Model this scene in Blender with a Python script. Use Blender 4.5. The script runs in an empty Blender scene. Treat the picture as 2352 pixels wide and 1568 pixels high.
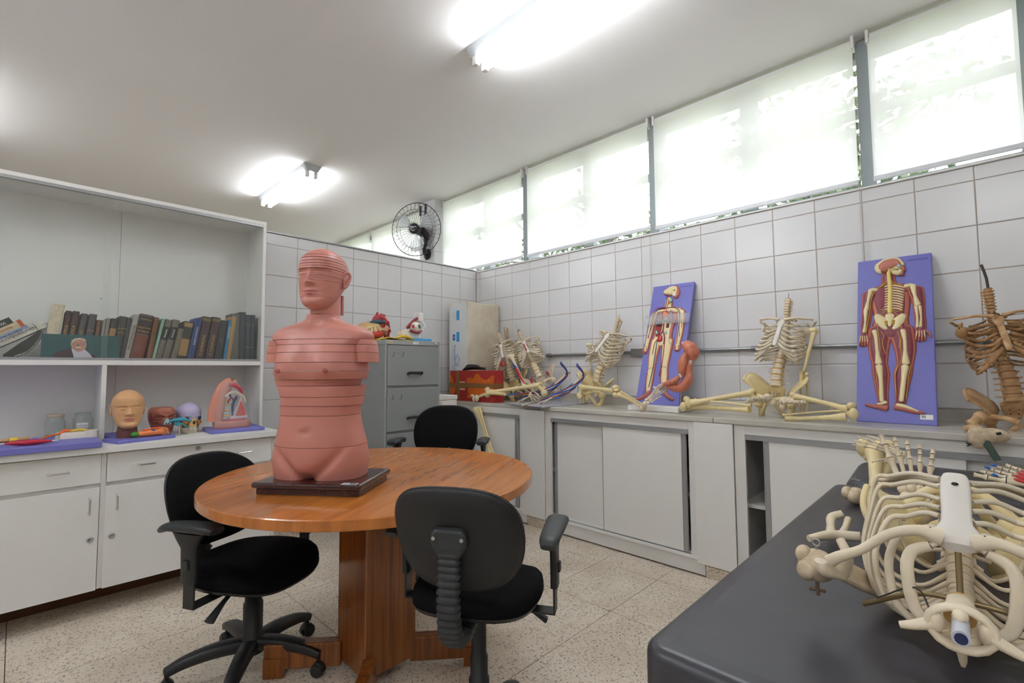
import bpy, bmesh, math, random
from mathutils import Vector, Matrix, Euler, noise
rnd = random.Random(11)
PI = math.pi
S = bpy.context.scene
COL = S.collection
V = Vector

# ---------------------------------------------------------------- camera, world, exposure
FPX = 1101.5126
CAM = V((0, 0, 1.2))
CR = (V((0.6960558, -0.7179610, -0.0061832)), V((-0.0371598, -0.0446236, 0.9983125)), V((0.7170254, 0.6946515, 0.0577398)))
cam = bpy.data.cameras.new('camera'); cam_o = bpy.data.objects.new('camera', cam); COL.objects.link(cam_o)
cam.sensor_fit = 'HORIZONTAL'; cam.sensor_width = 36; cam.lens = FPX / 2352 * 36; cam.clip_start = .02; cam.clip_end = 200
m3 = Matrix((CR[0], CR[1], -CR[2])).transposed()
cam_o.matrix_world = Matrix.Translation(CAM) @ m3.to_4x4()
S.camera = cam_o
S.view_settings.view_transform = 'Standard'; S.view_settings.look = 'None'
S.view_settings.exposure = 1.02; S.view_settings.gamma = 1.0; S.view_settings.use_curve_mapping = False
wd = bpy.data.worlds.new('sky'); S.world = wd; wd.use_nodes = True
bg = wd.node_tree.nodes['Background']; bg.inputs[0].default_value = (.93, .97, 1, 1); bg.inputs[1].default_value = 3.7
S.cycles.diffuse_bounces = 6; S.cycles.transparent_max_bounces = 12

def W(px, py, ax, val):
    """where the camera's line of sight through a measured image point meets the plane axis = val"""
    d = CR[0] * ((px - 1176) / FPX) - CR[1] * ((py - 784) / FPX) + CR[2]
    t = (val - CAM[ax]) / d[ax]
    return CAM + d * t

# ---------------------------------------------------------------- materials
def srgb(h):
    h = h.lstrip('#'); c = [int(h[i:i + 2], 16) / 255 for i in (0, 2, 4)]
    return tuple(x / 12.92 if x <= .04045 else ((x + .055) / 1.055) ** 2.4 for x in c)
MATS = {}
def pm(name, col, rough=.5, var=0.0, scale=12, bump=0.0, bscale=60, metal=0, coat=0, col2=None, stretch=None, spec=.5, trans=0, alpha=1, sheen=0):
    if name in MATS: return MATS[name]
    if isinstance(col, str): col = srgb(col)
    if isinstance(col2, str): col2 = srgb(col2)
    m = bpy.data.materials.new(name); m.use_nodes = True; n = m.node_tree.nodes; l = m.node_tree.links
    b = n['Principled BSDF']; b.inputs['Base Color'].default_value = (*col, 1)
    b.inputs['Roughness'].default_value = rough; b.inputs['Metallic'].default_value = metal
    b.inputs['Coat Weight'].default_value = coat; b.inputs['Coat Roughness'].default_value = .12
    b.inputs['Specular IOR Level'].default_value = spec
    if sheen: b.inputs['Sheen Weight'].default_value = sheen
    if trans: b.inputs['Transmission Weight'].default_value = trans
    if alpha < 1: b.inputs['Alpha'].default_value = alpha
    tc = n.new('ShaderNodeTexCoord'); src = tc.outputs['Object']
    if stretch:
        mp = n.new('ShaderNodeMapping'); mp.inputs['Scale'].default_value = stretch; l.new(src, mp.inputs[0]); src = mp.outputs[0]
    if var or col2:
        t = n.new('ShaderNodeTexNoise'); t.inputs['Scale'].default_value = scale; t.inputs['Detail'].default_value = 5
        l.new(src, t.inputs['Vector'])
        r = n.new('ShaderNodeValToRGB'); r.color_ramp.elements[0].position = .35; r.color_ramp.elements[1].position = .68
        c2 = col2 if col2 else tuple(max(0, c * (1 - var)) for c in col)
        r.color_ramp.elements[0].color = (*c2, 1); r.color_ramp.elements[1].color = (*col, 1)
        l.new(t.outputs['Fac'], r.inputs[0]); l.new(r.outputs[0], b.inputs['Base Color'])
    if bump:
        t2 = n.new('ShaderNodeTexNoise'); t2.inputs['Scale'].default_value = bscale; t2.inputs['Detail'].default_value = 4
        l.new(src, t2.inputs['Vector'])
        bp = n.new('ShaderNodeBump'); bp.inputs['Strength'].default_value = bump; bp.inputs['Distance'].default_value = .004
        l.new(t2.outputs['Fac'], bp.inputs['Height']); l.new(bp.outputs[0], b.inputs['Normal'])
    MATS[name] = m
    return m
def emit(name, col, s):
    m = bpy.data.materials.new(name); m.use_nodes = True; b = m.node_tree.nodes['Principled BSDF']
    b.inputs['Emission Color'].default_value = (*col, 1); b.inputs['Emission Strength'].default_value = s
    MATS[name] = m; return m
def glassy(name, col, tr=.9, rough=.05, spec_ior=1.45, tint=(1, 1, 1)):
    """thin sheet: mostly see-through, with fresnel gloss"""
    m = bpy.data.materials.new(name); m.use_nodes = True; n = m.node_tree.nodes; l = m.node_tree.links
    n.remove(n['Principled BSDF']); out = n['Material Output']
    t = n.new('ShaderNodeBsdfTransparent'); t.inputs[0].default_value = (*tint, 1)
    d = n.new('ShaderNodeBsdfDiffuse'); d.inputs[0].default_value = (*col, 1)
    g = n.new('ShaderNodeBsdfGlossy'); g.inputs['Roughness'].default_value = rough
    lw = n.new('ShaderNodeLayerWeight'); pw = n.new('ShaderNodeMath'); pw.operation = 'POWER'; pw.inputs[1].default_value = 4; l.new(lw.outputs['Facing'], pw.inputs[0])
    fr = n.new('ShaderNodeMath'); fr.operation = 'MULTIPLY_ADD'; fr.inputs[1].default_value = .75; fr.inputs[2].default_value = ((spec_ior - 1) / (spec_ior + 1)) ** 2; l.new(pw.outputs[0], fr.inputs[0])
    m1 = n.new('ShaderNodeMixShader'); m1.inputs[0].default_value = tr; l.new(d.outputs[0], m1.inputs[1]); l.new(t.outputs[0], m1.inputs[2])
    m2 = n.new('ShaderNodeMixShader'); l.new(fr.outputs[0], m2.inputs[0]); l.new(m1.outputs[0], m2.inputs[1]); l.new(g.outputs[0], m2.inputs[2])
    l.new(m2.outputs[0], out.inputs[0]); MATS[name] = m; return m
def wood(name, c1, c2, rough, scale, stretch, coat=.3, angle=0):
    m = bpy.data.materials.new(name); m.use_nodes = True; n = m.node_tree.nodes; l = m.node_tree.links; b = n['Principled BSDF']
    b.inputs['Roughness'].default_value = rough; b.inputs['Coat Weight'].default_value = coat; b.inputs['Coat Roughness'].default_value = .1
    tc = n.new('ShaderNodeTexCoord'); rt = n.new('ShaderNodeMapping'); rt.inputs['Rotation'].default_value = (0, 0, angle); l.new(tc.outputs['Object'], rt.inputs[0])
    mp = n.new('ShaderNodeMapping'); mp.inputs['Scale'].default_value = stretch; l.new(rt.outputs[0], mp.inputs[0])
    t = n.new('ShaderNodeTexNoise'); t.inputs['Scale'].default_value = scale; t.inputs['Detail'].default_value = 6; t.inputs['Distortion'].default_value = .6
    l.new(mp.outputs[0], t.inputs['Vector'])
    r = n.new('ShaderNodeValToRGB'); e = r.color_ramp.elements
    e[0].position = .3; e[0].color = (*srgb(c2), 1); e[1].position = .62; e[1].color = (*srgb(c1), 1)
    l.new(t.outputs['Fac'], r.inputs[0])
    t2 = n.new('ShaderNodeTexNoise'); t2.inputs['Scale'].default_value = scale * 7; l.new(mp.outputs[0], t2.inputs['Vector'])
    mx = n.new('ShaderNodeMixRGB'); mx.blend_type = 'MULTIPLY'; mx.inputs[0].default_value = .12
    l.new(r.outputs[0], mx.inputs[1]); l.new(t2.outputs['Fac'], mx.inputs[2]); l.new(mx.outputs[0], b.inputs['Base Color'])
    MATS[name] = m; return m
def terrazzo():
    m = bpy.data.materials.new('terrazzo'); m.use_nodes = True; n = m.node_tree.nodes; l = m.node_tree.links; b = n['Principled BSDF']
    b.inputs['Roughness'].default_value = .42; b.inputs['Specular IOR Level'].default_value = .35
    tc = n.new('ShaderNodeTexCoord')
    base = n.new('ShaderNodeTexNoise'); base.inputs['Scale'].default_value = 3; base.inputs['Detail'].default_value = 6; l.new(tc.outputs['Object'], base.inputs['Vector'])
    r0 = n.new('ShaderNodeValToRGB'); r0.color_ramp.elements[0].color = (*srgb('#d3c5b3'), 1); r0.color_ramp.elements[1].color = (*srgb('#e6dbcb'), 1)
    r0.color_ramp.elements[0].position = .35; r0.color_ramp.elements[1].position = .65
    l.new(base.outputs['Fac'], r0.inputs[0]); cur = r0.outputs[0]
    for sc, th, stops in ((75, .36, ('#7a5240', '#a89a86', '#585860', '#c9b496')), (130, .36, ('#6b564a', '#9a7f66', '#4c4a4a', '#efe6d6'))):
        v = n.new('ShaderNodeTexVoronoi'); v.inputs['Scale'].default_value = sc; v.inputs['Randomness'].default_value = 1; l.new(tc.outputs['Object'], v.inputs['Vector'])
        lt = n.new('ShaderNodeMath'); lt.operation = 'LESS_THAN'; lt.inputs[1].default_value = th; l.new(v.outputs['Distance'], lt.inputs[0])
        sx = n.new('ShaderNodeSeparateXYZ'); l.new(v.outputs['Color'], sx.inputs[0])
        rr = n.new('ShaderNodeValToRGB'); rr.color_ramp.interpolation = 'CONSTANT'
        for i, c in enumerate(stops):
            e = rr.color_ramp.elements[i] if i < 2 else rr.color_ramp.elements.new(.25 * i)
            e.position = .25 * i; e.color = (*srgb(c), 1)
        l.new(sx.outputs[0], rr.inputs[0])
        gt = n.new('ShaderNodeMath'); gt.operation = 'GREATER_THAN'; gt.inputs[1].default_value = .42; l.new(sx.outputs[1], gt.inputs[0])
        mu = n.new('ShaderNodeMath'); mu.operation = 'MULTIPLY'; l.new(lt.outputs[0], mu.inputs[0]); l.new(gt.outputs[0], mu.inputs[1])
        m2 = n.new('ShaderNodeMath'); m2.operation = 'MULTIPLY'; m2.inputs[1].default_value = .62; l.new(mu.outputs[0], m2.inputs[0])
        mx = n.new('ShaderNodeMixRGB'); l.new(m2.outputs[0], mx.inputs[0]); l.new(cur, mx.inputs[1]); l.new(rr.outputs[0], mx.inputs[2]); cur = mx.outputs[0]
    l.new(cur, b.inputs['Base Color']); MATS['terrazzo'] = m; return m
def blind_fabric(name, tr_op):
    m = bpy.data.materials.new(name); m.use_nodes = True; n = m.node_tree.nodes; l = m.node_tree.links
    n.remove(n['Principled BSDF']); out = n['Material Output']
    d = n.new('ShaderNodeBsdfDiffuse'); d.inputs[0].default_value = (.86, .86, .84, 1)
    t = n.new('ShaderNodeBsdfTranslucent'); t.inputs[0].default_value = (.9, .9, .885, 1)
    a = n.new('ShaderNodeMixShader'); a.inputs[0].default_value = .5; l.new(d.outputs[0], a.inputs[1]); l.new(t.outputs[0], a.inputs[2])
    tp = n.new('ShaderNodeBsdfTransparent'); b = n.new('ShaderNodeMixShader'); b.inputs[0].default_value = tr_op
    l.new(a.outputs[0], b.inputs[1]); l.new(tp.outputs[0], b.inputs[2]); l.new(b.outputs[0], out.inputs[0]); MATS[name] = m; return m

paint = pm('white_paint', '#dedddb', .9, bump=.02, bscale=300)
ceil_m = pm('ceiling_paint', '#eae9e8', .95)
tile_m = pm('glazed_tile', '#dedee0', .22, var=.02, scale=2)
grout_m = pm('grout', '#b3a59a', .95)
lam = pm('white_laminate', '#e4e3e1', .38)
lam2 = pm('offwhite_laminate', '#dddbd8', .42)
marble = pm('grey_marble', '#d6d2ca', .25, col2='#b3afa6', scale=6, stretch=(1, .35, 1))
alu = pm('aluminium', '#a9abae', .38, metal=.55)
steel = pm('steel', '#b8b8b8', .28, metal=.9)
chrome = pm('chrome', '#d8d8d8', .15, metal=1)
dark = pm('dark_void', '#2a2522', .9)
fabric = pm('black_fabric', '#121214', .95, bump=.25, bscale=900, spec=.15, var=.25, scale=30)
plast = pm('black_plastic', '#1d1e20', .42)
plast2 = pm('grey_plastic', '#2d2f33', .45)
vinyl = pm('black_vinyl', '#3d3c43', .34, var=.12, scale=6, bump=.12, bscale=22, spec=.5)
skin = pm('pink_plastic', '#c98478', .42, var=.06, scale=5)
skin2 = pm('tan_plastic', '#d9a878', .5, var=.06, scale=5)
blueb = pm('blue_board', '#7474c0', .45, bump=.03, bscale=400)
bone = pm('bone_white', '#e6d7bd', .45, var=.14, scale=25, bump=.08, bscale=80)
bone_y = pm('bone_cream', '#ead7a4', .4, var=.12, scale=16)
bone_b = pm('bone_brown', '#b48a5c', .6, col2='#7d5733', scale=22, bump=.35, bscale=90)
bone_b2 = pm('bone_brown_pale', '#cfae84', .55, col2='#a57b50', scale=20, bump=.3, bscale=90)
bone_g = pm('bone_greyed', '#d9c8ac', .55, col2='#b39d80', scale=40, bump=.3, bscale=90)
sternum_m = pm('sternum_white', '#dcd6ce', .35)
cart = pm('cartilage', '#d8cdb6', .35, alpha=.86)
disc_m = pm('disc_ochre', '#c29a56', .5)
red = pm('red_paint', '#c02630', .4)
redd = pm('dark_red', '#8f2a2c', .45)
blue = pm('blue_paint', '#1f5cae', .4)
green = pm('green_paint', '#3a8f2c', .5)
yel = pm('yellow_paint', '#e6c63c', .45)
orange = pm('orange_plastic', '#ee8b50', .45)
muscle = pm('muscle_red', '#b0564a', .45, col2='#8f3c36', scale=14, stretch=(6, 6, .8))
muscle2 = pm('muscle_mauve', '#a3565c', .5, col2='#8f464e', scale=18, stretch=(5, 5, 1))
tendon = pm('tendon_white', '#d9d6d2', .4)
white_p = pm('white_plastic', '#e9e7e4', .35)
foam = pm('polystyrene', '#eae8e4', .9, bump=.3, bscale=120)
foam_old = pm('polystyrene_yellowed', '#e2d9c8', .9, col2='#cfc2ab', scale=5, bump=.2, bscale=120)
cab_grey = pm('grey_enamel', '#8d9191', .42, bump=.03, bscale=300)
cab_grey2 = pm('grey_enamel_frame', '#9ba09f', .42)
wood_t = wood('table_wood', '#c8782e', '#ab6424', .26, 3.0, (.9, 9, .9), .4, -.49)
wood_p = wood('pedestal_wood', '#96561f', '#643110', .3, 3.0, (16, 16, .6), .35)
mahog = wood('mahogany', '#45191a', '#2a0c0e', .25, 4, (1, 9, 9), .5, -.9)
paper = pm('paper_pages', '#d9cdb4', .9, var=.15, scale=30, stretch=(40, 1, 1))
glass_m = glassy('clear_glass', (.8, .85, .84), .975, .02, 1.4, (.985, .995, .99))
jar_m = glassy('jar_glass', (.75, .8, .78), .95, .03, 1.5, (.97, .99, .98))
film_m = glassy('plastic_film', (.85, .84, .86), .8, .12, 1.5)
win_glass = glassy('window_glass', (.8, .9, .9), .98, .01, 1.35)
terr = terrazzo()
blind_m = blind_fabric('blind_fabric', .065)
lamp_em = emit('lamp_tube', (.94, .97, 1), 27)

# ---------------------------------------------------------------- mesh helpers
def crom(p, k):
    p = [V(q) for q in p]
    if k <= 1 or len(p) < 3: return p
    q = [2 * p[0] - p[1]] + p + [2 * p[-1] - p[-2]]; o = []
    for i in range(1, len(q) - 2):
        a, b, c, d = q[i - 1:i + 3]
        for j in range(k):
            t = j / k
            o.append(.5 * ((2 * b) + (c - a) * t + (2 * a - 5 * b + 4 * c - d) * t * t + (-a + 3 * b - 3 * c + d) * t ** 3))
    o.append(p[-1]); return o
def lerp_list(r, n):
    if not isinstance(r, list): return [r] * n
    if any(isinstance(q, tuple) for q in r): r = [q if isinstance(q, tuple) else (q, q) for q in r]
    if len(r) == 1: return r * n
    o = []
    for i in range(n):
        t = i / (n - 1) * (len(r) - 1); j = min(int(t), len(r) - 2); u = t - j; a, b = r[j], r[j + 1]
        o.append(tuple(x + (y - x) * u for x, y in zip(a, b)) if isinstance(a, tuple) else a + (b - a) * u)
    return o
def interp(x, xs, ys):
    if x <= xs[0]: return ys[0]
    for i in range(len(xs) - 1):
        if x <= xs[i + 1]:
            t = (x - xs[i]) / (xs[i + 1] - xs[i]); return ys[i] + (ys[i + 1] - ys[i]) * t
    return ys[-1]
def sinterp(x, xs, ys):
    if x <= xs[0]: return ys[0]
    if x >= xs[-1]: return ys[-1]
    n = len(xs)
    for i in range(n - 1):
        if x <= xs[i + 1]:
            h = xs[i + 1] - xs[i]; t = (x - xs[i]) / h
            def sl(k):
                if k == 0: return (ys[1] - ys[0]) / (xs[1] - xs[0])
                if k == n - 1: return (ys[-1] - ys[-2]) / (xs[-1] - xs[-2])
                return (ys[k + 1] - ys[k - 1]) / (xs[k + 1] - xs[k - 1])
            m0, m1 = sl(i) * h, sl(i + 1) * h
            return (2 * t ** 3 - 3 * t * t + 1) * ys[i] + (t ** 3 - 2 * t * t + t) * m0 + (-2 * t ** 3 + 3 * t * t) * ys[i + 1] + (t ** 3 - t * t) * m1
def frame(z, up=None):
    """rotation whose Z axis is z and whose Y axis is near up"""
    z = V(z).normalized(); u = V(up) if up is not None else V((0, 0, 1))
    x = u.cross(z)
    if x.length < 1e-5: x = V((1, 0, 0)).cross(z)
    if x.length < 1e-5: x = V((0, 1, 0)).cross(z)
    x.normalize(); y = z.cross(x)
    return Matrix((x, y, z)).transposed().to_4x4()
def T(p): return Matrix.Translation(V(p))
def RZ(a): return Matrix.Rotation(a, 4, 'Z')
def RX(a): return Matrix.Rotation(a, 4, 'X')
def RY(a): return Matrix.Rotation(a, 4, 'Y')
def gs(x, c, s): return math.exp(-((x - c) / s) ** 2)

class MB:
    def __init__(s): s.v = []; s.f = []; s.mi = []; s.sm = []
    def add(s, vs, fs, m=0, sm=False, X=None):
        o = len(s.v)
        s.v += [(X @ V(q)) if X is not None else V(q) for q in vs]
        for f in fs: s.f.append([i + o for i in f]); s.mi.append(m); s.sm.append(sm)
        return s
    def span(s, x0, x1, y0, y1, z0, z1, m=0, X=None):
        return s.add([(x, y, z) for z in (z0, z1) for y in (y0, y1) for x in (x0, x1)],
                     [(0, 2, 3, 1), (4, 5, 7, 6), (0, 1, 5, 4), (1, 3, 7, 5), (3, 2, 6, 7), (2, 0, 4, 6)], m, False, X)
    def box(s, c, d, m=0, X=None):
        return s.span(c[0] - d[0] / 2, c[0] + d[0] / 2, c[1] - d[1] / 2, c[1] + d[1] / 2, c[2] - d[2] / 2, c[2] + d[2] / 2, m, X)
    def loft(s, rings, m=0, sm=True, c0=True, c1=True, X=None):
        n = len(rings[0]); vs = [q for r in rings for q in r]; fs = []
        for i in range(len(rings) - 1):
            for j in range(n):
                a = i * n + j; b = i * n + (j + 1) % n; fs.append((a, b, b + n, a + n))
        s.add(vs, fs, m, sm, X); o = len(s.v) - len(vs)
        for on, k0, rev in ((c0, 0, True), (c1, len(rings) - 1, False)):
            if not on: continue
            if sm: e = len(s.v); s.v += s.v[o + k0 * n:o + k0 * n + n]
            else: e = o + k0 * n
            ids = list(range(e, e + n)); s.f.append(ids[::-1] if rev else ids); s.mi.append(m); s.sm.append(False)
        return s
    def tube(s, pts, rad, n=8, m=0, up=None, sub=0, caps=True, X=None, sm=True, closed=False, sq=1.0):
        if closed:
            pts = [V(q) for q in pts]; k = max(sub, 1); q = [pts[-1]] + pts + pts[:2]; d = crom(q, k); P = d[k:-(k)][:len(pts) * k]; 
        else: P = crom(pts, sub)
        N = len(P); Rr = lerp_list(rad, N); rings = []; prev = None
        for i in range(N):
            if closed: t = P[(i + 1) % N] - P[i - 1]
            else: t = P[min(i + 1, N - 1)] - P[max(i - 1, 0)]
            if t.length < 1e-9: t = V((0, 0, 1))
            t.normalize()
            u = V(up) if up is not None else (prev if prev is not None else (V((0, 0, 1)) if abs(t.z) < .9 else V((1, 0, 0))))
            x = u.cross(t)
            if x.length < 1e-6: x = V((1, .1, 0)).cross(t)
            x.normalize(); y = t.cross(x); prev = y
            r = Rr[i]; a, b = r if isinstance(r, tuple) else (r, r)
            ring = []
            for j in range(n):
                w = 2 * PI * j / n; cx, cy = math.cos(w), math.sin(w)
                if sq != 1.0: cx = math.copysign(abs(cx) ** sq, cx); cy = math.copysign(abs(cy) ** sq, cy)
                ring.append(P[i] + x * (a * cx) + y * (b * cy))
            rings.append(ring)
        if closed:
            rings.append(rings[0]); return s.loft(rings, m, sm, False, False, X)
        return s.loft(rings, m, sm, caps, caps, X)
    def lathe(s, prof, n=24, m=0, X=None, sm=True, caps=True):
        return s.loft([[(r * math.cos(2 * PI * j / n), r * math.sin(2 * PI * j / n), z) for j in range(n)] for r, z in prof], m, sm, caps, caps, X)
    def cyl(s, p0, p1, r, n=16, m=0, X=None): return s.tube([p0, p1], r, n, m, X=X)
    def ell(s, c, r, nu=12, nv=8, m=0, X=None, R=None):
        if not isinstance(r, tuple): r = (r, r, r)
        rings = []
        for i in range(nv + 1):
            a = -PI / 2 + PI * i / nv; k = max(math.cos(a), .02)
            ring = [V((r[0] * k * math.cos(2 * PI * j / nu), r[1] * k * math.sin(2 * PI * j / nu), r[2] * math.sin(a))) for j in range(nu)]
            if R is not None: ring = [R @ q for q in ring]
            rings.append([q + V(c) for q in ring])
        return s.loft(rings, m, True, True, True, X)
    def prism(s, poly, z0, z1, m=0, X=None, sm=False):
        n = len(poly); vs = [(x, y, z0) for x, y in poly] + [(x, y, z1) for x, y in poly]
        fs = [tuple(range(n))[::-1], tuple(range(n, 2 * n))] + [(j, (j + 1) % n, n + (j + 1) % n, n + j) for j in range(n)]
        return s.add(vs, fs, m, sm, X)
    def sheet(s, grid, th, m=0, X=None, sm=True):
        """grid of points thickened along its own normals"""
        nr, nc = len(grid), len(grid[0]); g = [[V(q) for q in r] for r in grid]; top = []; bot = []
        for i in range(nr):
            for j in range(nc):
                du = g[i][min(j + 1, nc - 1)] - g[i][max(j - 1, 0)]; dv = g[min(i + 1, nr - 1)][j] - g[max(i - 1, 0)][j]
                nn = du.cross(dv); nn = nn.normalized() if nn.length > 1e-12 else V((0, 0, 1))
                t = th[i] if isinstance(th, (list, tuple)) else th
                top.append(g[i][j] + nn * t / 2); bot.append(g[i][j] - nn * t / 2)
        N = nr * nc; fs = []
        for i in range(nr - 1):
            for j in range(nc - 1):
                a = i * nc + j; fs.append((a, a + 1, a + nc + 1, a + nc)); fs.append((N + a, N + a + nc, N + a + nc + 1, N + a + 1))
        rim = [j for j in range(nc)] + [i * nc + nc - 1 for i in range(1, nr)] + [(nr - 1) * nc + j for j in range(nc - 2, -1, -1)] + [i * nc for i in range(nr - 2, 0, -1)]
        for k in range(len(rim)):
            a, b = rim[k], rim[(k + 1) % len(rim)]; fs.append((b, a, N + a, N + b))
        return s.add(top + bot, fs, m, sm, X)
    def join(s, o, X=None):
        k = len(s.v); s.v += [(X @ q) if X is not None else q for q in o.v]; s.f += [[i + k for i in f] for f in o.f]; s.mi += o.mi; s.sm += o.sm; return s
    def mesh(s, name, mats, X=None):
        me = bpy.data.meshes.new(name)
        vs = [(X @ q) for q in s.v] if X is not None else s.v
        me.from_pydata([tuple(q) for q in vs], [], s.f)
        me.polygons.foreach_set('material_index', s.mi); me.polygons.foreach_set('use_smooth', s.sm)
        for m in (mats if isinstance(mats, (list, tuple)) else [mats]): me.materials.append(m)
        me.update(); return me
    def build(s, name, mats, parent=None, world=False, bev=0, recenter=True, X=None):
        if parent is not None:
            inv = WORLD[parent.name].inverted() if world else None
            if X is not None: inv = (inv @ X) if inv is not None else X
            o = bpy.data.objects.new(name, s.mesh(name, mats, inv)); COL.objects.link(o); o.parent = parent
            if parent.name in WORLD: WORLD[o.name] = WORLD[parent.name]
        else:
            vs = [(X @ q) if X is not None else q for q in s.v]
            if recenter:
                lo = [min(q[i] for q in vs) for i in range(3)]; hi = [max(q[i] for q in vs) for i in range(3)]
                c = V(((lo[0] + hi[0]) / 2, (lo[1] + hi[1]) / 2, lo[2]))
            else: c = V((0, 0, 0))
            o = bpy.data.objects.new(name, s.mesh(name, mats, T(-c) @ X if X is not None else T(-c))); COL.objects.link(o); o.location = c
            WORLD[o.name] = T(c)
        if bev:
            b = o.modifiers.new('bevel', 'BEVEL'); b.width = bev; b.segments = 2; b.limit_method = 'ANGLE'; b.angle_limit = .6
        return o
WORLD = {}
def tag(o, label, cat, group=None):
    o['label'] = label; o['category'] = cat
    if group: o['group'] = group
    return o
def thing(name, label, cat, loc=(0, 0, 0), rot=None, scale=1, group=None):
    o = bpy.data.objects.new(name, None); COL.objects.link(o); o.empty_display_size = .1
    M = T(loc)
    if rot is not None: M = M @ (rot if isinstance(rot, Matrix) else RZ(rot))
    if scale != 1: M = M @ Matrix.Scale(scale, 4)
    o.matrix_world = M; WORLD[o.name] = M.copy()
    return tag(o, label, cat, group)
def struct(o): o['kind'] = 'structure'; return o
def inst(src, name, parent, X, mats=None):
    """another object sharing src mesh data, placed by local matrix X"""
    o = bpy.data.objects.new(name, src.data if not isinstance(src, bpy.types.Mesh) else src); COL.objects.link(o); o.parent = parent; o.matrix_basis = X
    if mats is not None:
        for i, m in enumerate(mats if isinstance(mats, (list, tuple)) else [mats]):
            o.material_slots[i].link = 'OBJECT'; o.material_slots[i].material = m
    return o
def lettering(body, size, mat, parent, X, name='lettering', ext=.0003, align='CENTER'):
    c = bpy.data.curves.new('txt', 'FONT'); c.body = body; c.size = size; c.extrude = ext; c.align_x = align; c.align_y = 'CENTER'; c.resolution_u = 2
    t = bpy.data.objects.new('txt', c); COL.objects.link(t)
    me = bpy.data.meshes.new_from_object(t.evaluated_get(bpy.context.evaluated_depsgraph_get()))
    bpy.data.objects.remove(t); bpy.data.curves.remove(c)
    me.name = name; me.materials.clear(); me.materials.append(mat)
    o = bpy.data.objects.new(name, me); COL.objects.link(o); o.parent = parent; o.matrix_basis = X
    return o
def superring(a, b, n, e=2.5, z=0.0, cx=0, cy=0):
    r = []
    for j in range(n):
        w = 2 * PI * j / n; c, q = math.cos(w), math.sin(w)
        r.append(V((cx + a * math.copysign(abs(c) ** (2 / e), c), cy + b * math.copysign(abs(q) ** (2 / e), q), z)))
    return r

def scribble(L, h, mat, parent, X, name='handwriting', seed=1, r=.0006):
    """an unreadable line of pen writing, local X along the line, Y up"""
    q = random.Random(seed); P = []; x = 0
    while x < L:
        P.append((x - L / 2, q.uniform(-.5, .5) * h, 0)); x += q.uniform(.25, .6) * h
    return MB().tube(P, r, 4, sub=3).build(name, mat, parent, X=X)
# ================================================================ room shell
XW, YP, ZC = 3.36, 3.777, 3.142            # window wall, tiled partition, ceiling
X0, Y0, Y1 = -1.6, -2.6, 8.8
fl = struct(MB().span(X0, 3.6, Y0, Y1, -.06, -.004).build('floor', pm('floor_joint', '#6d6156', .9), recenter=False))
cols = [X0, -1.04, .012, 1.06, 2.095, 2.575, XW]; rows = [Y0, -1.6, -.55, -.04, .42, .89, 1.36, 1.745, 2.195, 2.69, 3.2, YP]
for i in range(len(cols) - 1):
    for j in range(len(rows) - 1):
        g = .0016
        o = MB().span(cols[i] + g, cols[i + 1] - g, rows[j] + g, rows[j + 1] - g, -.004, 0).build('floor_slab', terr, fl)
MB().span(X0, 3.6, YP, Y1, -.004, 0).build('floor_slab', terr, fl)
ce = struct(MB().span(X0, 3.7, Y0, Y1, ZC, ZC + .08).build('ceiling', ceil_m, recenter=False))
wr = MB().span(XW + .003, 3.6, Y0, Y1, 0, 2.222)
wr.span(3.42, 3.6, Y0, Y1, 3.105, ZC)
wr = struct(wr.build('wall_right', grout_m, recenter=False))
wb = struct(MB().span(X0, XW, YP + .003, YP + .12, 0, 2.236).build('wall_back', grout_m, recenter=False))
struct(MB().span(X0 - .1, X0, Y0, Y1, 0, ZC).build('wall_left', paint, recenter=False))
struct(MB().span(X0, 3.6, Y0 - .1, Y0, 0, ZC).build('wall_front', paint, recenter=False))
struct(MB().span(X0, 3.6, Y1, Y1 + .1, 0, ZC).build('wall_far', paint, recenter=False))
# glazed tiles, each its own piece
def tile_mesh(w, h, axis):
    b = .003; d = .006; m = MB()
    r0 = [(-w / 2, -h / 2), (w / 2, -h / 2), (w / 2, h / 2), (-w / 2, h / 2)]; r1 = [(x - math.copysign(b, x), y - math.copysign(b, y)) for x, y in r0]
    if axis == 'x': f = lambda p, q: V((-q, -p[0], p[1]))
    else: f = lambda p, q: V((p[0], -q, p[1]))
    m.loft([[f(p, 0) for p in r0], [f(p, d - .0015) for p in r0], [f(p, d) for p in r1]], 0, False, False, True)
    return m.mesh('wall_tile', tile_m)
G = .0042
zr = [.984, 1.217, 1.45, 1.6835, 1.914, 2.146, 2.222]
yj = [.438 + .2345 * k for k in range(-13, 15)]; yj = [y for y in yj if y > Y0 + .02 and y < YP - .03]; yj = [Y0] + yj + [YP]
cache = {}
def put_tile(c, w, h, axis, par):
    k = (round(w, 3), round(h, 3), axis)
    if k not in cache: cache[k] = tile_mesh(w, h, axis)
    inst(cache[k], 'wall_tile', par, T(c) @ Matrix.Rotation(rnd.uniform(-.0022, .0022), 4, 'Z'))
for i in range(len(yj) - 1):
    for j in range(len(zr) - 1):
        y0, y1, z0, z1 = yj[i], yj[i + 1], zr[j], zr[j + 1]
        if y1 < -.75: continue
        put_tile((XW + .003 + .003, (y0 + y1) / 2, (z0 + z1) / 2), y1 - y0 - G, z1 - z0 - G, 'x', wr)
xj = [1.965 + .2345 * k for k in range(-7, 6)] + [XW]; zr2 = [.10, .282, .515, .749, .984, 1.217, 1.45, 1.683, 1.917, 2.15, 2.236]
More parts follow.
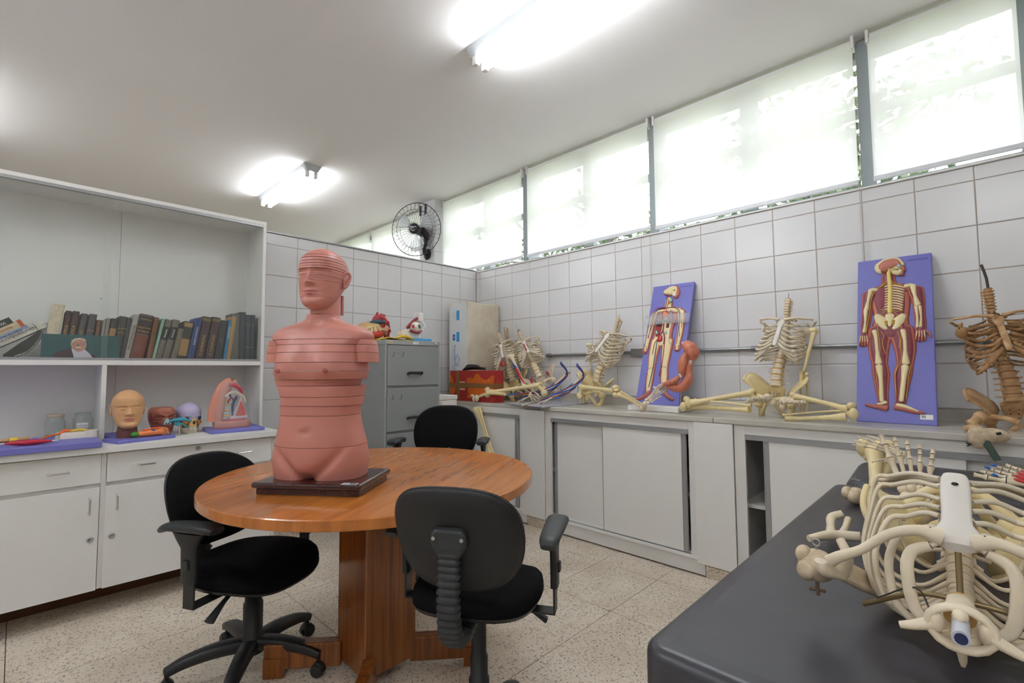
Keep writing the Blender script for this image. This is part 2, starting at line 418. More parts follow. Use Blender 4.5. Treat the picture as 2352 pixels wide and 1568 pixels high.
for i in range(len(xj) - 1):
    for j in range(len(zr2) - 1):
        x0, x1, z0, z1 = xj[i], xj[i + 1], zr2[j], zr2[j + 1]
        put_tile(((x0 + x1) / 2, YP + .003 + .003, (z0 + z1) / 2), x1 - x0 - G, z1 - z0 - G, 'y', wb)
struct(MB().span(X0, XW - .002, YP - .012, YP + .13, 2.236, 2.247).build('trim_1', alu, recenter=False, bev=.002))
struct(MB().span(XW - .012, 3.6, Y0, Y1, 2.222, 2.232).build('trim_2', white_p, recenter=False, bev=.002))
struct(MB().span(X0, 2.0, YP - .15, YP - .001, 0, .09).build('baseboard_back', terr, recenter=False, bev=.004))
# column carrying the fan, in the next room
cm = MB().span(3.235, XW + .002, 4.345, 4.63, 0, ZC); cl_ = struct(cm.build('trim_3', pm('column_tile', '#c9c9cb', .3), recenter=False))
cg = MB()
for z in [2.30 + .235 * k for k in range(4)]:
    cg.span(3.2335, 3.2345, 4.345, 4.63, z, z + .004); cg.span(3.235, 3.36, 4.3435, 4.3445, z, z + .004)
cg.span(3.2335, 3.2345, 4.48, 4.484, 2.2, ZC)
cg.build('tile_joint', grout_m, cl_, world=True)
cg = MB().span(3.222, 3.234, 4.60, 4.625, 3.0, 3.12).span(3.222, 3.234, 4.50, 4.525, 2.98, 3.12)
cg.build('cable_hook', pm('dark_grey_iron', '#4a4a4c', .6), cl_, world=True)

# ---------------------------------------------------------------- windows, blinds
frame_m = pm('window_frame_grey', '#8f979a', .45); bays = [(-2.27, -.93), (-.92, .40), (.40, 1.735), (1.735, 3.075), (3.075, 4.36), (4.62, 5.95), (5.95, 7.28), (7.28, 8.7)]
for k, (a, b) in enumerate(bays):
    f = MB(); x0, x1 = 3.47, 3.54
    for y, w in ((a, .035),) + (((b, .035),) if k in (4, 7) else ()): f.span(x0 - .095, x1, y - w, y + w, 2.232, 3.105)
    f.span(x0, x1, a, b, 2.232, 2.275); f.span(x0, x1, a, b, 3.06, 3.105)
    wn = struct(f.build('window_%d' % (k + 1), frame_m, recenter=False))
    mid = (a + b) / 2
    MB().span(x0 - .01, x1, mid - .05, mid + .05, 2.275, 3.06).build('mullion', frame_m, wn, world=True)
    for y0, y1 in ((a + .035, mid - .05), (mid + .05, b - .035)):
        MB().span(x0, x1, y0, y1, 2.715, 2.755).build('rail', frame_m, wn, world=True)
        for z0, z1 in ((2.275, 2.715), (2.755, 3.06)):
            MB().span(3.503, 3.507, y0, y1, z0, z1).build('pane', win_glass, wn, world=True)
def blind(y0, y1, zb, label, chain=True):
    r = thing('roller_blind', label, 'blind', (3.345, (y0 + y1) / 2, zb), group=None)
    g = [[V((3.346 + .004 * math.sin(j * 1.7) * (1 - i / 6) * .4, y0 + (y1 - y0) * j / 12, zb + .02 + (3.095 - zb - .02) * i / 6)) for j in range(13)] for i in range(7)]
    m = MB(); vs = [q for row in g for q in row]
    m.add(vs, [(i * 13 + j, i * 13 + j + 1, (i + 1) * 13 + j + 1, (i + 1) * 13 + j) for i in range(6) for j in range(12)], 0, True)
    m.build('fabric', blind_m, r, world=True)
    MB().tube([(3.365, y0 + .01, 3.105), (3.365, y1 - .01, 3.105)], .021, 14).build('roller_tube', pm('blind_white', '#e4e4e2', .6), r, world=True)
    MB().span(3.336, 3.352, y0, y1, zb, zb + .028).build('bottom_bar', pm('bar_white', '#dfe3e8', .35), r, world=True, bev=.004)
    for y in (y0, y1):
        MB().span(3.335, 3.40, y - .008, y + .008, 3.065, 3.141).build('bracket', white_p, r, world=True, bev=.003)
    if chain:
        c = MB(); yc = y0 - .012
        for dx, ds in ((3.336, 0), (3.342, .012)):
            z = 3.09
            c.tube([(dx, yc + ds, 3.1), (dx, yc + ds, 1.36)], .0008, 4)
            while z > 1.37:
                c.ell((dx, yc + ds, z), .0024, 5, 4); z -= .012
        c.build('bead_chain', pm('chain_beads', '#cfcac2', .5), r, world=True)['kind'] = 'stuff'
blind(.445, 1.712, 2.25, 'widest white roller blind in view, right of the middle bay, with leaf shadows')
blind(1.762, 3.03, 2.262, 'white roller blind in the middle bay, right of the bay next to the fan column')
blind(3.10, 4.335, 2.262, 'white roller blind over the corner bay right beside the fan column', False)
blind(-.215, .375, 2.25, 'short-width white roller blind with strongest leaf shadows at upper right of the photo', False)
blind(-.93, -.25, 2.25, 'white roller blind at the far right edge of the window band, barely in view', False)
blind(4.66, 5.93, 2.262, 'white roller blind of the next room, directly behind the wall fan', False)
blind(5.97, 7.26, 2.262, 'white roller blind of the next room, left of the fan, half hidden', False)
# light comes from outside: ground, trees
struct(MB().span(3.6, 30, -25, 35, -.4, -.3).build('ground', pm('grass_ground', '#7d8a5a', .95, var=.3, scale=1.5), recenter=False))
leaf_m = pm('leaf_green', '#4c5f33', .6, var=.3, scale=3); bark_m = pm('bark', '#4a4038', .9, var=.3, scale=8)
def tree(x, y, h, r, n, label, seed):
    q = random.Random(seed); t = thing('tree', label, 'tree', (x, y, -.3), group=None)
    tk = MB(); tk.tube([(x, y, -.3), (x + .1, y + .1, h * .4), (x, y + .2, h * .8)], [.14, .1, .04], 8, sub=3); ends = []
    for k in range(16):
        z = h * q.uniform(.3, .8); a = q.uniform(0, 2 * PI); L = r * q.uniform(.6, 1.05)
        e = V((x + L * math.cos(a), y + L * math.sin(a), z + q.uniform(-.2, .9))); ends.append(((x, y + .1, z), e))
        tk.tube([(x, y + .1, z), (V((x, y + .1, z)) + e) / 2 + V((0, 0, .15)), e], [.035, .02, .006], 5, sub=2)
    tk.build('trunk', bark_m, t, world=True)
    f = MB()
    for k in range(n):
        s, e = ends[q.randrange(len(ends))]; u = q.uniform(.25, 1.1); p = V(s) + (e - V(s)) * u + V((q.gauss(0, .28), q.gauss(0, .28), q.gauss(0, .28)))
        R_ = Euler((q.uniform(-1, 1), q.uniform(-1, 1), q.uniform(0, 6.3))).to_matrix(); l, w = q.uniform(.09, .17), q.uniform(.03, .06)
        f.add([p + R_ @ V(c) for c in ((0, 0, 0), (l * .45, w, .008), (l, 0, -.02), (l * .45, -w, .008))], [(0, 1, 2, 3)], 0, False)
    f.build('foliage', leaf_m, t, world=True)['kind'] = 'stuff'
tree(5.9, -1.6, 5.2, 1.3, 3000, 'leafy tree seen through the rightmost blinds, outside the window', 1)
tree(7.0, 1.4, 5.0, 1.5, 2800, 'leafy tree outside behind the wide blind, left of the rightmost tree', 2)
tree(7.6, 5.0, 5.2, 1.6, 2200, 'pale leafy tree outside behind the middle blind', 3)
tree(8.2, 9.0, 5.2, 1.8, 2200, 'leafy tree outside behind the blind near the fan column', 4)

# ---------------------------------------------------------------- fluorescent luminaires
lamp_h = pm('lamp_housing', '#b9bdc0', .45)
def lamp(x, y0, y1, label):
    r = thing('ceiling_lamp', label, 'lamp', (x, (y0 + y1) / 2, ZC), group='fluorescent ceiling lamps')
    pr = [(-.085, ZC), (-.05, ZC - .062), (.05, ZC - .062), (.085, ZC)]
    m = MB(); m.loft([[V((x + a, y, z)) for a, z in pr] for y in (y0, y1)], 0, False); m.build('housing', lamp_h, r, world=True, bev=.003)
    for s in (-.038, .038):
        MB().tube([(x + s, y0 + .055, ZC - .095), (x + s, y1 - .055, ZC - .095)], .014, 12).build('tube', lamp_em, r, world=True)
        for ye, d in ((y0, 1), (y1, -1)):
            b = MB().span(x + s - .017, x + s + .017, min(ye + .02 * d, ye + .055 * d), max(ye + .02 * d, ye + .055 * d), ZC - .113, ZC - .058)
            b.build('socket', white_p, r, world=True, bev=.004)
lamp(1.9, .86, 2.13, 'twin tube ceiling lamp at the top of the photo, its far end in view')
lamp(1.88, 4.43, 5.68, 'twin tube ceiling lamp beyond the low tiled partition, left of the fan')
lamp(-1.1, 1.6, 2.85, 'added unseen twin tube lamp left of the frame, brightening the white hutch')  # added out of view to brighten the hutch and the ceiling
lamp(-.75, -1.0, .25, 'added unseen twin tube lamp above and left of the camera')  # unseen fixture put in for more even room light
lamp(-.6, 4.43, 5.68, 'added unseen twin tube lamp in the next room, behind the white hutch')  # extra fixture out of sight, added for its light
# ================================================================ white hutch and base cabinet against the partition
hx0, hx1, hy = -.50, 1.146, 3.42
r = thing('hutch', 'tall white hutch with sliding glass doors and books, on the left base cabinet', 'hutch', (.32, 3.58, .832))
MB().span(hx0, hx1 - .019, hy, 3.745, 2.182, 2.204).build('top_panel', lam, r, world=True, bev=.0015)
MB().span(hx1 - .019, hx1, hy, 3.745, .832, 2.206).build('side_panel', lam, r, world=True, bev=.0015)
MB().span(hx0 - .019, hx0, hy, 3.745, .832, 2.206).build('side_panel', lam, r, world=True, bev=.0015)
MB().span(hx0, hx1 - .019, hy, 3.73, 1.236, 1.262).build('shelf', lam, r, world=True, bev=.0015)
MB().span(.324, .345, hy + .002, 3.73, .832, 1.236).build('divider', lam, r, world=True, bev=.0015)
MB().span(hx0, .415, 3.73, 3.742, .832, 2.182).build('back_panel', lam, r, world=True)
MB().span(.4165, hx1 - .019, 3.73, 3.742, .832, 2.182).build('back_panel', lam, r, world=True)
tk = MB().span(hx0, hx1 - .02, hy + .003, hy + .028, 1.2621, 1.266)
for y in (hy + .003, hy + .0145, hy + .026): tk.span(hx0, hx1 - .02, y, y + .002, 1.266, 1.276)
tk.build('glass_track', alu, r, world=True)
MB().span(hx0, hx1 - .02, hy + .003, hy + .028, 2.168, 2.182).build('glass_track', alu, r, world=True)
MB().span(hx0 + .002, .345, hy + .0185, hy + .0225, 1.267, 2.17).build('glass_door', glass_m, r, world=True)
MB().span(.315, hx1 - .022, hy + .0075, hy + .0115, 1.267, 2.17).build('glass_door', glass_m, r, world=True)
for x, z in ((.335, 1.635), (1.1262, 1.55), (1.1262, 1.44)): MB().ell((x, 3.6 if x > 1 else 3.729, z), .003, 8, 6).build('shelf_peg_hole', dark, r, world=True)

r = thing('base_cabinet', 'white base cabinet with drawers, doors and chrome handles under the hutch', 'cabinet', (.32, 3.45, 0))
cy = 3.14
MB().span(-.50, 1.15, 3.105, 3.76, .80, .832).build('counter_top', lam, r, world=True, bev=.002)
b = MB().span(-.49, 1.135, cy + .018, 3.75, .135, .80); b.build('carcass', lam2, r, world=True, bev=.001)
MB().span(-.45, 1.1, 3.42, 3.72, 0, .135).build('plinth', pm('brown_plinth', '#5b3a24', .8), r, world=True)
MB().span(.311, .331, cy + .006, cy + .018, .14, .80).build('stile', lam2, r, world=True)
MB().span(1.112, 1.136, cy + .006, cy + .018, .135, .80).build('stile', lam2, r, world=True)
def bow(c, L, vert=False, out=.028):
    p = [(-L / 2, 0, 0), (-L / 2, -out, 0), (-L / 2 + .006, -out - .003, 0), (L / 2 - .006, -out - .003, 0), (L / 2, -out, 0), (L / 2, 0, 0)]
    if vert: p = [(0, y, x) for x, y, z in p]
    return MB().tube([V(c) + V(q) for q in p], .0045, 8, sub=2)
def lock(c):
    return MB().lathe([(.0135, 0), (.0135, .004), (.011, .006), (.007, .0065), (.0065, .004), (0.001, .004)], 18, X=T(c) @ RX(PI / 2)).box((c[0], c[1] - .0066, c[2]), (.002, .002, .008))
for x0, x1, hs, lk in ((-.466, .310, (-.31, .156), -.078), (.333, 1.109, (.49, .957), .721)):
    o = MB().span(x0, x1, cy - .0, cy + .018, .651, .792).build('drawer', lam, r, world=True, bev=.0015)
    for h in hs: bow((h, cy, .722), .07).build('handle', chrome, o, world=True)
    lock((lk, cy, .772)).build('lock', steel, o, world=True)
for x0, x1, h, lx in ((-.466, -.080, -.43, None), (-.076, .308, .27, .279), (.331, .719, .375, .361), (.723, 1.109, 1.07, None)):
    o = MB().span(x0, x1, cy - .0, cy + .018, .136, .630).build('door', lam, r, world=True, bev=.0015)
    bow((h, cy, .548), .07, True).build('handle', chrome, o, world=True)
    if lx: lock((lx, cy, .384)).build('lock', steel, o, world=True)
MB().prism([(1.103, .655), (1.109, .655), (1.1092, .665)], -cy - .001, -cy + .0005, X=Matrix(((1, 0, 0, 0), (0, 0, -1, 0), (0, 1, 0, 0), (0, 0, 0, 1)))).build('chipped_corner', pm('chipboard', '#a8743e', .9), r, world=True)

# ---------------------------------------------------------------- books
gold = pm('gold_print', '#c8a14a', .4, metal=.3); inkw = pm('white_print', '#e3e0d8', .6); inkb = pm('black_print', '#1b1a1c', .6)
inkbl = pm('blue_print', '#33447e', .6); inkr = pm('red_print', '#b5502e', .6)
bcol = {}
def cloth(h): return pm('cloth_' + h[1:], h, .7, var=.22, scale=40, bump=.06, bscale=500)
def book(label, w, h, lean, x, col, texts=(), bands=(), depth=.165, yb=3.455, z0=1.2625, name='book'):
    t = thing(name, label, 'book', (x + w / 2 * math.cos(lean), yb, z0 + abs(math.sin(lean)) * w / 2 * 1.0), RY(lean), group='books on the hutch shelf')
    m = MB(); pr = [(-w / 2, depth), (-w / 2, .006), (-w * .36, .0015), (0, 0), (w * .36, .0015), (w / 2, .006), (w / 2, depth)]
    inn = [(w / 2 - .0025, depth), (w / 2 - .0025, .008), (-w / 2 + .0025, .008), (-w / 2 + .0025, depth)]
    m.prism(pr + inn, 0, h); m.build('cover', cloth(col), t)
    MB().span(-w / 2 + .0026, w / 2 - .0026, .009, depth - .005, .004, h - .004).build('pages', paper, t)
    for z0_, z1_, c in bands:
        MB().prism([(-w / 2 - .0003, .012), (-w / 2 - .0003, .006), (-w * .36, .0011), (0, -.0004), (w * .36, .0011), (w / 2 + .0003, .006), (w / 2 + .0003, .012)], h * z0_, h * z1_).build('label_band', cloth(c), t)
    for body, zc, size, mt, vert in texts:
        X = T((0, -.0009, h * zc)) @ RX(PI / 2)
        if vert: X = X @ Matrix.Rotation(PI / 2 * vert, 4, 'Z')
        lettering(body, size, mt, t, X, 'spine_lettering', .0004)
    return t
def crop(xb, xt, yt, wc):
    px = xb * .3061; y = 3.458; a = W(px, 819, 1, y); t = W(xt * .3061, 380 + yt * .3061, 1, y)
    w = (W(px + wc * .153, 819, 1, y).x - W(px - wc * .153, 819, 1, y).x)
    dz = t.z - 1.2625; dx = t.x - a.x; return w, math.hypot(dz, dx), math.atan2(dx, dz), a.x
BK = [
 ('beige cloth book, stained and tallest, left of the portrait print', 360, 445, 1045, 104, '#d8cbb0', (), ()),
 ('dark red book with gilt title, first right of the beige book', 462, 520, 1090, 44, '#4a2422', (('PRATICA', .56, .019, gold, 1),), ((.9, .97, '#2a2020'), (.2, .3, '#2a2020'))),
 ('dark red book with gilt title, second right of the beige book', 512, 577, 1094, 54, '#4d2625', (('PRATICA', .56, .019, gold, 1),), ((.9, .97, '#2a2020'), (.2, .3, '#2a2020'))),
 ('slate grey book with gold lettering, above the middle of the portrait print', 570, 641, 1112, 52, '#55504e', (('PLATAO', .55, .013, gold, 1),), ()),
 ('purplish grey book above the bald head in the portrait print', 640, 706, 1117, 58, '#544a4f', (('ATLAS', .64, .010, gold, 0), ('HUMANA', .50, .009, gold, 0)), ()),
 ('small brown leather book above the right part of the portrait print', 700, 750, 1160, 36, '#74482c', (('I', .6, .012, gold, 0),), ()),
 ('thin short grey book at the glass door overlap', 738, 788, 1160, 24, '#8d867d', (), ()),
 ('thin taupe book right beside the thin short grey one', 766, 818, 1147, 30, '#8a8175', (), ()),
 ('dark book with a broad tan band, right of the thin taupe book', 806, 866, 1150, 52, '#3a3634', (), ((.38, .76, '#a78252'),)),
 ('dark brown book with gold title lines, left of the black slanting one', 872, 930, 1133, 56, '#4a3f38', (('ANATOMIA', .72, .008, gold, 0), ('HUMANA', .62, .008, gold, 0)), ()),
 ('slim charcoal book left of the pale grey one', 918, 976, 1142, 40, '#35373a', (), ()),
 ('pale grey slim book with upright dark title', 950, 1032, 1120, 46, '#b3aca4', (('ENDOCRINOLOGIA', .5, .016, inkb, 1),), ()),
 ('thick brown medicine book with black title label and rust lower panel', 1025, 1110, 1125, 104, '#6b5546', (('HARRISON', .885, .011, gold, 0), ('MEDICINA', .70, .014, gold, 0), ('INTERNA', .62, .014, gold, 0)), ((.57, .96, '#2b2b2f'), (.05, .53, '#7a4330'))),
 ('mottled brown book right of the thick medicine book', 1122, 1180, 1140, 44, '#7c5436', (), ()),
 ('thin teal and cream book between two brown ones', 1152, 1232, 1150, 24, '#93c0a8', (), ()),
 ('olive grey book with black title band, left of its twin', 1190, 1275, 1160, 52, '#746c5f', (('Anatomia', .66, .013, inkw, 1),), ((.5, .82, '#25272b'),)),
 ('olive grey book with black title band, right of its twin', 1242, 1332, 1162, 52, '#766d60', (('Anatomia', .66, .013, inkw, 1),), ((.5, .82, '#25272b'),)),
 ('short frayed taupe book between the olive book and the tan one', 1305, 1366, 1225, 46, '#7d7063', (), ()),
 ('black book with two wide tan bands', 1365, 1425, 1175, 68, '#35332f', (), ((.12, .55, '#a5824f'), (.86, .97, '#a5824f'))),
 ('royal blue science book with white titles', 1430, 1498, 1150, 50, '#2f4583', (('CAROLINA SCIENCE', .58, .0125, inkw, -1),), ()),
 ('maroon book with large gold title, next to the royal blue book', 1500, 1564, 1138, 64, '#4b2f33', (('O CORACAO', .35, .022, gold, 1),), ((.90, .96, '#7a6a3a'),)),
 ('maroon book with large gold title, next to the black booklet', 1573, 1634, 1142, 62, '#4d3236', (('O CORACAO', .35, .022, gold, 1),), ((.90, .96, '#7a6a3a'),)),
 ('black book with two small gold lines, right of the maroon pair', 1637, 1690, 1165, 56, '#35373b', (('Anatomia', .5, .008, gold, 1),), ()),
 ('thin bright blue book with upright title', 1692, 1735, 1160, 24, '#2a86b4', (('STRATAGENE', .7, .012, inkw, -1),), ()),
 ('tan wood coloured thin book right of the bright blue book', 1716, 1766, 1135, 36, '#b48b52', (), ()),
 ('wide dull grey volume near the right end of the shelf', 1768, 1780, 1112, 62, '#66645f', (), ()),
 ('tall dark slate volume, tallest at the right end', 1816, 1829, 1100, 42, '#39414a', (), ()),
 ('slate volume with faint gilt bands, second from the right end', 1860, 1868, 1120, 38, '#3d454e', (), ((.78, .79, '#7a7258'), (.3, .31, '#7a7258'))),
 ('slate volume with faint gilt bands, last at the right end', 1898, 1904, 1121, 36, '#3a424b', (), ((.78, .79, '#7a7258'), (.3, .31, '#7a7258'))),
]
for lb, xb, xt, yt, wc, c, tx, bd in BK:
    w, h, le, x = crop(xb, xt, yt, wc)
    book(lb, w * .97, h, le, x - w / 2, c, tx, bd, depth=rnd.uniform(.14, .175), yb=3.456 + rnd.uniform(0, .012))
# five leaning ones at the far left, resting on the beige book
def leaner(lb, ex, ey, wc, L, c, tx, bd=()):
    y = 3.462; e = W(ex * .3061, 380 + ey * .3061, 1, y); le = math.radians(56); w = wc / 1400
    t = thing('book', lb, 'book', (e.x - L * math.sin(le), y, e.z - L * math.cos(le)), RY(le), group='books on the hutch shelf')
    pr = [(-w / 2, .15), (-w / 2, .003), (0, 0), (w / 2, .003), (w / 2, .15)]
    MB().prism(pr + [(w / 2 - .0015, .15), (w / 2 - .0015, .005), (-w / 2 + .0015, .005), (-w / 2 + .0015, .15)], 0, L).build('cover', cloth(c), t)
    MB().span(-w / 2 + .0016, w / 2 - .0016, .006, .146, .003, L - .003).build('pages', paper, t)
    for z0_, z1_, cc in bd: MB().span(-w / 2 - .0003, w / 2 + .0003, -.0006, .02, L * z0_, L * z1_).build('label_band', cloth(cc), t)
    for body, zc, size, mt, vert in tx:
        lettering(body, size, mt, t, T((0, -.0012, L * zc)) @ RX(PI / 2) @ Matrix.Rotation(PI / 2 * vert, 4, 'Z'), 'spine_lettering', .0004)
    return t
leaner('white book with bold black title, lowest of the leaning stack', 333, 1182, 58, .285, '#d9d4c8', (('Neuroendocrinology', .52, .024, inkb, -1),), ((.86, .865, '#222222'), (.2, .205, '#222222')))
leaner('pale blue book leaning on the white bold titled one', 212, 1207, 34, .245, '#8ba3c4', (('Atlas de Histologia', .62, .017, inkbl, -1),))
leaner('cream book with orange lettering in the leaning stack', 172, 1175, 52, .25, '#d8c3a2', (('Anatomia Humana', .60, .015, inkr, -1),), ((.93, .99, '#c4552c'),))
leaner('black book, topmost of the leaning stack at the left edge', 86, 1160, 50, .25, '#2a2826', (('W W', .80, .022, inkw, -1),))
t = thing('notebook', 'black spiral bound notebook slumped under the leaning books', 'notebook', (.02, 3.47, 1.263))
cv = [W(x * .3061, 380 + y * .3061, 1, 3.47) for x, y in ((110, 1436), (210, 1400), (290, 1320), (335, 1230), (352, 1180))]
cp = crom(cv, 6); g = [[p + V((0, d, 0)) for p in cp] for d in (.004, .15)]
MB().sheet(g, .004).build('cover', pm('notebook_black', '#201f1f', .6), t, world=True)
lowp = [W(x * .3061, 380 + y * .3061, 1, 3.47) for x, y in ((20, 1437), (110, 1437), (210, 1402), (290, 1322), (330, 1240), (300, 1238), (150, 1330), (20, 1420))]
MB().prism([(p.x, p.z) for p in lowp], -3.615, -3.476, X=Matrix(((1, 0, 0, 0), (0, 0, -1, 0), (0, 1, 0, 0), (0, 0, 0, 1)))).build('pages', pm('notebook_pages', '#2d2926', .8), t, world=True)
sp = MB(); pcoil = crom(cv, 9)
for i, p in enumerate(pcoil):
    tn = (pcoil[min(i + 1, len(pcoil) - 1)] - pcoil[max(i - 1, 0)]).normalized(); nn = tn.cross(V((0, 1, 0)))
    sp.tube([p + nn * (.006 * math.cos(a)) + V((0, .002 + .006 * math.sin(a), 0)) + tn * (.003 * a / 6.3) for a in [k * .7 for k in range(10)]], .0011, 4)
sp.build('wire_spiral', pm('wire_white', '#cfd2cf', .4), t, world=True)['kind'] = 'stuff'
# portrait print standing in front of the books
t = thing('photo_print', 'colour portrait print of an elderly man in glasses, propped against the books', 'photo', (.24, 3.450, 1.277), RX(-.05))
pw, ph = .315, .122
MB().span(-pw / 2, pw / 2, 0, .0015, 0, ph).build('print_sheet', pm('print_teal', '#1f5a5c', .3, var=.3, scale=8), t)
def flatp(pts, lay): return MB().prism([(x, z) for x, z in pts], .0002 * lay, .0002 * lay + .0003, X=Matrix(((1, 0, 0, 0), (0, 0, -1, 0), (0, 1, 0, 0), (0, 0, 0, 1))))
def oval(cx, cz, a, b, n=20): return [(cx + a * math.cos(2 * PI * k / n), cz + b * math.sin(2 * PI * k / n)) for k in range(n)]
pf = pm('print_face', '#b98a76', .4, var=.12, scale=40)
po = MB(); cols_p = ['#3f1f2a', '#c9c3d4', '#b98a76', '#cdbcae', '#6d4a40', '#e2ddd8', '#2b2528']
def addp(pts, lay, mi):
    m = flatp(pts, lay); m.mi = [mi] * len(m.f); po.join(m)
addp([(-.115, 0), (-.105, .022), (-.07, .038), (-.035, .052), (0, .03), (.03, .02), (.055, .012), (.06, 0)], 1, 0)
addp([(-.03, 0), (-.042, .05), (-.015, .03), (.012, .045), (.035, .018), (.045, 0)], 2, 1)
addp(oval(-.012, .068, .031, .036), 3, 2)
addp([(-.043, .072), (-.042, .09), (-.028, .102), (-.008, .106), (.010, .101), (.020, .088), (.016, .094), (-.005, .098), (-.026, .092), (-.037, .08)], 4, 3)
addp(oval(-.026, .072, .010, .0075, 12), 4, 4); addp(oval(.002, .072, .010, .0075, 12), 4, 4)
addp(oval(-.026, .072, .008, .006, 12), 5, 2); addp(oval(.002, .072, .008, .006, 12), 5, 2)
addp([(-.018, .06), (-.014, .074), (-.009, .06)], 5, 4); addp([(-.026, .053), (-.013, .058), (.001, .053), (-.013, .051)], 5, 5); addp([(-.022, .046), (-.013, .048), (-.004, .046), (-.013, .0445)], 5, 4)
addp([(-.046, .075), (-.046, .066), (-.043, .066), (-.043, .076)], 4, 2)
po.build('portrait', [pm('print_' + c[1:], c, .4) for c in cols_p], t)

# ---------------------------------------------------------------- heads
HZ = [0, .04, .10, .2, .3, .4, .5, .6, .7, .8, .88, .94, .98, 1.0]
HF = [-.27, -.36, -.39, -.375, -.38, -.385, -.39, -.405, -.405, -.375, -.31, -.225, -.12, -.02]
HB = [-.10, -.02, .07, .17, .27, .36, .42, .45, .455, .42, .35, .25, .14, .02]
HW = [.10, .165, .22, .268, .298, .318, .332, .337, .332, .302, .246, .176, .098, .015]
def head_pt(u, z, face=1.0):
    ph = u - .42 * math.sin(u); hw = sinterp(z, HZ, HW); f = sinterp(z, HZ, HF); bk = sinterp(z, HZ, HB); yc = (f + bk) / 2; hd = (bk - f) / 2
    sx, cxx = math.sin(ph), math.cos(ph); e = 2 / 2.35
    x = hw * math.copysign(abs(sx) ** e, sx); y = yc - hd * math.copysign(abs(cxx) ** e, cxx)
    if cxx > 0 and face:
        ax = abs(x)
        A = interp(z, [.33, .35, .372, .40, .46, .55, .62, .66], [0, .035, .10, .108, .075, .032, .012, 0]); sg = interp(z, [.34, .38, .45, .56], [.055, .058, .042, .034])
        d = A * math.exp(-(x / sg) ** 2) + .028 * gs(ax, .058, .026) * gs(z, .382, .026)
        d += -.052 * gs(ax, .15, .085) * gs(z, .545, .045) + .054 * gs(ax, .15, .065) * gs(z, .522, .036) - .02 * gs(ax, .15, .07) * gs(z, .50, .010)
        d += .02 * gs(ax, .14, .1) * gs(z, .612, .028)
        d += .032 * gs(x, 0, .085) * gs(z, .264, .017) + .034 * gs(x, 0, .075) * gs(z, .222, .018) - .026 * gs(x, 0, .11) * gs(z, .2435, .008)
        d += .022 * gs(x, 0, .09) * gs(z, .09, .05) - .018 * gs(x, 0, .1) * gs(z, .17, .028) + .016 * gs(ax, .2, .07) * gs(z, .42, .08)
        y -= d * face * min(1, cxx * 2.5)
    return x, y
def head_slice(H, z0, z1, lips=None, face=1.0, n=72, step=.013, dx=0, dy=0):
    k = max(2, int((z1 - z0) / step)); rings = []
    for i in range(k + 1):
        z = z0 + (z1 - z0) * i / k
        rings.append([V((H * head_pt(2 * PI * j / n, z, face)[0] + dx, H * head_pt(2 * PI * j / n, z, face)[1] + dy, H * z)) for j in range(n)])
    m = MB().loft(rings, 0, True)
    if lips:
        for q, f in enumerate(m.f[:-2]):
            c = sum((m.v[i] for i in f), V()) / len(f)
            zz, xx = (c.z / H), abs(c.x - dx) / H
            if c.y < -.2 * H and (xx / .105) ** 2 + ((zz - .243) / .040) ** 2 < 1: m.mi[q] = 1
    return m
def ear(H, s, m=None, z0=.36, z1=.60):
    m = m or MB(); x = s * H * .335
    P = [(x, .00, .37), (x + s * .02 * H, .03, .38), (x + s * .045 * H, .06, .44), (x + s * .065 * H, .10, .54), (x + s * .06 * H, .08, .60), (x + s * .03 * H, .02, .61), (x + s * .0 * H, -.02, .56), (x - s * .01 * H, -.02, .48)]
    m.tube([(a, b * H, c * H) for a, b, c in P], [.028 * H, .028 * H, .03 * H, .024 * H, .022 * H, .02 * H, .018 * H, .016 * H], 8, sub=3)
    m.ell((x + s * .012 * H, .035 * H, .47 * H), (.022 * H, .06 * H, .11 * H), 10, 8)
    m.ell((x + s * .03 * H, .0 * H, .47 * H), (.018 * H, .016 * H, .03 * H), 8, 6)
    return m
def sliced_head(root, H, cuts, mat, lipmat, X=Matrix(), gap=.004, jit=0.0, name='head_slice', earmat=None):
    for i in range(len(cuts) - 1):
        m = head_slice(H, cuts[i] + ((gap if cuts[i] > .57 else gap * .4) if i else 0), cuts[i + 1], True, dx=rnd.uniform(-jit, jit), dy=rnd.uniform(-jit, jit))
        m.build(name, [mat, lipmat], root, X=X)
    for s in (-1, 1): ear(H, s).build('ear', mat, root, X=X @ T((s * .335 * H, 0, 0)) @ Matrix.Diagonal((earmat or 1, 1, 1, 1)) @ T((-s * .335 * H, 0, 0)))

# ---------------------------------------------------------------- things on the hutch counter
zc_ = .832
def board(lb, x, y, w, d, h, rot=0, z=zc_, cut=True, cat='board'):
    t = MB(); t.prism([(-w / 2, -d / 2), (w / 2, -d / 2), (w / 2, d / 2), (-w / 2, d / 2)], 0, h)
    o = t.build('display_board', blueb, None, bev=.004, X=T((x, y, z)) @ RZ(rot)); return tag(o, lb, cat)
board('large blue display board at the left edge, overhanging the counter front', -.02, 3.308, .65, .44, .03)
z1_ = zc_ + .0302
t = thing('muscle_model', 'red spindle shaped muscle model with white tips on the large blue board', 'model', (.05, 3.20, z1_))
pa, pb = V((-.045, 3.20, z1_ + .013)), V((.15, 3.16, z1_ + .013)); pp = [pa + (pb - pa) * (k / 10) for k in range(11)]
MB().tube(pp[1:10], [(.004, .003), (.012, .009), (.018, .012), (.021, .013), (.02, .013), (.016, .011), (.010, .008), (.005, .004)], 12, sub=2).build('belly', pm('crimson', '#c92a44', .4, var=.25, scale=60, stretch=(.3, 3, 3)), t, world=True)
MB().tube(pp[:2], .0035, 8).build('tendon', tendon, t, world=True); MB().tube(pp[9:], .004, 8).build('tendon', tendon, t, world=True)
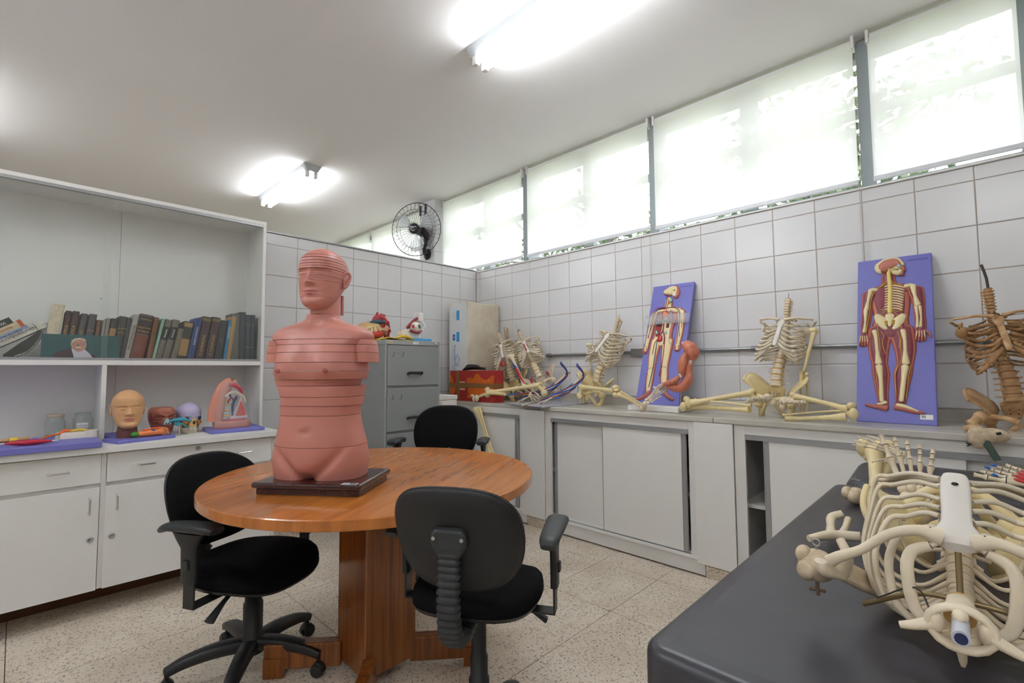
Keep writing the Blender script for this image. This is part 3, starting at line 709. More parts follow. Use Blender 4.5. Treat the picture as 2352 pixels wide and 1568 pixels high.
t = thing('joint_model', 'white oval joint model with a yellow strip and orange strap, on the blue board', 'model', (.21, 3.36, z1_))
MB().loft([superring(.068 * k, .05 * k, 28, 2.4, z, .215, 3.36) for k, z in ((1, z1_), (1.0, z1_ + .022), (.94, z1_ + .03))]).build('base', pm('ivory', '#e9e2d4', .45), t, world=True)
MB().loft([superring(.028, .034, 16, 3, z, .285, 3.345) for z in (z1_, z1_ + .034)]).build('end_block', pm('ivory', '#e9e2d4', .45), t, world=True)
MB().tube([(.20, 3.36, z1_ + .034), (.235, 3.365, z1_ + .039), (.27, 3.36, z1_ + .035)], [(.012, .004), (.016, .006), (.012, .004)], 10, sub=4, up=(0, 0, 1)).build('yellow_strip', yel, t, world=True)
MB().tube([(.165, 3.352, z1_ + .032), (.185, 3.355, z1_ + .040), (.21, 3.36, z1_ + .036)], [(.008, .003), (.014, .008), (.008, .003)], 10, sub=4, up=(0, 0, 1)).build('orange_strip', pm('orange_red', '#ee6b2c', .45), t, world=True)
MB().tube([(.175, 3.33, z1_ + .031), (.12, 3.30, z1_ + .022), (.08, 3.27, z1_ + .004), (.03, 3.27, z1_ + .003)], [(.007, .003)], 8, sub=5, up=(0, 0, 1)).build('strap', pm('orange_red', '#ee6b2c', .45), t, world=True) if False else MB().tube([(.175, 3.33, z1_ + .031), (.12, 3.30, z1_ + .022), (.08, 3.27, z1_ + .006), (.03, 3.27, z1_ + .005)], .0045, 8, sub=5).build('strap', pm('orange_red', '#ee6b2c', .45), t, world=True)
t = thing('finger_model', 'tan finger joint model with yellow band on the blue board', 'model', (0, 3.36, z1_))
MB().tube([(-.05, 3.345, z1_ + .011), (.0, 3.36, z1_ + .011), (.055, 3.38, z1_ + .012)], [(.012, .010), (.011, .009), (.015, .011)], 12, sub=3).build('bone', pm('tan_wax', '#bd9468', .5), t, world=True)
MB().tube([(-.012, 3.35, z1_ + .0125), (.012, 3.357, z1_ + .0125)], [(.014, .012)] * 2, 12).build('yellow_band', yel, t, world=True)
# jars
def jar(lb, x, y, r0, h, lidmat, fill=None, tag_=False):
    t = thing('specimen_jar', lb, 'jar', (x, y, zc_)); k = r0
    MB().lathe([(k * .96, 0), (k, .004), (k, h * .72), (k * .9, h * .80), (k * .78, h * .84), (k * .78, h * .96), (k * .76, h * .96), (k * .76, h * .84), (k * .96, h * .71), (k * .96, .006), (.001, .006)], 28, caps=False).build('glass_body', jar_m, t)
    if lidmat: MB().lathe([(k * .84, h * .9), (k * .86, h * .905), (k * .86, h * .99), (k * .83, h), (.001, h)], 28).build('lid', lidmat, t)
    else: MB().lathe([(k * .80, h * .88), (k * .84, h * .89), (k * .84, h * .97), (k * .80, h * .98), (k * .78, h * .93)], 28, caps=False).build('rim', jar_m, t)
    if fill: MB().lathe([(k * .95, .007), (k * .95, fill), (.001, fill)], 28).build('liquid', glassy('dark_liquid', (.10, .13, .16), .45, .05), t)
    if tag_:
        g = [[V((k * 1.012 * math.sin(a), -k * 1.012 * math.cos(a), z)) for a in [-.75 + .1 * q for q in range(13)]] for z in (h * .33, h * .6)]
        MB().sheet(g, .0006).build('paper_label', white_p, t)
        scribble(.045, .007, inkbl, t, T((-.004, -k * 1.03, h * .5)) @ RX(PI / 2), 'label_writing', 3)
jar('clear glass jar with a beige lid and dark residue at its bottom', .158, 3.62, .042, .137, pm('beige_lid', '#c9b49c', .6), .028)
jar('lidless glass jar with a white paper label, beside the hutch divider', .272, 3.63, .044, .143, None, None, True)
# sliced tan head with its orange organ model
board('blue display board under the tan sliced head, at the counter front', .478, 3.262, .268, .172, .018, .27)
board('blue display board behind the tan sliced head, by the divider', .425, 3.54, .15, .16, .018)
t = thing('head_model', 'tan sliced head model with closed eyes on the blue board', 'model', (.425, 3.29, zc_ + .018), RZ(-.02))
MB().loft([superring(.045, .055, 28, 2.2, z, .0, .0) for z in (0, .03)] + [superring(.040, .05, 28, 2.2, .062, 0, -.005)]).build('neck', pm('maroon_neck', '#6d4339', .5), t)
sliced_head(t, .205, [0, .18, .42, .455, .49, .52, .56, .60, .64, .69, .73, .78, 1.0], skin2, pm('tan_lips', '#c47a6a', .45), T((0, 0, .048)), .0028, earmat=.4)
t = thing('organ_model', 'orange tubular organ model with green tip, lying before the tan head', 'model', (.52, 3.235, zc_ + .018))
zo = zc_ + .019
MB().tube([(.462, 3.215, zo + .017), (.50, 3.218, zo + .020), (.545, 3.232, zo + .021), (.572, 3.238, zo + .022)], [(.012, .013), (.017, .018), (.017, .018), (.019, .021)], 16, sub=4).build('body', orange, t, world=True)
MB().tube([(.575, 3.262, zo + .023), (.578, 3.222, zo + .022)], .020, 18).build('open_end', orange, t, world=True)
MB().tube([(.578, 3.2215, zo + .022), (.578, 3.2205, zo + .022)], .0145, 18).build('lumen', pm('lumen_tan', '#b9744e', .5), t, world=True)
MB().ell((.447, 3.206, zo + .018), (.018, .014, .014), 12, 8).build('green_tip', green, t, world=True)
MB().tube([(.48, 3.208, zo + .036), (.52, 3.215, zo + .042), (.555, 3.225, zo + .042)], .004, 6, sub=3).build('flap', pm('orange_red', '#ee6b2c', .45), t, world=True)
MB().ell((.525, 3.212, zo + .034), (.006, .004, .005), 8, 6).ell((.532, 3.212, zo + .032), (.005, .004, .004), 8, 6).build('blue_spot', blue, t, world=True)
# face muscle model
t = thing('face_model', 'red brown face muscle model with light blue nose, between the tan head and the skull', 'model', (.60, 3.43, zc_), RZ(.12))
H = .185; faceb = pm('face_muscle', '#b5705c', .4, col2='#a15c4a', scale=20)
MB().join(head_slice(H, 0.02, .86, True)).build('face', [faceb, pm('orange_lips', '#cf6a45', .4)], t)
mm = MB()
for s in (-1, 1):
    mm.tube([(s * .012, -.079, .112), (s * .03, -.080, .120), (s * .048, -.068, .122)], .0022, 5, sub=3)
    mm.tube([(s * .02, -.080, .098), (s * .045, -.068, .094), (s * .056, -.052, .098)], .0018, 5, sub=3)
    mm.tube([(s * .026, -.082, .062), (s * .046, -.068, .078), (s * .056, -.05, .074)], .002, 5, sub=3)
    mm.tube([(s * .022, -.074, .03), (s * .03, -.074, .045), (s * .03, -.08, .02)], .0018, 5, sub=3)
mm.build('muscle_line', pm('face_line', '#6d3a2e', .5), t)
for s_ in (-1, 1): MB().ell((s_ * .052, -.012, .105), (.014, .035, .035), 12, 8).build('temple_muscle', muscle, t)
MB().prism([(-.017, -.008), (.017, -.008), (.011, .012), (0, .026), (-.011, .012)], 0, .022, X=T((0, -.078, .074)) @ RX(PI / 2)).build('nose_cartilage', pm('pale_cyan', '#a9ccd2', .4), t)
MB().ell((-.006, -.1005, .071), (.004, .001, .005), 10, 6).ell((.006, -.1005, .071), (.004, .001, .005), 10, 6).build('nostril', pm('nostril_dark', '#3a3440', .6), t)
mm = MB()
for k in range(5): mm.ell((-.012 + .006 * k, -.080, .016), (.003, .003, .004), 6, 5)
mm.build('teeth', white_p, t); MB().tube([(-.048, -.03, .012), (-.04, -.06, .004), (0, -.074, .003), (.04, -.06, .004)], .004, 6, sub=3).build('jaw_bone', bone, t)
# coloured skull
t = thing('skull_model', 'skull model painted lilac, orange and blue, right of the face muscle model', 'skull', (.735, 3.45, zc_), RZ(.22))
H = .182; lil = pm('lilac_bone', '#b9b2d2', .25, coat=.4)
m = head_slice(H, .40, 1.0, None, 0); m.build('cranium', lil, t)
MB().tube([(-.046, -.045, .098), (-.03, -.066, .106), (-.012, -.066, .098), (0, -.070, .097), (.012, -.066, .098), (.03, -.066, .106), (.046, -.045, .098)], .006, 8, sub=3).build('brow_ridge', lil, t)
dk = pm('orbit_dark', '#3d3a40', .8)
for s in (-1, 1):
    MB().ell((s * .027, -.060, .086), (.017, .008, .014), 14, 8).build('orbit', dk, t)
    MB().ell((s * .036, -.054, .064), (.014, .012, .015), 12, 8).build('cheekbone', pm('zygoma_orange', '#d48a2e', .35), t)
    MB().ell((s * .050, -.028, .088), (.009, .016, .022), 12, 8).build('temple', pm('temple_blue', '#3f8ab5', .35), t)
    MB().tube([(s * .047, -.030, .060), (s * .047, -.020, .04), (s * .042, -.026, .020), (s * .022, -.056, .010), (0, -.066, .009)], [(.006, .010), (.006, .010), (.006, .011), (.007, .013), (.008, .014)], 8, sub=3, up=(0, 0, 1)).build('mandible', bone, t)
MB().loft([superring(.020, .016, 16, 2.4, .026, 0, -.054), superring(.026, .018, 16, 2.4, .045, 0, -.052), superring(.017, .014, 16, 2.4, .07, 0, -.058), superring(.008, .010, 16, 2.4, .095, 0, -.064)]).build('maxilla', pm('maxilla_cream', '#e3c07c', .35), t)
MB().ell((0, -.073, .062), (.007, .004, .011), 10, 8).build('nasal_opening', dk, t)
mm = MB()
for row in (.022, .031):
    for k in range(10):
        a = -1.1 + 2.2 * k / 9; mm.box((.021 * math.sin(a), -.052 - .021 * math.cos(a), row), (.0036, .003, .0075))
mm.build('teeth', white_p, t, bev=.0006); MB().loft([superring(.040, .05, 20, 2.2, .03, 0, .0), superring(.05, .06, 20, 2.2, .07, 0, .0)]).build('skull_base', pm('olive_bone', '#a8923e', .5), t)
# turquoise ventricle model on a stand
t = thing('ventricle_model', 'turquoise brain ventricle model on a thin clear stand, before the skull', 'model', (.672, 3.345, zc_), RZ(.1))
tq = pm('turquoise', '#3ea3b6', .3, coat=.3)
MB().lathe([(.045, 0), (.045, .003), (.043, .004), (.001, .004)], 28).build('base', jar_m, t)
MB().tube([(0, 0, .004), (0, 0, .062)], .0035, 10).build('rod', pm('clear_acrylic', '#c8b9bb', .2), t)
MB().tube([(-.055, 0, .078), (-.03, -.004, .088), (.005, -.004, .090), (.04, 0, .080), (.06, .004, .074)], [(.008, .006), (.02, .009), (.024, .011), (.02, .008), (.005, .003)], 12, sub=4).build('lateral_ventricle', tq, t)
MB().tube([(-.03, 0, .07), (-.012, -.004, .060), (.008, -.004, .066), (.02, 0, .058), (.036, .002, .042), (.05, .002, .04)], [.005, .008, .007, .006, .005, .003], 8, sub=4).ell((-.01, -.004, .072), (.012, .008, .010), 10, 8).build('third_ventricle', tq, t)
MB().ell((.012, -.010, .075), (.004, .004, .004), 8, 6).build('orange_spot', pm('orange_red', '#ee6b2c', .45), t)
# wrapped lung / larynx section
board('blue display board under the film wrapped chest model, right end of the counter', .955, 3.345, .29, .26, .02, -.06)
t = thing('chest_model', 'film wrapped chest section model with vertebrae, near the right side of the hutch', 'model', (.945, 3.35, zc_ + .02), RZ(.05))
fl_ = pm('flesh', '#d08a74', .4)
MB().loft([superring(.10, .055, 28, 3, z, 0, 0) for z in (0, .034)] + [superring(.092, .05, 28, 3, .04, 0, 0)], sm=False).build('base', fl_, t, bev=.003)
wallp = [(-.088, 0, .04), (-.080, 0, .12), (-.066, 0, .19), (-.040, 0, .25), (-.012, 0, .278), (.016, 0, .262)]
MB().tube(wallp, [(.018, .05), (.017, .05), (.017, .046), (.016, .04), (.014, .03), (.008, .02)], 12, sub=4, up=(1, 0, 0)).build('chest_wall', fl_, t)
MB().tube([(-.03, -.03, .262), (.0, -.03, .258), (.03, -.03, .235), (.045, -.028, .205)], [(.012, .012), (.018, .016), (.016, .014), (.006, .008)], 10, sub=4).build('throat', pm('throat_rose', '#c0505c', .35), t)
MB().tube([(-.05, -.034, .19), (-.02, -.036, .215), (.02, -.034, .212), (.055, -.03, .18), (.065, -.028, .15)], .008, 8, sub=4).build('collar_ring', bone, t)
mm = [MB(), MB()]
for k in range(9):
    mm[k % 2].box((-.048 + .002 * k, -.038, .062 + .0155 * k), (.026, .016, .012))
mm[0].build('vertebrae', pm('pale_cyan', '#a9ccd2', .4), t, bev=.003); mm[1].build('vertebrae', pm('ochre_bone', '#d3b070', .5), t, bev=.003)
MB().tube([(-.012, -.046, .075), (-.014, -.048, .13), (-.004, -.048, .17), (.012, -.046, .195)], [.006, .007, .009, .006], 8, sub=4).tube([(-.005, -.048, .165), (-.025, -.048, .19), (-.03, -.045, .205)], .004, 6, sub=3).build('vessel', pm('slate_blue', '#46587c', .4), t)
MB().tube([(-.02, -.05, .185), (-.035, -.05, .172), (-.04, -.048, .15)], .004, 6, sub=3).tube([(.004, -.05, .19), (.01, -.05, .175)], .005, 6).build('artery', pm('brick_red', '#a83c22', .4), t)
MB().prism([(-.026, .055), (.078, .055), (.062, .09), (.045, .15), (.036, .20), (.016, .14)], -.01, .045, X=Matrix(((1, 0, 0, 0), (0, 0, -1, 0), (0, 1, 0, 0), (0, 0, 0, 1)))).build('lung_cavity', pm('pale_rose', '#dccfd2', .3), t, bev=.004)
MB().prism([(.006, .07), (.064, .072), (.05, .12), (.034, .165)], .045, .049, X=Matrix(((1, 0, 0, 0), (0, 0, -1, 0), (0, 1, 0, 0), (0, 0, 0, 1)))).build('lung_lobe', pm('lung_red', '#cf5a52', .35), t, bev=.002)
MB().ell((.01, -.012, .042), (.065, .036, .026), 18, 10).build('diaphragm', pm('throat_rose', '#c0505c', .35), t)
rr = []
for k in range(9):
    z = .01 + .275 * k / 8; hw = interp(z, [0, .05, .15, .22, .29], [.108, .106, .088, .07, .03]); xo = interp(z, [0, .15, .29], [0, -.008, -.015])
    rr.append([V((q.x * (1 + .04 * math.sin(5 * j + k * 2)), q.y * (1 + .05 * math.cos(7 * j + k)), z)) for j, q in enumerate(superring(hw, .062 * (1 - .35 * z / .29), 24, 2.4, z, xo, 0))])
MB().loft(rr, 0, True, False, True).build('plastic_wrap', film_m, t)
# ================================================================ counter along the window wall
fx = 2.79
def slab(lb_parent, y0, y1, x0=2.772):
    return MB().span(x0, XW - .022, y0 + .0008, y1 - .0008, .888, .918).build('marble_slab', marble, lb_parent, world=True, bev=.004)
ct = thing('countertop', 'long grey marble countertop under the windows carrying the skeletons', 'countertop', (3.06, 1.5, .888))
slab(ct, 2.393, 3.765, 2.79); slab(ct, 1.095, 2.393); slab(ct, -.35, 1.095); slab(ct, -1.6, -.35)
for y0, y1 in ((2.393, 3.765), (1.095, 2.393), (-.35, 1.095), (-1.6, -.35)):
    MB().span(XW - .021, XW - .001, y0 + .0008, y1 - .0008, .888, .980).build('backsplash', marble, ct, world=True, bev=.002)
def cabinet(y0, y1, oy0, oy1, doors, lb, shelf=True):
    """y0..y1 carcass, oy0..oy1 opening, doors = [(a, b, layer)]"""
    r = thing('sliding_cabinet', lb, 'cabinet', (3.06, (y0 + y1) / 2, 0)); t = .018
    b = MB()
    b.span(fx, fx + t, y0, oy0, .10, .887).span(fx, fx + t, oy1, y1, .10, .887).span(fx, fx + t, oy0, oy1, .836, .887)
    b.span(fx + t, 3.33, y0, y0 + t, .10, .887).span(fx + t, 3.33, y1 - t, y1, .10, .887).span(3.33, 3.345, y0, y1, .10, .887).span(fx + t, 3.33, y0 + t, y1 - t, .10, .12)
    b.build('carcass', lam2, r, world=True, bev=.001)
    MB().span(fx - .006, fx + .03, y0 - .01, y1 + .0, .092, .110).build('sill', lam, r, world=True, bev=.002)
    MB().span(fx + .004, fx + .02, y0 - .01, y1, .011, .0915).build('kickboard', lam2, r, world=True)
    for y in (y0 + .06, y1 - .06): MB().lathe([(.02, 0), (.02, .008), (.012, .011)], 12, X=T((fx + .06, y, 0))).build('foot', plast, r, world=True)
    if shelf: MB().span(fx + .06, 3.33, y0 + t, y1 - t, .43, .45).build('shelf', lam2, r, world=True)
    MB().span(fx - .003, fx + .004, oy0, oy1, .808, .8355).span(fx + .004, fx + .05, oy0, oy1, .829, .8355).build('rail', alu, r, world=True)
    MB().span(fx + .004, fx + .05, oy0, oy1, .1105, .114).build('rail', alu, r, world=True)
    for a, c, ly in doors:
        x = fx + .006 + .030 * ly
        d = MB().span(x, x + .015, a, c, .117, .826).build('sliding_door', lam, r, world=True, bev=.001)
        lo = abs(a - oy0) < abs(c - oy1)
        ye = (a - .0, a + .027) if lo else (c - .027, c)
        p = MB().span(x - .003, x - .0002, ye[0], ye[0] + .005, .117, .826).span(x - .003, x - .0002, ye[1] - .005, ye[1], .117, .826).span(x - .001, x - .0002, *ye, .117, .826)
        p.build('pull_profile', alu, d, world=True)
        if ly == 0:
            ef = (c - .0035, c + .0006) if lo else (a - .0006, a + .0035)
            MB().span(x - .0012, x + .0155, *ef, .117, .826).build('seam_shade_strip', pm('seam_shade_grey', '#8f8d8a', .5), d, world=True)  # grey line painted in for the shade where the doors overlap
    return r
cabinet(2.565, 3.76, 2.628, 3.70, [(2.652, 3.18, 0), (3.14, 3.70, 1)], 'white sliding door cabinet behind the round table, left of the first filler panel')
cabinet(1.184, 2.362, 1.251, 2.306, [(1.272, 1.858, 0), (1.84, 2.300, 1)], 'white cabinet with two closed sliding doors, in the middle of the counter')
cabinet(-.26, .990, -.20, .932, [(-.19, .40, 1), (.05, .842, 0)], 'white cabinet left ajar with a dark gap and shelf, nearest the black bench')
def filler(y0, y1, lb):
    r = thing('filler_panel', lb, 'panel', (fx, (y0 + y1) / 2, 0))
    MB().span(fx - .016, fx - .001, y0, y1, .080, .886).build('face_panel', lam, r, world=True, bev=.001)
    MB().span(fx + .02, fx + .04, y0 + .001, y1 - .04, .0705, .11).build('batten', lam2, r, world=True)
    MB().span(fx + .006, fx + .30, y0 + .001, y1 - .04, 0, .07).build('plinth_block', terr, r, world=True, bev=.003)
filler(2.363, 2.592, 'narrow white filler panel over a terrazzo block, nearer the room corner')
filler(.992, 1.211, 'narrow white filler panel over a terrazzo block, beside the gaping cabinet')
# conduit along the wall
r = thing('conduit', 'grey metal conduit with couplings running along the tiles behind the skeletons', 'pipe', (3.33, 1.5, 1.31))
pm('galvanised', '#a3a5a6', .32, metal=.75, var=.2, scale=20)
for a, b in ((-1.2, -.05), (-.05, 1.03), (1.03, 1.80), (1.93, 2.78)): MB().tube([(3.338, a, 1.324), (3.338, b, 1.324)], .0125, 14).build('pipe', MATS['galvanised'], r, world=True)
for y in (-.05, 1.03, 2.77): MB().tube([(3.338, y - .025, 1.324), (3.338, y + .025, 1.324)], .0165, 14).build('coupling', pm('dark_zinc', '#7d7f81', .45, metal=.5), r, world=True)
MB().span(3.315, 3.3585, 1.80, 1.93, 1.293, 1.352).build('junction_box', pm('dark_zinc', '#7d7f81', .45, metal=.5), r, world=True, bev=.004)
MB().tube([(3.338, 1.79, 1.324), (3.338, 1.80, 1.324)], .018, 14).build('lock_nut', plast, r, world=True)

# ================================================================ filing cabinet and what stands on it
r = thing('filing_cabinet', 'grey steel filing cabinet with four drawers, left of the white foam boxes', 'cabinet', (2.08, 3.4, 0)); fy = 3.05
a, b = 1.838, 2.322
MB().span(a, b, fy + .004, 3.74, 0, 1.385).build('body', cab_grey, r, world=True, bev=.002)
MB().span(a - .002, b + .002, fy - .004, 3.742, 1.385, 1.42).build('top', cab_grey2, r, world=True, bev=.003)
MB().span(a, a + .013, fy - .002, fy + .004, 0, 1.385).span(b - .013, b, fy - .002, fy + .004, 0, 1.385).build('side_frame', cab_grey2, r, world=True)
zs = [1.382, 1.07, .742, .414, .086]
for k in range(4):
    d = MB().span(a + .016, b - .016, fy - .010, fy + .004, zs[k + 1] + .014, zs[k] - .004).build('drawer', cab_grey, r, world=True, bev=.004)
    zh = zs[k + 1] + .10
    h = MB().tube([(2.022, fy - .010, zh), (2.022, fy - .034, zh + .008), (2.14, fy - .034, zh + .008), (2.14, fy - .010, zh)], [(.006, .010)] * 4, 8, up=(0, 0, 1), sq=.5)
    h.build('handle', plast, d, world=True)
    hk = MB()
    if k < 3:
        for x in (([1.905, 1.985], [1.90, 1.97], [1.955])[k]):
            hk.tube([(x, fy - .011, zs[k] - .05), (x, fy - .0125, zs[k] - .08), (x - .018, fy - .0125, zs[k] - .083)], .0015, 5)
        hk.build('label_hook', plast2, d, world=True)
scribble(.07, .014, pm('pen_blue', '#54708f', .7), r, T((1.945 - 2.08, fy - .0105 - 3.4, zs[0] - .062)) @ RX(PI / 2), 'handwriting', 5)
MB().span(2.074, 2.12, fy - .0048, fy - .0042, 1.394, 1.411).build('number_plate', white_p, r, world=True)
lettering('07946', .011, inkb, r, T((2.097 - 2.08, fy - .005 - 3.4, 1.4025)) @ RX(PI / 2), 'plate_number')
MB().span(1.852, 1.905, fy - .0046, fy - .0042, 1.392, 1.413).build('old_sticker', pm('sticker_tan', '#b7a88c', .8), r, world=True)
MB().lathe([(.012, 0), (.012, .006), (.008, .008), (.001, .008)], 16, X=T((2.285, fy - .004, 1.404)) @ RX(PI / 2)).build('key_lock', chrome, r, world=True)
zt = 1.4205
# heart model
XH = T((.075, 0, 0)); t = thing('heart_model', 'large open heart model with yellow fat and red vessels on the filing cabinet', 'model', (1.945, 3.40, zt + .0))
def onpl(px, py, y): return W(px, py, 1, y)
hy_ = 3.40
MB().ell((1.80, hy_, zt + .085), (.145, .085, .065), 20, 14, R=Matrix.Rotation(-.38, 3, 'Y')).build('ventricle', pm('heart_red', '#c0504a', .35, col2='#d8c98e', scale=7), t, world=True, X=XH)
MB().ell((1.83, hy_ - .045, zt + .066), (.115, .06, .055), 20, 14, R=Matrix.Rotation(-.2, 3, 'Y')).build('fat_layer', pm('fat_yellow', '#e2d39b', .4, col2='#d9a27c', scale=30), t, world=True, X=XH)
MB().ell((1.845, hy_ - .088, zt + .055), (.075, .025, .03), 16, 10, R=Matrix.Rotation(-.12, 3, 'Y')).build('muscle_window', pm('heart_orange', '#cf4a35', .35, col2='#b53a2c', scale=40), t, world=True, X=XH)
tr = MB()
for x0 in (-.09, -.06, -.02, .03, .07, .10):
    tr.tube([(1.83 + x0 * .5, hy_ - .085, zt + .115 - abs(x0) * .2), (1.83 + x0, hy_ - .108, zt + .07), (1.83 + x0 * 1.3, hy_ - .09, zt + .025)], .0022, 5, sub=4)
tr.build('coronary_vessel', pm('coronary', '#4c4030', .5), t, world=True, X=XH)['kind'] = 'stuff'
MB().tube([(1.80, hy_ - .03, zt + .13), (1.86, hy_ - .05, zt + .155), (1.93, hy_ - .05, zt + .15), (1.97, hy_ - .04, zt + .13)], [.012, .02, .022, .014], 12, sub=4).build('blue_vein', pm('vein_slate', '#3c5060', .35), t, world=True, X=XH)
MB().tube([(1.86, hy_ - .02, zt + .14), (1.89, hy_, zt + .185), (1.94, hy_, zt + .19), (1.985, hy_, zt + .14), (1.99, hy_, zt + .07), (1.97, hy_, zt + .015)], [.018, .026, .028, .026, .022, .018], 14, sub=4).build('aorta', pm('aorta_red', '#b5383f', .35), t, world=True, X=XH)
for x in (1.895, 1.93, 1.955): MB().tube([(x, hy_, zt + .19), (x + .008, hy_, zt + .235 - (x - 1.895) * .2)], [.013, .010], 12).build('aortic_branch', pm('aorta_red', '#b5383f', .35), t, world=True, X=XH)
MB().ell((1.93, hy_ - .06, zt + .095), (.04, .03, .045), 14, 10).build('atrium', pm('atrium_tan', '#cfa184', .4), t, world=True, X=XH)
for p in ((1.905, zt + .125), (1.955, zt + .085), (1.94, zt + .15)): MB().lathe([(.014, 0), (.014, .02), (.009, .022), (.008, .01)], 14, X=T((p[0], hy_ - .075, p[1])) @ RX(PI / 2)).build('vein_stub', pm('aorta_red', '#b5383f', .35), t, world=True, X=XH)
MB().tube([(1.74, hy_, zt + .012), (1.86, hy_, zt + .012), (1.95, hy_, zt + .012)], [(.05, .010)] * 3, 12, up=(0, 0, 1)).build('foot', white_p, t, world=True, X=XH) if False else MB().lathe([(.06, 0), (.06, .022)], 20, X=T((1.85, hy_, zt + .001))).build('foot', white_p, t, world=True, X=XH)
# yellow folder
t = thing('yellow_pouch', 'crumpled yellow plastic pouch lying on the filing cabinet before the heart', 'pouch', (1.95, 3.16, zt))
g = [[V((1.845 + .26 * j / 14, 3.075 + .20 * i / 6, zt + .004 + .016 * max(0, math.sin(j * .42)) * (1 - .5 * abs(i - 2) / 4) + .004 * math.sin(i * 2 + j))) for j in range(15)] for i in range(7)]
MB().sheet(g, .004).build('sheet', pm('plastic_yellow', '#e3b81e', .35), t, world=True)
MB().tube([(1.935, 3.07, zt + .014), (1.99, 3.065, zt + .030), (2.05, 3.067, zt + .024), (2.095, 3.072, zt + .010)], [(.006, .004), (.012, .010), (.010, .008), (.004, .003)], 8, sub=5, up=(0, 0, 1)).build('fold', pm('plastic_yellow', '#e3b81e', .35), t, world=True)
# eye model
t = thing('eye_model', 'eyeball in white orbit block model on a light blue base, on the filing cabinet', 'model', (2.15, 3.14, zt))
MB().prism([(2.10, 3.07), (2.265, 3.07), (2.265, 3.22), (2.10, 3.22)], zt, zt + .022).build('base', pm('sky_blue', '#4f9fd0', .45), t, world=True, bev=.004)
zb = zt + .0225
MB().span(2.06, 2.185, 3.11, 3.19, zb, zb + .065).build('orbit_block', white_p, t, world=True, bev=.006)
MB().span(2.02, 2.06, 3.11, 3.19, zb + .02, zb + .055).build('nerve_block', pm('ivory', '#e9e2d4', .45), t, world=True, bev=.004)
MB().ell((2.135, 3.115, zb + .085), (.045, .045, .045), 20, 14).build('eyeball', pm('sclera', '#e6dfcf', .2, coat=.6), t, world=True)
ed = V((.35, -.9, .15)).normalized()
for k, (rr_, nm, c) in enumerate(((.019, 'iris', '#5b7378'), (.008, 'pupil', '#1c2226'))):
    MB().lathe([(rr_, 0), (rr_ * .8, .003), (.001, .004)], 18, X=T(V((2.135, 3.115, zb + .085)) + ed * (.0415 + .002 * k)) @ frame(ed)).build(nm, pm('eye_' + nm, c, .15), t, world=True)
MB().tube([(2.065, 3.12, zb + .075), (2.09, 3.115, zb + .10), (2.14, 3.12, zb + .145), (2.18, 3.13, zb + .165)], [(.006, .012), (.012, .014), (.014, .012), (.01, .01)], 10, sub=4).build('upper_muscle', pm('eye_muscle', '#8f2f33', .4), t, world=True)
MB().tube([(2.08, 3.10, zb + .06), (2.11, 3.085, zb + .045), (2.15, 3.085, zb + .042), (2.185, 3.10, zb + .06)], [(.012, .010), (.012, .009), (.012, .009), (.008, .006)], 10, sub=4).build('lower_muscle', pm('eye_muscle', '#8f2f33', .4), t, world=True)
MB().span(2.086, 2.10, 3.068, 3.085, zb + .075, zb + .10).build('red_tag', pm('eye_tag', '#b03a42', .4), t, world=True, bev=.002)
MB().loft([[V((2.185 + dx, 3.14 + y, z)) for dx, y in ((-.02, -.04), (.03, -.03), (.035, .05), (-.02, .05))] for dx0, z in ((0, zb + .13), (0, zb + .16), (0, zb + .205))], 0, False).build('brow_block', white_p, t, world=True, bev=.012)
MB().tube([(2.20, 3.12, zb + .135), (2.225, 3.115, zb + .10), (2.205, 3.12, zb + .06), (2.19, 3.12, zb + .04)], [(.012, .012), (.014, .012), (.008, .01), (.004, .004)], 8, sub=3).build('lid', white_p, t, world=True)

# ================================================================ foam boxes, red carton
t = thing('foam_block', 'tall white polystyrene box with blue printing standing in the room corner', 'box', (3.14, 3.55, .918))
MB().span(2.925, 3.337, 3.41, 3.69, .919, 1.838).build('body', foam_old, t, world=True, bev=.012)
MB().span(2.9225, 2.9245, 3.422, 3.678, .925, 1.828).build('printed_side', pm('printed_white', '#dfe2e4', .5), t, world=True)
logo_b = pm('logo_blue', '#2f9ad6', .5); logo_d = pm('logo_navy', '#2d56a0', .5); logo_r = pm('logo_rose', '#dfb5aa', .5)
Xp = Matrix(((0, 0, -1, 2.8372), (-1, 0, 0, 0), (0, 1, 0, 0), (0, 0, 0, 1)))
SX = 2.9216
def fy_(y): return y * 1.03
def fz_(z): return 1.2 + (z - 1.2) * 1.03
for z in (1.70, 1.50, 1.07, .915): MB().span(SX, SX + .0008, fy_(3.425), fy_(3.468), fz_(z - .042), fz_(z + .048)).build('blue_square', logo_b, t, world=True)
for z in (1.70, 1.07): MB().tube([V((SX, fy_(3.50) + .019 * math.cos(q * .42), fz_(z) + .03 * math.sin(q * .42))) for q in range(15)], .0018, 4, closed=True).build('round_mark', logo_r, t, world=True)
for z in (1.50, .915):
    MB().span(SX, SX + .0008, fy_(3.487), fy_(3.522), fz_(z - .028), fz_(z + .028)).build('navy_mark', logo_d, t, world=True)
    MB().tube([V((SX, fy_(3.504) + .008 * math.cos(q * .8), fz_(z) + .008 * math.sin(q * .8))) for q in range(8)], .0015, 4, closed=True).build('round_mark', white_p, t, world=True)
rc = MB()
for k in range(5):
    a0 = 2 * PI * k / 5; rc.tube([V((SX, fy_(3.452) + .027 * math.cos(a0 + u), 1.288 + .052 * math.sin(a0 + u))) for u in (0, .45, .95)], .0035, 5)
rc.build('recycling_mark', logo_b, t, world=True)
inv = WORLD[t.name].inverted()
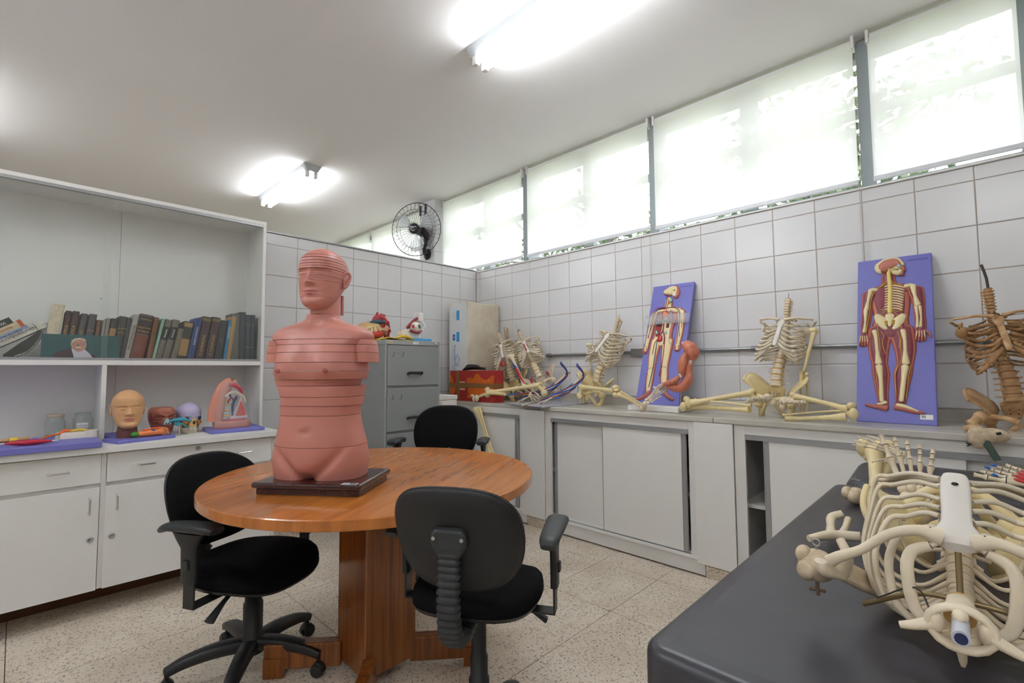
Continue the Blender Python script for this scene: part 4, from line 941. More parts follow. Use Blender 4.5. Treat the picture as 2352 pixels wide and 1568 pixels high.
def side_text(body, size, y, z, m):
    X = Matrix(((0, 0, -1, SX), (0, -1, 0, fy_(y)), (-1, 0, 0, fz_(z)), (0, 0, 0, 1)))
    lettering(body, size, m, t, inv @ X, 'side_lettering', .0004)
side_text('Multiimport Foods', .036, 3.492, 1.30, logo_d); scribble(.30, .012, logo_b, t, inv @ Matrix(((0, 0, -1, SX), (0, -1, 0, fy_(3.522)), (-1, 0, 0, 1.30), (0, 0, 0, 1))), 'small_print', 6, .0012); side_text('Multiimport', .036, 3.492, .99, logo_d)
t = thing('foam_box', 'yellowed white foam panel standing between the filing cabinet and the tall foam box', 'foam', (2.62, 3.70, 0))
MB().span(2.34, 2.762, 3.66, 3.74, .0, 1.375).build('sheet', foam_old, t, world=True, bev=.006)
t = thing('white_foam_box', 'low white polystyrene box just right of the filing cabinet, with ribbed side', 'box', (2.50, 3.33, 0))
m = MB().span(2.375, 2.625, 3.20, 3.52, .0, .945); m.build('body', foam, t, world=True, bev=.006)
MB().prism([(2.37, 3.195), (2.63, 3.195), (2.635, 3.53), (2.37, 3.53)], .9455, .985).build('lid', foam, t, world=True, bev=.008)
for k in range(2): MB().span(2.41 + .035 * k, 2.43 + .035 * k, 3.192, 3.1995, .6, .93).build('rib', pm('rib_beige', '#d6cdbd', .8), t, world=True, bev=.002)
t = thing('red_carton', 'red and orange cardboard carton crossed with brown tape, on the counter end', 'box', (2.86, 3.225, .9185), -PI / 2)
c1, c2, hgt = .295, .058, .272
redc = pm('carton_red', '#b3302c', .6, var=.15, scale=10); orc = pm('carton_orange', '#dd6a1e', .6, var=.12, scale=10); kraft = pm('kraft_tape', '#8d6238', .35)
MB().span(-c1, c1, -c2, c2, 0, hgt).build('body', redc, t, bev=.003)
Xf = Matrix(((1, 0, 0, 0), (0, 0, -1, -c2), (0, 1, 0, 0), (0, 0, 0, 1)))
def blob(pts): 
    q = crom([V((x * 1.59, z * 1.11, 0)) for x, z in pts], 4); return MB().prism([(p.x, p.y) for p in q], .0006, .0012, X=Xf)
blob([(-.185, .10), (-.165, .12), (-.15, .14), (-.16, .175), (-.175, .215), (-.185, .218)]).build('orange_patch', orc, t)
blob([(-.185, .055), (-.155, .05), (-.135, .075), (-.14, .115), (-.185, .125)]).build('orange_patch', orc, t)
blob([(-.03, .135), (-.035, .17), (-.02, .19), (.02, .185), (.04, .215), (.06, .22), (.09, .185), (.13, .175), (.185, .21), (.185, .135)]).build('orange_patch', orc, t)
blob([(-.035, .03), (-.02, .06), (-.03, .09), (-.01, .11), (.06, .112), (.185, .11), (.185, .07), (.12, .055), (.07, .06), (.03, .035), (.0, .028)]).build('orange_patch', orc, t)
MB().span(-c1 - .0008, c1 + .0008, -c2 - .0022, c2, .12, .161).span(-.20, -.155, -c2 - .0024, c2 + .0005, -.0, hgt + .0012).build('packing_tape', kraft, t)
for z0_, z1_ in ((.163, .175), (.098, .115)): MB().span(-.152, -.076, -c2 - .0028, -c2 - .002, z0_, z1_).build('tape_tear', pm('tape_tear', '#cdb593', .7), t)
lettering('LF', .014, white_p, t, T((.235, -c2 - .0014, .19)) @ RX(PI / 2), 'maker_mark')
t = thing('black_cable', 'coiled black cable lying on top of the red carton', 'cable', (2.86, 3.225, .9185 + hgt), -PI / 2)
cb = MB()
for k in range(4):
    cb.tube([(-.15 + .012 * k, -.02, .006 + .004 * k), (-.09, -.03 + .004 * k, .024 + .008 * k), (.03, -.025 + .004 * k, .030 + .005 * k), (.10, -.02, .012 + .003 * k), (.09, .02 + .004 * k, .010 + .004 * k), (-.03, .035 - .004 * k, .014 + .005 * k), (-.13, .02, .01 + .004 * k)], .0058, 7, sub=5, closed=True)
cb.tube([(.06, -.03, .036), (.10, -.035, .026), (.16, -.03, .006)], .005, 6, sub=4)
cb.build('coil', plast, t)['kind'] = 'stuff'

# ================================================================ wall fan on the column
fc = V((3.06, 4.45, 2.77)); fn = V((-.86, -.50, -.08)).normalized(); X = T(fc) @ frame(fn)
t = thing('wall_fan', 'black wire guarded wall fan mounted on the column beyond the partition', 'fan', (3.225, 4.48, 2.50)); blk = pm('fan_black', '#1b1b1d', .45)
g = MB(); FR = .295
g.tube([V((FR * math.cos(k * PI / 24), FR * math.sin(k * PI / 24), 0)) for k in range(48)], .0042, 6, closed=True)
for rr_, zz in ((.215, .045), (.215, -.045), (.07, .06)): g.tube([V((rr_ * math.cos(k * PI / 20), rr_ * math.sin(k * PI / 20), zz)) for k in range(40)], .0022, 5, closed=True)
for s in (1, -1):
    for k in range(34):
        a0 = 2 * PI * (k + .25 * (s < 0)) / 34; P = []
        for q in range(7):
            u = q / 6; rr_ = .055 + (FR - .055) * u; aa = a0 + .17 * s * math.sin(u * 6.0) * u
            P.append(V((rr_ * math.cos(aa), rr_ * math.sin(aa), s * .055 * (1 - u ** 2.4))))
        g.tube(P, .0014, 4)
g.build('guard', blk, t, world=True, X=X)['kind'] = 'stuff'
MB().lathe([(.060, .05), (.060, .062), (.045, .074), (.001, .078)], 24).build('hub_badge', blk, t, world=True, X=X)
sw = MB()
sw.tube([(-.035, .012, .0765), (-.015, .02, .078), (.0, .008, .0785), (.02, .018, .078), (.038, .010, .076)], .004, 5, sub=3).tube([(-.02, -.02, .078), (.0, -.028, .0775), (.02, -.018, .078)], .003, 5, sub=3)
sw.build('badge_script', pm('silver_print', '#c9c9cf', .4), t, world=True, X=X)
for k in range(3):
    a0 = 2 * PI * k / 3 + .5; gr = []
    for i in range(6):
        u = i / 5; rr_ = .045 + .20 * u; wd_ = .28 + .55 * math.sin(u * 2.2)
        gr.append([V((rr_ * math.cos(a0 + wd_ * (j / 5 - .5) * (1 if u < .95 else .8)), rr_ * math.sin(a0 + wd_ * (j / 5 - .5)), .018 * (j / 5 - .5))) for j in range(6)])
    MB().sheet(gr, .003).build('blade', pm('fan_blade_clear', '#cfd6da', .2, alpha=.45), t, world=True, X=X)
MB().tube([(0, 0, -.05), (0, 0, -.15)], [.05, .055], 18).build('motor', blk, t, world=True, X=X)
mt = X @ V((0, 0, -.14))
MB().tube([mt + V((-.03, -.06, .02)), mt + V((.0, -.08, -.05)), mt + V((.02, -.06, -.13)), V((3.16, 4.44, 2.53)), V((3.225, 4.46, 2.515))], [(.035, .03), (.04, .035), (.022, .02), (.02, .018), (.03, .028)], 12, sub=4).build('bracket_arm', blk, t, world=True)
MB().lathe([(.062, 0), (.062, .012), (.03, .02)], 20, X=T((3.234, 4.47, 2.52)) @ RY(-PI / 2)).build('wall_plate', blk, t, world=True)
MB().tube([V((3.20, 4.44, 2.50)), V((3.16, 4.40, 2.42)), V((3.19, 4.45, 2.36)), V((3.23, 4.56, 2.36))], .004, 6, sub=5).build('cord', blk, t, world=True)
t = thing('socket_channel', 'grey vertical socket channel on the column below the fan', 'socket', (3.22, 4.57, 2.26))
MB().span(3.205, 3.234, 4.54, 4.60, 2.248, 2.40).build('channel', cab_grey2, t, world=True, bev=.002)
MB().tube([(3.19, 4.56, 2.36), (3.205, 4.57, 2.36)], [.014, .016], 12).build('plug', blk, t, world=True)
# ================================================================ round table
TX, TY, TR, TZ = 1.055, 1.795, .634, .78
t = thing('round_table', 'round varnished wooden table on a square pedestal, carrying the pink torso', 'table', (TX, TY, 0))
MB().lathe([(.001, TZ - .034), (TR - .002, TZ - .034), (TR, TZ - .031), (TR, TZ - .003), (TR - .003, TZ), (.001, TZ)], 96, X=T((TX, TY, 0)), sm=False).build('tabletop', wood_t, t, world=True)
a = .112
MB().span(TX - a, TX + a, TY - a, TY + a, .045, TZ - .036).build('pedestal', wood_p, t, world=True, bev=.006)
for k in range(4):
    an = PI / 4 + k * PI / 2 + .08; d = V((math.cos(an), math.sin(an), 0)); X = T((TX, TY, 0)) @ RZ(an)
    MB().span(.135, .43, -.024, .024, .030, .125).build('foot_beam', wood_p, t, world=True, bev=.006, X=X)
    MB().span(.35, .43, -.03, .03, 0, .075).build('foot_block', wood_p, t, world=True, bev=.004, X=X)
MB().span(-.30, .30, -.05, .05, TZ - .052, TZ - .0345).build('top_batten', wood_p, t, X=T((0, 0, 0)) @ RZ(PI / 4), bev=.003)
sc = MB(); q = random.Random(4)
for k in range(60):
    x, y = TX + .36 + q.gauss(0, .10), TY + .34 + q.gauss(0, .06)
    if math.hypot(x - TX, y - TY) > TR - .02: continue
    an = q.uniform(-.5, 1.1); L = q.uniform(.01, .06); dx, dy = math.cos(an) * L, math.sin(an) * L
    sc.add([(x, y, TZ + .0004), (x + dx, y + dy, TZ + .0004), (x + dx, y + dy + .0012, TZ + .0004), (x, y + .0016, TZ + .0004)], [(0, 1, 2, 3)])
for k in range(14):
    x, y = TX + q.uniform(-.5, .3), TY + q.uniform(-.5, .1)
    if math.hypot(x - TX, y - TY) > TR - .02: continue
    sc.add([(x, y, TZ + .0004), (x + .02, y + .004, TZ + .0004), (x + .02, y + .005, TZ + .0004), (x, y + .0012, TZ + .0004)], [(0, 1, 2, 3)])
sc.build('scratches', pm('scratch_tan', '#c99a6c', .5), t, world=True)['kind'] = 'stuff'

# ================================================================ sliced torso
ang = math.radians(217.5); fdir = V((math.cos(ang), math.sin(ang), 0)); TC = V((.793, 1.714, TZ))
t = thing('torso_model', 'pink sliced torso with closed eyed head on a dark wooden base on the round table', 'model', TC, RZ(ang + PI / 2))
MB().span(-.184, .184, -.125, .125, 0, .022).build('base', mahog, t, bev=.004)
MB().span(-.194, .194, -.138, .138, .0225, .042).build('base', mahog, t, bev=.007)
MB().span(.125, .178, -.137, -.112, .0421, .0428).build('asset_tag', pm('tag_silver', '#c4ccd0', .3), t)
mm = MB()
for i in range(5): mm.span(.152 + .0045 * i, .155 + .0045 * i, -.133, -.117, .0428, .0432)
mm.build('tag_bars', inkb, t)['kind'] = 'stuff'
scribble(.016, .006, inkb, t, T((.139, -.125, .0431)), 'tag_text', 7, .0004)
tz0 = .0425; TX_ = T((-.017, 0, 0))
ZS = [0, .05, .113, .17, .22, .285, .345, .375, .405, .44, .468, .49, .512, .53, .545, .556, .566, .58]
WA = [.160, .166, .160, .146, .138, .142, .156, .162, .158, .156, .158, .182, .184, .158, .110, .076, .060, .056]
FRN = [.098, .108, .112, .110, .108, .114, .122, .128, .125, .115, .103, .090, .078, .066, .056, .050, .047, .047]
BCK = [.125, .128, .115, .098, .092, .100, .115, .120, .122, .120, .115, .106, .096, .084, .072, .064, .058, .057]
def torso_ring(z, n=80, sc_=1.0):
    w, f, b = sinterp(z, ZS, WA), sinterp(z, ZS, FRN), sinterp(z, ZS, BCK); r = []
    for j in range(n):
        u = 2 * PI * j / n; s, c = math.sin(u), math.cos(u); e = 2 / 2.6
        x = w * math.copysign(abs(s) ** e, s); y = -(f if c > 0 else b) * math.copysign(abs(c) ** e, c)
        if c > 0:
            ax = abs(x); d = 0
            d += .012 * gs(ax, .075, .055) * gs(z, .395, .05) - .010 * gs(x, 0, .018) * (gs(z, .39, .07)) - .008 * gs(ax, .08, .06) * gs(z, .335, .018)
            d -= .016 * gs(x, 0, .010) * gs(z, .166, .012); d -= .004 * gs(x, 0, .008) * gs(z, .25, .06); d += .008 * gs(x, 0, .07) * gs(z, .13, .05)
            lz = max(0, min(1, z / .115)); xc = .018 + .112 * lz; d -= .020 * gs(ax, xc, .018) * gs(z, .045, .06); d += .016 * gs(x, 0, .05) * gs(z, .055, .045)
            d -= .045 * gs(x, 0, .018) * max(0, 1 - z / .030); d += .004 * gs(ax, .10, .05) * gs(z, .02, .05)
            d -= .014 * gs(x, 0, .02) * gs(z, .535, .02); d += .007 * gs(ax, .07, .05) * gs(z, .525, .012)
            d += .0065 * gs(ax, .085, .008) * gs(z, .377, .008)
            y -= d * min(1, c * 3)
        r.append(V((x * sc_, y * sc_, z + tz0)))
    return r
cuts = [0, .113, .22, .254, .285, .323, .345, .375, .405, .440, .468, .487, .58]
off = {5: (-.014, .004), 4: (.004, 0), 3: (.006, 0), 10: (.003, 0), 7: (.002, .002)}
for i in range(len(cuts) - 1):
    z0, z1 = cuts[i] + (.0014 if i else 0), cuts[i + 1]; k = max(2, int((z1 - z0) / .008)); dx, dy = off.get(i, (0, 0))
    sc_ = .96 if i == 5 else (1.015 if i in (3, 4) else 1)
    m = MB().loft([[q + V((dx, dy, 0)) for q in torso_ring(z0 + (z1 - z0) * j / k, sc_=sc_)] for j in range(k + 1)])
    if i in (8, 9, 10):
        for s in (-1, 1):
            rr_ = [superring(.040, .052, 24, 2.3, z + tz0, s * sinterp(z, [.40, .44, .468, .49], [.168, .167, .163, .156]), .0) for z in (z0, (z0 + z1) / 2, z1)]
            m.loft(rr_)
    m.build('torso_slice', skin, t, X=TX_)
for s in (-1, 1):
    MB().ell((s * .085, -.1435, .377 + tz0), (.010, .004, .009), 12, 8).build('nipple', pm('nipple_rose', '#a85a58', .45), t, X=TX_)
HH = .232; hz = .588 + tz0
nk = MB().loft([superring(.050, .055, 40, 2.1, z, 0, .012) for z in (.582 + tz0, .60 + tz0)] + [superring(.049, .055, 40, 2.1, .655 + tz0, 0, .018)]); nk.build('neck', skin, t, X=TX_)
lipm = pm('lip_rose', '#b86f68', .4)
sliced_head(t, HH, [0.0, .17, .42, .455, .49, .525, .565, .60, .64, .685, .73, .78, .83, 1.0], skin, lipm, TX_ @ T((-.004, .0, .597 + tz0)) @ RX(-.02), .0075, .0012)
for k in (0,): MB().tube([(.045, .055, .585 + tz0), (.045, .055, .66 + tz0)], .006, 8).build('support_rod', skin, t, X=TX_)

# ================================================================ office chairs
def chair(lb, hx, hy, deg, dz=0.0, tagged=False, scale=1):
    r = thing('office_chair', lb, 'chair', (hx, hy, 0), RZ(math.radians(deg) - PI / 2), scale, group='black office chairs')
    # local: faces +Y
    for k in range(5):
        an = 2 * PI * k / 5 + (.55 if tagged else .1); d = V((math.cos(an), math.sin(an), 0))
        lg = MB().tube([d * .02 + V((0, 0, .115)), d * .12 + V((0, 0, .118)), d * .22 + V((0, 0, .105)), d * .285 + V((0, 0, .082))], [(.032, .026), (.030, .024), (.026, .020), (.020, .016)], 12, sub=3, up=(0, 0, 1), sq=.6).build('leg', plast, r)
        cs = MB(); c = d * .28; sd = V((-d.y, d.x, 0))
        cs.tube([c + V((0, 0, .085)), c + V((0, 0, .05))], .008, 8)
        for s in (-1, 1): cs.tube([c + sd * (s * .006) + V((0, 0, .027)), c + sd * (s * .024) + V((0, 0, .027))], [.026, .023], 14)
        cs.tube([c - d * .02 + V((0, 0, .034)), c + V((0, 0, .054)), c + d * .022 + V((0, 0, .036))], [(.022, .006), (.024, .007), (.022, .006)], 8, sub=3, up=(0, 0, 1))
        cs.build('caster', plast, lg)
    MB().lathe([(.045, .08), (.045, .14), (.036, .15), (.036, .27), (.031, .272), (.031, .345), (.026, .347), (.026, .40 + dz)], 24).build('gas_column', plast, r)
    z = .395 + dz
    MB().span(-.10, .10, -.13, .14, z, z + .03).build('mechanism', plast, r, bev=.006)
    MB().tube([(.09, .02, z + .01), (.17, .04, z - .015), (.235, .05, z - .055)], [(.006, .006), (.010, .007), (.020, .011)], 10, sub=3).build('lever', plast2, r)
    def seat_ring(k, zz):
        o = []
        for q in superring(.225 * k, .215 * k, 48, 2.9):
            o.append(V((q.x * (1 - .08 * max(0, -q.y / .215)), q.y, zz(q.x, q.y))))
        return o
    wf = lambda x, y: -.028 * max(0, (y - .09) / .12) ** 2 + .010 * max(0, (-y - .1) / .1) ** 2 - .004 * (1 - (x / .22) ** 2)
    MB().loft([seat_ring(.86, lambda x, y: z + .03 + wf(x, y)), seat_ring(.98, lambda x, y: z + .033 + wf(x, y)), seat_ring(1.005, lambda x, y: z + .045 + wf(x, y))]).build('seat_shell', plast, r)
    MB().loft([seat_ring(k, lambda x, y, h=h: z + h + wf(x, y)) for k, h in ((.985, .045), (1.0, .062), (.985, .080), (.93, .093), (.78, .101), (.5, .104), (.15, .105))]).build('seat', fabric, r)
    # backrest
    bz = .70 + dz
    def back_ring(k, off):
        o = []
        for q in superring(.213 * k, .172 * k, 52, 2.75):
            yy = -.235 + off + .035 * (q.x / .21) ** 2 - .055 * (q.y / .17) - .016 * (q.y / .17) ** 2
            w = 1 - .07 * (-q.y / .172 if q.y < 0 else 0)
            o.append(V((q.x * w, yy, bz + q.y)))
        return o
    MB().loft([back_ring(k, o) for k, o in ((.2, -.033), (.7, -.031), (.95, -.025), (1.0, -.012), (1.005, .0))][::-1]).build('back_shell', pm('shell_black', '#202022', .6), r)
    MB().loft([back_ring(k, o) for k, o in ((1.0, .0), (1.0, .018), (.96, .034), (.85, .044), (.55, .050), (.15, .051))]).build('backrest', fabric, r)
    mm = back_ring(1.004, -.004); MB().tube(mm, .0045, 6, closed=True).build('back_piping', plast, r)
    # accordion spine
    P = crom([(0, -.10, z + .005), (0, -.20, z - .012), (0, -.265, z + .02), (0, -.29, z + .10), (0, -.29, z + .20), (0, -.285, bz - .015)], 22)
    rad = [((.037, .022) if (k % 5) < 3 else (.031, .017)) for k in range(len(P))]
    MB().tube(P, rad, 14, up=(1, 0, 0) if False else None, sq=.6).build('accordion_cover', plast2, r)
    cp = [(-.058, .0), (-.06, .03), (-.045, .05), (.045, .05), (.06, .03), (.058, 0), (.03, -.045), (-.03, -.045)]
    X = Matrix(((1, 0, 0, 0), (0, 0, -1, 0), (0, 1, 0, 0), (0, 0, 0, 1)))
    MB().prism(cp, .255, .305, X=T((0, 0, bz + .0)) @ X).build('spine_cap', plast2, r, bev=.012)
    for s in (-1, 1): MB().tube([(s * .045, -.3045, bz + .02), (s * .045, -.3065, bz + .02)], .006, 10).build('screw', steel, r)
    for s in (-1, 1):
        ax = s * .275
        MB().tube([(s * .10, .0, z + .012), (s * .20, .0, z + .004), (ax, .0, z + .004), (ax, .0, z + .02), (ax + s * .004, .0, z + .11)], [(.028, .004)] * 5, 10, up=(0, 1, 0) if False else None, sq=.5)if False else None
        br = MB(); Y = .026
        br.span(min(s * .10, ax), max(s * .10, ax), -Y, Y, z + .0, z + .007).span(ax - .0035, ax + .0035, -Y, Y, z + .0, z + .13)
        br.build('arm_bracket', plast, r, bev=.002)
        MB().loft([superring(.013, .033 + .004 * k, 20, 3.5, z + .09 + .17 * k, ax + s * .0, -.005 * k) for k in (0, .3, .7)] + [superring(.016, .052, 20, 3.2, z + .235, ax, -.01), superring(.018, .075, 20, 3.0, z + .262, ax, -.01)]).build('arm_post', plast, r)
        MB().box((ax + s * .015, 0, z + .155), (.012, .024, .035)).build('height_button', plast2, r, bev=.004)
        MB().tube([(ax, -.135, z + .262), (ax, -.10, z + .277), (ax, 0, z + .284), (ax, .09, z + .286), (ax, .125, z + .280)], [(.024, .011), (.034, .015), (.038, .017), (.040, .017), (.028, .012)], 16, sub=4, up=(0, 0, 1), sq=.8).build('arm_pad', plast2, r)
    if tagged: MB().span(-.2135, -.2095, -.228, -.205, bz + .02, bz + .05).build('green_tag', pm('tag_green', '#2f8f63', .6), r)
    return r
chair('black office chair in front of the drawers, left of the round table', .70, 2.14, -65, -.028, True)
chair('black office chair seen from behind, nearest the camera at the table', 1.045, 1.165, 30, .128, scale=.885)
chair('black office chair behind the table, before the grey filing cabinet', 1.884, 2.465, -138, .075)

# ================================================================ examination bench
t = thing('exam_bench', 'black vinyl examination bench with a rounded pad and raised end, lower right', 'bench', (1.5, .08, 0))
bx0, bx1, by0, by1, bz0, bz1 = .712, 2.20, -.27, .415, .655, .76
def pad(x0, x1, y0, y1, z0, z1, rc=.045, re=.022, slope=0):
    cx, cy_, ax, ay = (x0 + x1) / 2, (y0 + y1) / 2, (x1 - x0) / 2, (y1 - y0) / 2; rings = []
    def rr(ins, z):
        o = []
        for sx, sy, a0 in ((1, 1, 0), (-1, 1, 1), (-1, -1, 2), (1, -1, 3)):
            for k in range(9):
                a_ = (a0 + k / 8) * PI / 2; rc_ = max(rc - ins, .004)
                x = cx + sx * (ax - rc) + rc_ * math.cos(a_); y = cy_ + sy * (ay - rc) + rc_ * math.sin(a_)
                o.append(V((x, y, z + slope * (x - x0))))
        return o
    for k in range(5): a_ = PI / 2 * k / 4; rings.append(rr(re * (1 - math.sin(a_)), z0 + re * (1 - math.cos(a_))))
    for k in range(6): a_ = PI / 2 * k / 5; rings.append(rr(re * (1 - math.cos(a_)), z1 - re + re * math.sin(a_)))
    rings.append(rr(re + .03, z1 + .002)); rings.append(rr(ay * .8, z1 + .003)) if False else None
    return MB().loft(rings)
pad(bx0, bx1, by0, by1, bz0, bz1).build('pad', vinyl, t, world=True)
pad(2.215, 2.62, by0 + .01, by1 - .02, bz0 + .0, bz1 + .0, .09, .04, .10).build('head_pad', vinyl, t, world=True)
MB().span(.80, 2.55, -.20, .34, .615, .654).build('frame', cab_grey2, t, world=True, bev=.004)
for x in (.86, 2.45):
    for y in (-.16, .30): MB().tube([(x, y, 0), (x, y, .616)], .019, 14).build('leg', cab_grey2, t, world=True)
# ================================================================ skeleton kit (local: X right, Y front, Z up, origin on top of the sacrum, metres)
def spine_y(z): return sinterp(z, [0, .09, .18, .30, .42, .48, .56, .60], [.02, .035, .015, -.02, -.012, .012, .028, .03])
BM = {}
def vert_mesh(kind):
    m = MB()
    if kind == 'L': bw, bd, bh, tp, spn = .024, .017, .027, .042, .050
    elif kind == 'T': bw, bd, bh, tp, spn = .016, .013, .0205, .027, .046
    else: bw, bd, bh, tp, spn = .0125, .0085, .013, .019, .026
    n = 18
    prof = [(1.0, -.5), (1.06, -.44), (.88, -.15), (.88, .15), (1.06, .44), (1.0, .5)]
    m.loft([superring(bw * k, bd * k, n, 2.2, bh * z) for k, z in prof], 0, True)
    m.loft([superring(bw * .98, bd * .98, n, 2.2, z) for z in (bh * .5, bh * .5 + (.009 if kind == 'L' else .004))], 1, True)
    yb = -bd * .8
    for s in (-1, 1):
        m.tube([(s * bw * .6, yb, 0), (s * bw * .75, yb - .012, 0), (0, yb - .024, -.001)], [(.005, .007)] * 3, 6, sub=2)
        m.tube([(s * bw * .7, yb - .008, .001), (s * tp, yb - .014 - (.006 if kind == 'T' else 0), .003)], [.0045, .0035 if kind != 'C' else .004], 6)
        m.tube([(s * bw * .75, yb - .012, -bh * .7), (s * bw * .8, yb - .013, bh * .75)], .0048, 6)
    m.tube([(0, yb - .02, 0), (0, yb - .02 - spn * .7, -.006 - (.014 if kind == 'T' else 0)), (0, yb - .02 - spn * .8, -.008 - (.018 if kind == 'T' else 0))], [(.004, .009), (.0035, .009), (.003, .006)], 6, up=(1, 0, 0) if False else None)
    return m.mesh('vertebra', [bone, disc_m])
VSEQ = [('L', .018 + .036 * k) for k in range(5)] + [('T', .19 + .0245 * k) for k in range(12)] + [('C', .484 + .0178 * k) for k in range(7)]
RW = [.058, .085, .104, .117, .126, .132, .136, .137, .134, .127, .112, .085]
RD = [.030, .052, .070, .085, .095, .105, .113, .118, .118, .105, .08, .045]
def stern(t): return V((0, .072 + .075 * t, .428 - .185 * t))          # t 0 top .. 1 lower end
def rib_paths(i, s):
    """i 1..12 -> bone spline, cartilage spline"""
    z = .19 + .0245 * (12 - i) + .008; w = RW[i - 1]; d = RD[i - 1]; y0 = spine_y(z) - .012
    ts = min((i - 1) / 6.0, 1.0) * .92 + .04; e = stern(ts)
    if i <= 10:
        ya = e.y - (.012 if i > 2 else .006) - max(0, i - 7) * .012; xa = .034 + .009 * i if i > 1 else .03
        za = z - d; 
        P = [(.014, y0, z), (.45 * w, y0 - .032, z - .002), (.86 * w, y0 - .016, z - d * .25), (w, y0 + .035, z - d * .52), (.93 * w, (y0 + ya) / 2 + .022, z - d * .78), (.5 * w + .5 * xa, ya - .006, za + d * .04), (xa, ya, za)]
        Cc = [(xa, ya, za), (xa * .62, (ya + e.y) / 2 + .006, (za + e.z) / 2 - .012 * (i > 4)), (.019 if i > 1 else .024, e.y, e.z)]
    else:
        P = [(.014, y0, z), (.5 * w, y0 - .028, z - .006), (.92 * w, y0 - .002, z - d * .4), (w, y0 + .04, z - d * .8), (.93 * w, y0 + .075 - .03 * (i == 12), z - d)]; Cc = None
    f = lambda q: [V((s * x, y, zz)) for x, y, zz in q]
    return f(P), (f(Cc) if Cc else None)
def kit():
    for k in 'LTC': BM['v' + k] = vert_mesh(k)
    for i in range(1, 13):
        for s in (-1, 1):
            P, Cc = rib_paths(i, s)
            kk = 1.15 if i < 8 else 1.05; th = [(a, b * kk) for a, b in [(.0048, .0045), (.0032, .0064), (.0032, .0070), (.0032, .0070), (.0032, .0070), (.0036, .0070), (.0042, .0066)]] if i < 11 else [(.004, .004), (.003, .006), (.003, .006), (.002, .003)]
            if i < 4: th = [[(.0045, .0045), (.0078, .0032), (.0085, .0032), (.0085, .0034), (.008, .0036), (.008, .0045), (.007, .005)], [(.0045, .0045), (.0058, .0045), (.0062, .0048), (.0062, .005), (.006, .0055), (.0055, .006), (.005, .006)], [(.0045, .0045), (.0045, .0065), (.0048, .007), (.0048, .007), (.0045, .007), (.0045, .007), (.0045, .006)]][i - 1]
            BM['r%d%d' % (i, s)] = MB().tube(P, th, 10, up=(0, 0, 1), sub=5, sq=.85).mesh('rib', bone)
            if Cc: BM['c%d%d' % (i, s)] = MB().tube(Cc, [(.0042, .0076), (.0044, .0078 + .0006 * max(0, i - 4)), (.0045, .007)], 8, up=(0, 0, 1), sub=5).mesh('costal_cartilage', cart)
    m = MB().tube([stern(t) + V((0, .004, 0)) for t in (-.03, .03, .14, .26, .4, .6, .8, .95, 1.03, 1.05)], [(.020, .007), (.034, .009), (.029, .0085), (.0195, .008), (.0185, .0075), (.0195, .0075), (.020, .007), (.019, .006), (.015, .004), (.008, .002)], 16, up=(0, 1, 0), sub=3, sq=.75)
    BM['sternum'] = m.mesh('sternum', sternum_m)
    for s in (-1, 1):
        f = lambda q: [V((s * x, y, z)) for x, y, z in q]
        BM['clav%d' % s] = MB().tube(f([(.018, .084, .433), (.045, .090, .438), (.08, .078, .446), (.115, .048, .452), (.145, .030, .455), (.160, .018, .455)]), [(.013, .012), (.0085, .0085), (.0075, .007), (.007, .007), (.009, .006), (.010, .006)], 12, sub=4).mesh('clavicle', bone)
        g = []
        for i in range(7):
            u = i / 6; row = []
            for j in range(6):
                v = j / 5
                top = V((.062 + .075 * v, -.075 + .06 * v - .02 * math.sin(v * PI), .44 - .035 * v)); botm = V((.082 + .008 * v, -.082 + .006 * v, .285))
                p = top.lerp(botm, u); p.y -= .012 * math.sin(v * PI) * math.sin(u * PI); row.append(V((s * p.x, p.y, p.z)))
            g.append(row)
        m = MB().sheet(g, [.004, .0035, .003, .003, .003, .004, .006])
        m.tube(f([(.066, -.083, .420), (.10, -.085, .425), (.135, -.07, .44), (.16, -.035, .452), (.172, -.005, .452)]), [(.003, .004), (.004, .007), (.005, .008), (.008, .007), (.010, .005)], 10, sub=3)
        m.tube(f([(.09, -.078, .292), (.115, -.055, .345), (.136, -.024, .395)]), [.005, .006, .009], 8, sub=3)
        m.ell(f([(.142, -.018, .402)])[0], (.012, .014, .019), 12, 8)
        m.tube(f([(.132, -.015, .418), (.13, .012, .432), (.142, .034, .422)]), [.008, .007, .006], 8, sub=3)
        BM['scap%d' % s] = m.mesh('scapula', bone)
        lo = crom([(.166, .0, .45), (.148, -.022, .405), (.125, -.048, .355), (.098, -.070, .30), (.070, -.081, .25), (.030, -.083, .20)], 3)
        hi = crom([(.160, .022, .425), (.150, .006, .385), (.133, -.022, .325), (.112, -.046, .27), (.085, -.064, .22), (.050, -.076, .18)], 3)
        g = [[V((s * q.x, q.y, q.z)) for q in (a_.lerp(b_, u) + V((.004 * math.sin(u * PI), -.006 * math.sin(u * PI), 0)) for a_, b_ in zip(lo, hi))] for u in (0, .2, .4, .6, .8, 1)]
        m = MB().sheet(g, [.009, .006, .004, .0035, .004, .006])
        m.tube(f([(.150, -.012, .415), (.160, -.004, .435), (.170, .004, .452), (.172, .016, .455)]), [(.005, .010), (.008, .013), (.010, .016), (.009, .012)], 12, sub=4)
        m.ell(f([(.150, -.006, .408)])[0], (.013, .016, .020), 12, 8); m.tube(f([(.143, -.002, .418), (.138, .025, .425), (.150, .046, .412)]), [.009, .008, .007], 10, sub=3)
        BM['scapB%d' % s] = m.mesh('scapula', bone)
        # hip bone
        g = []
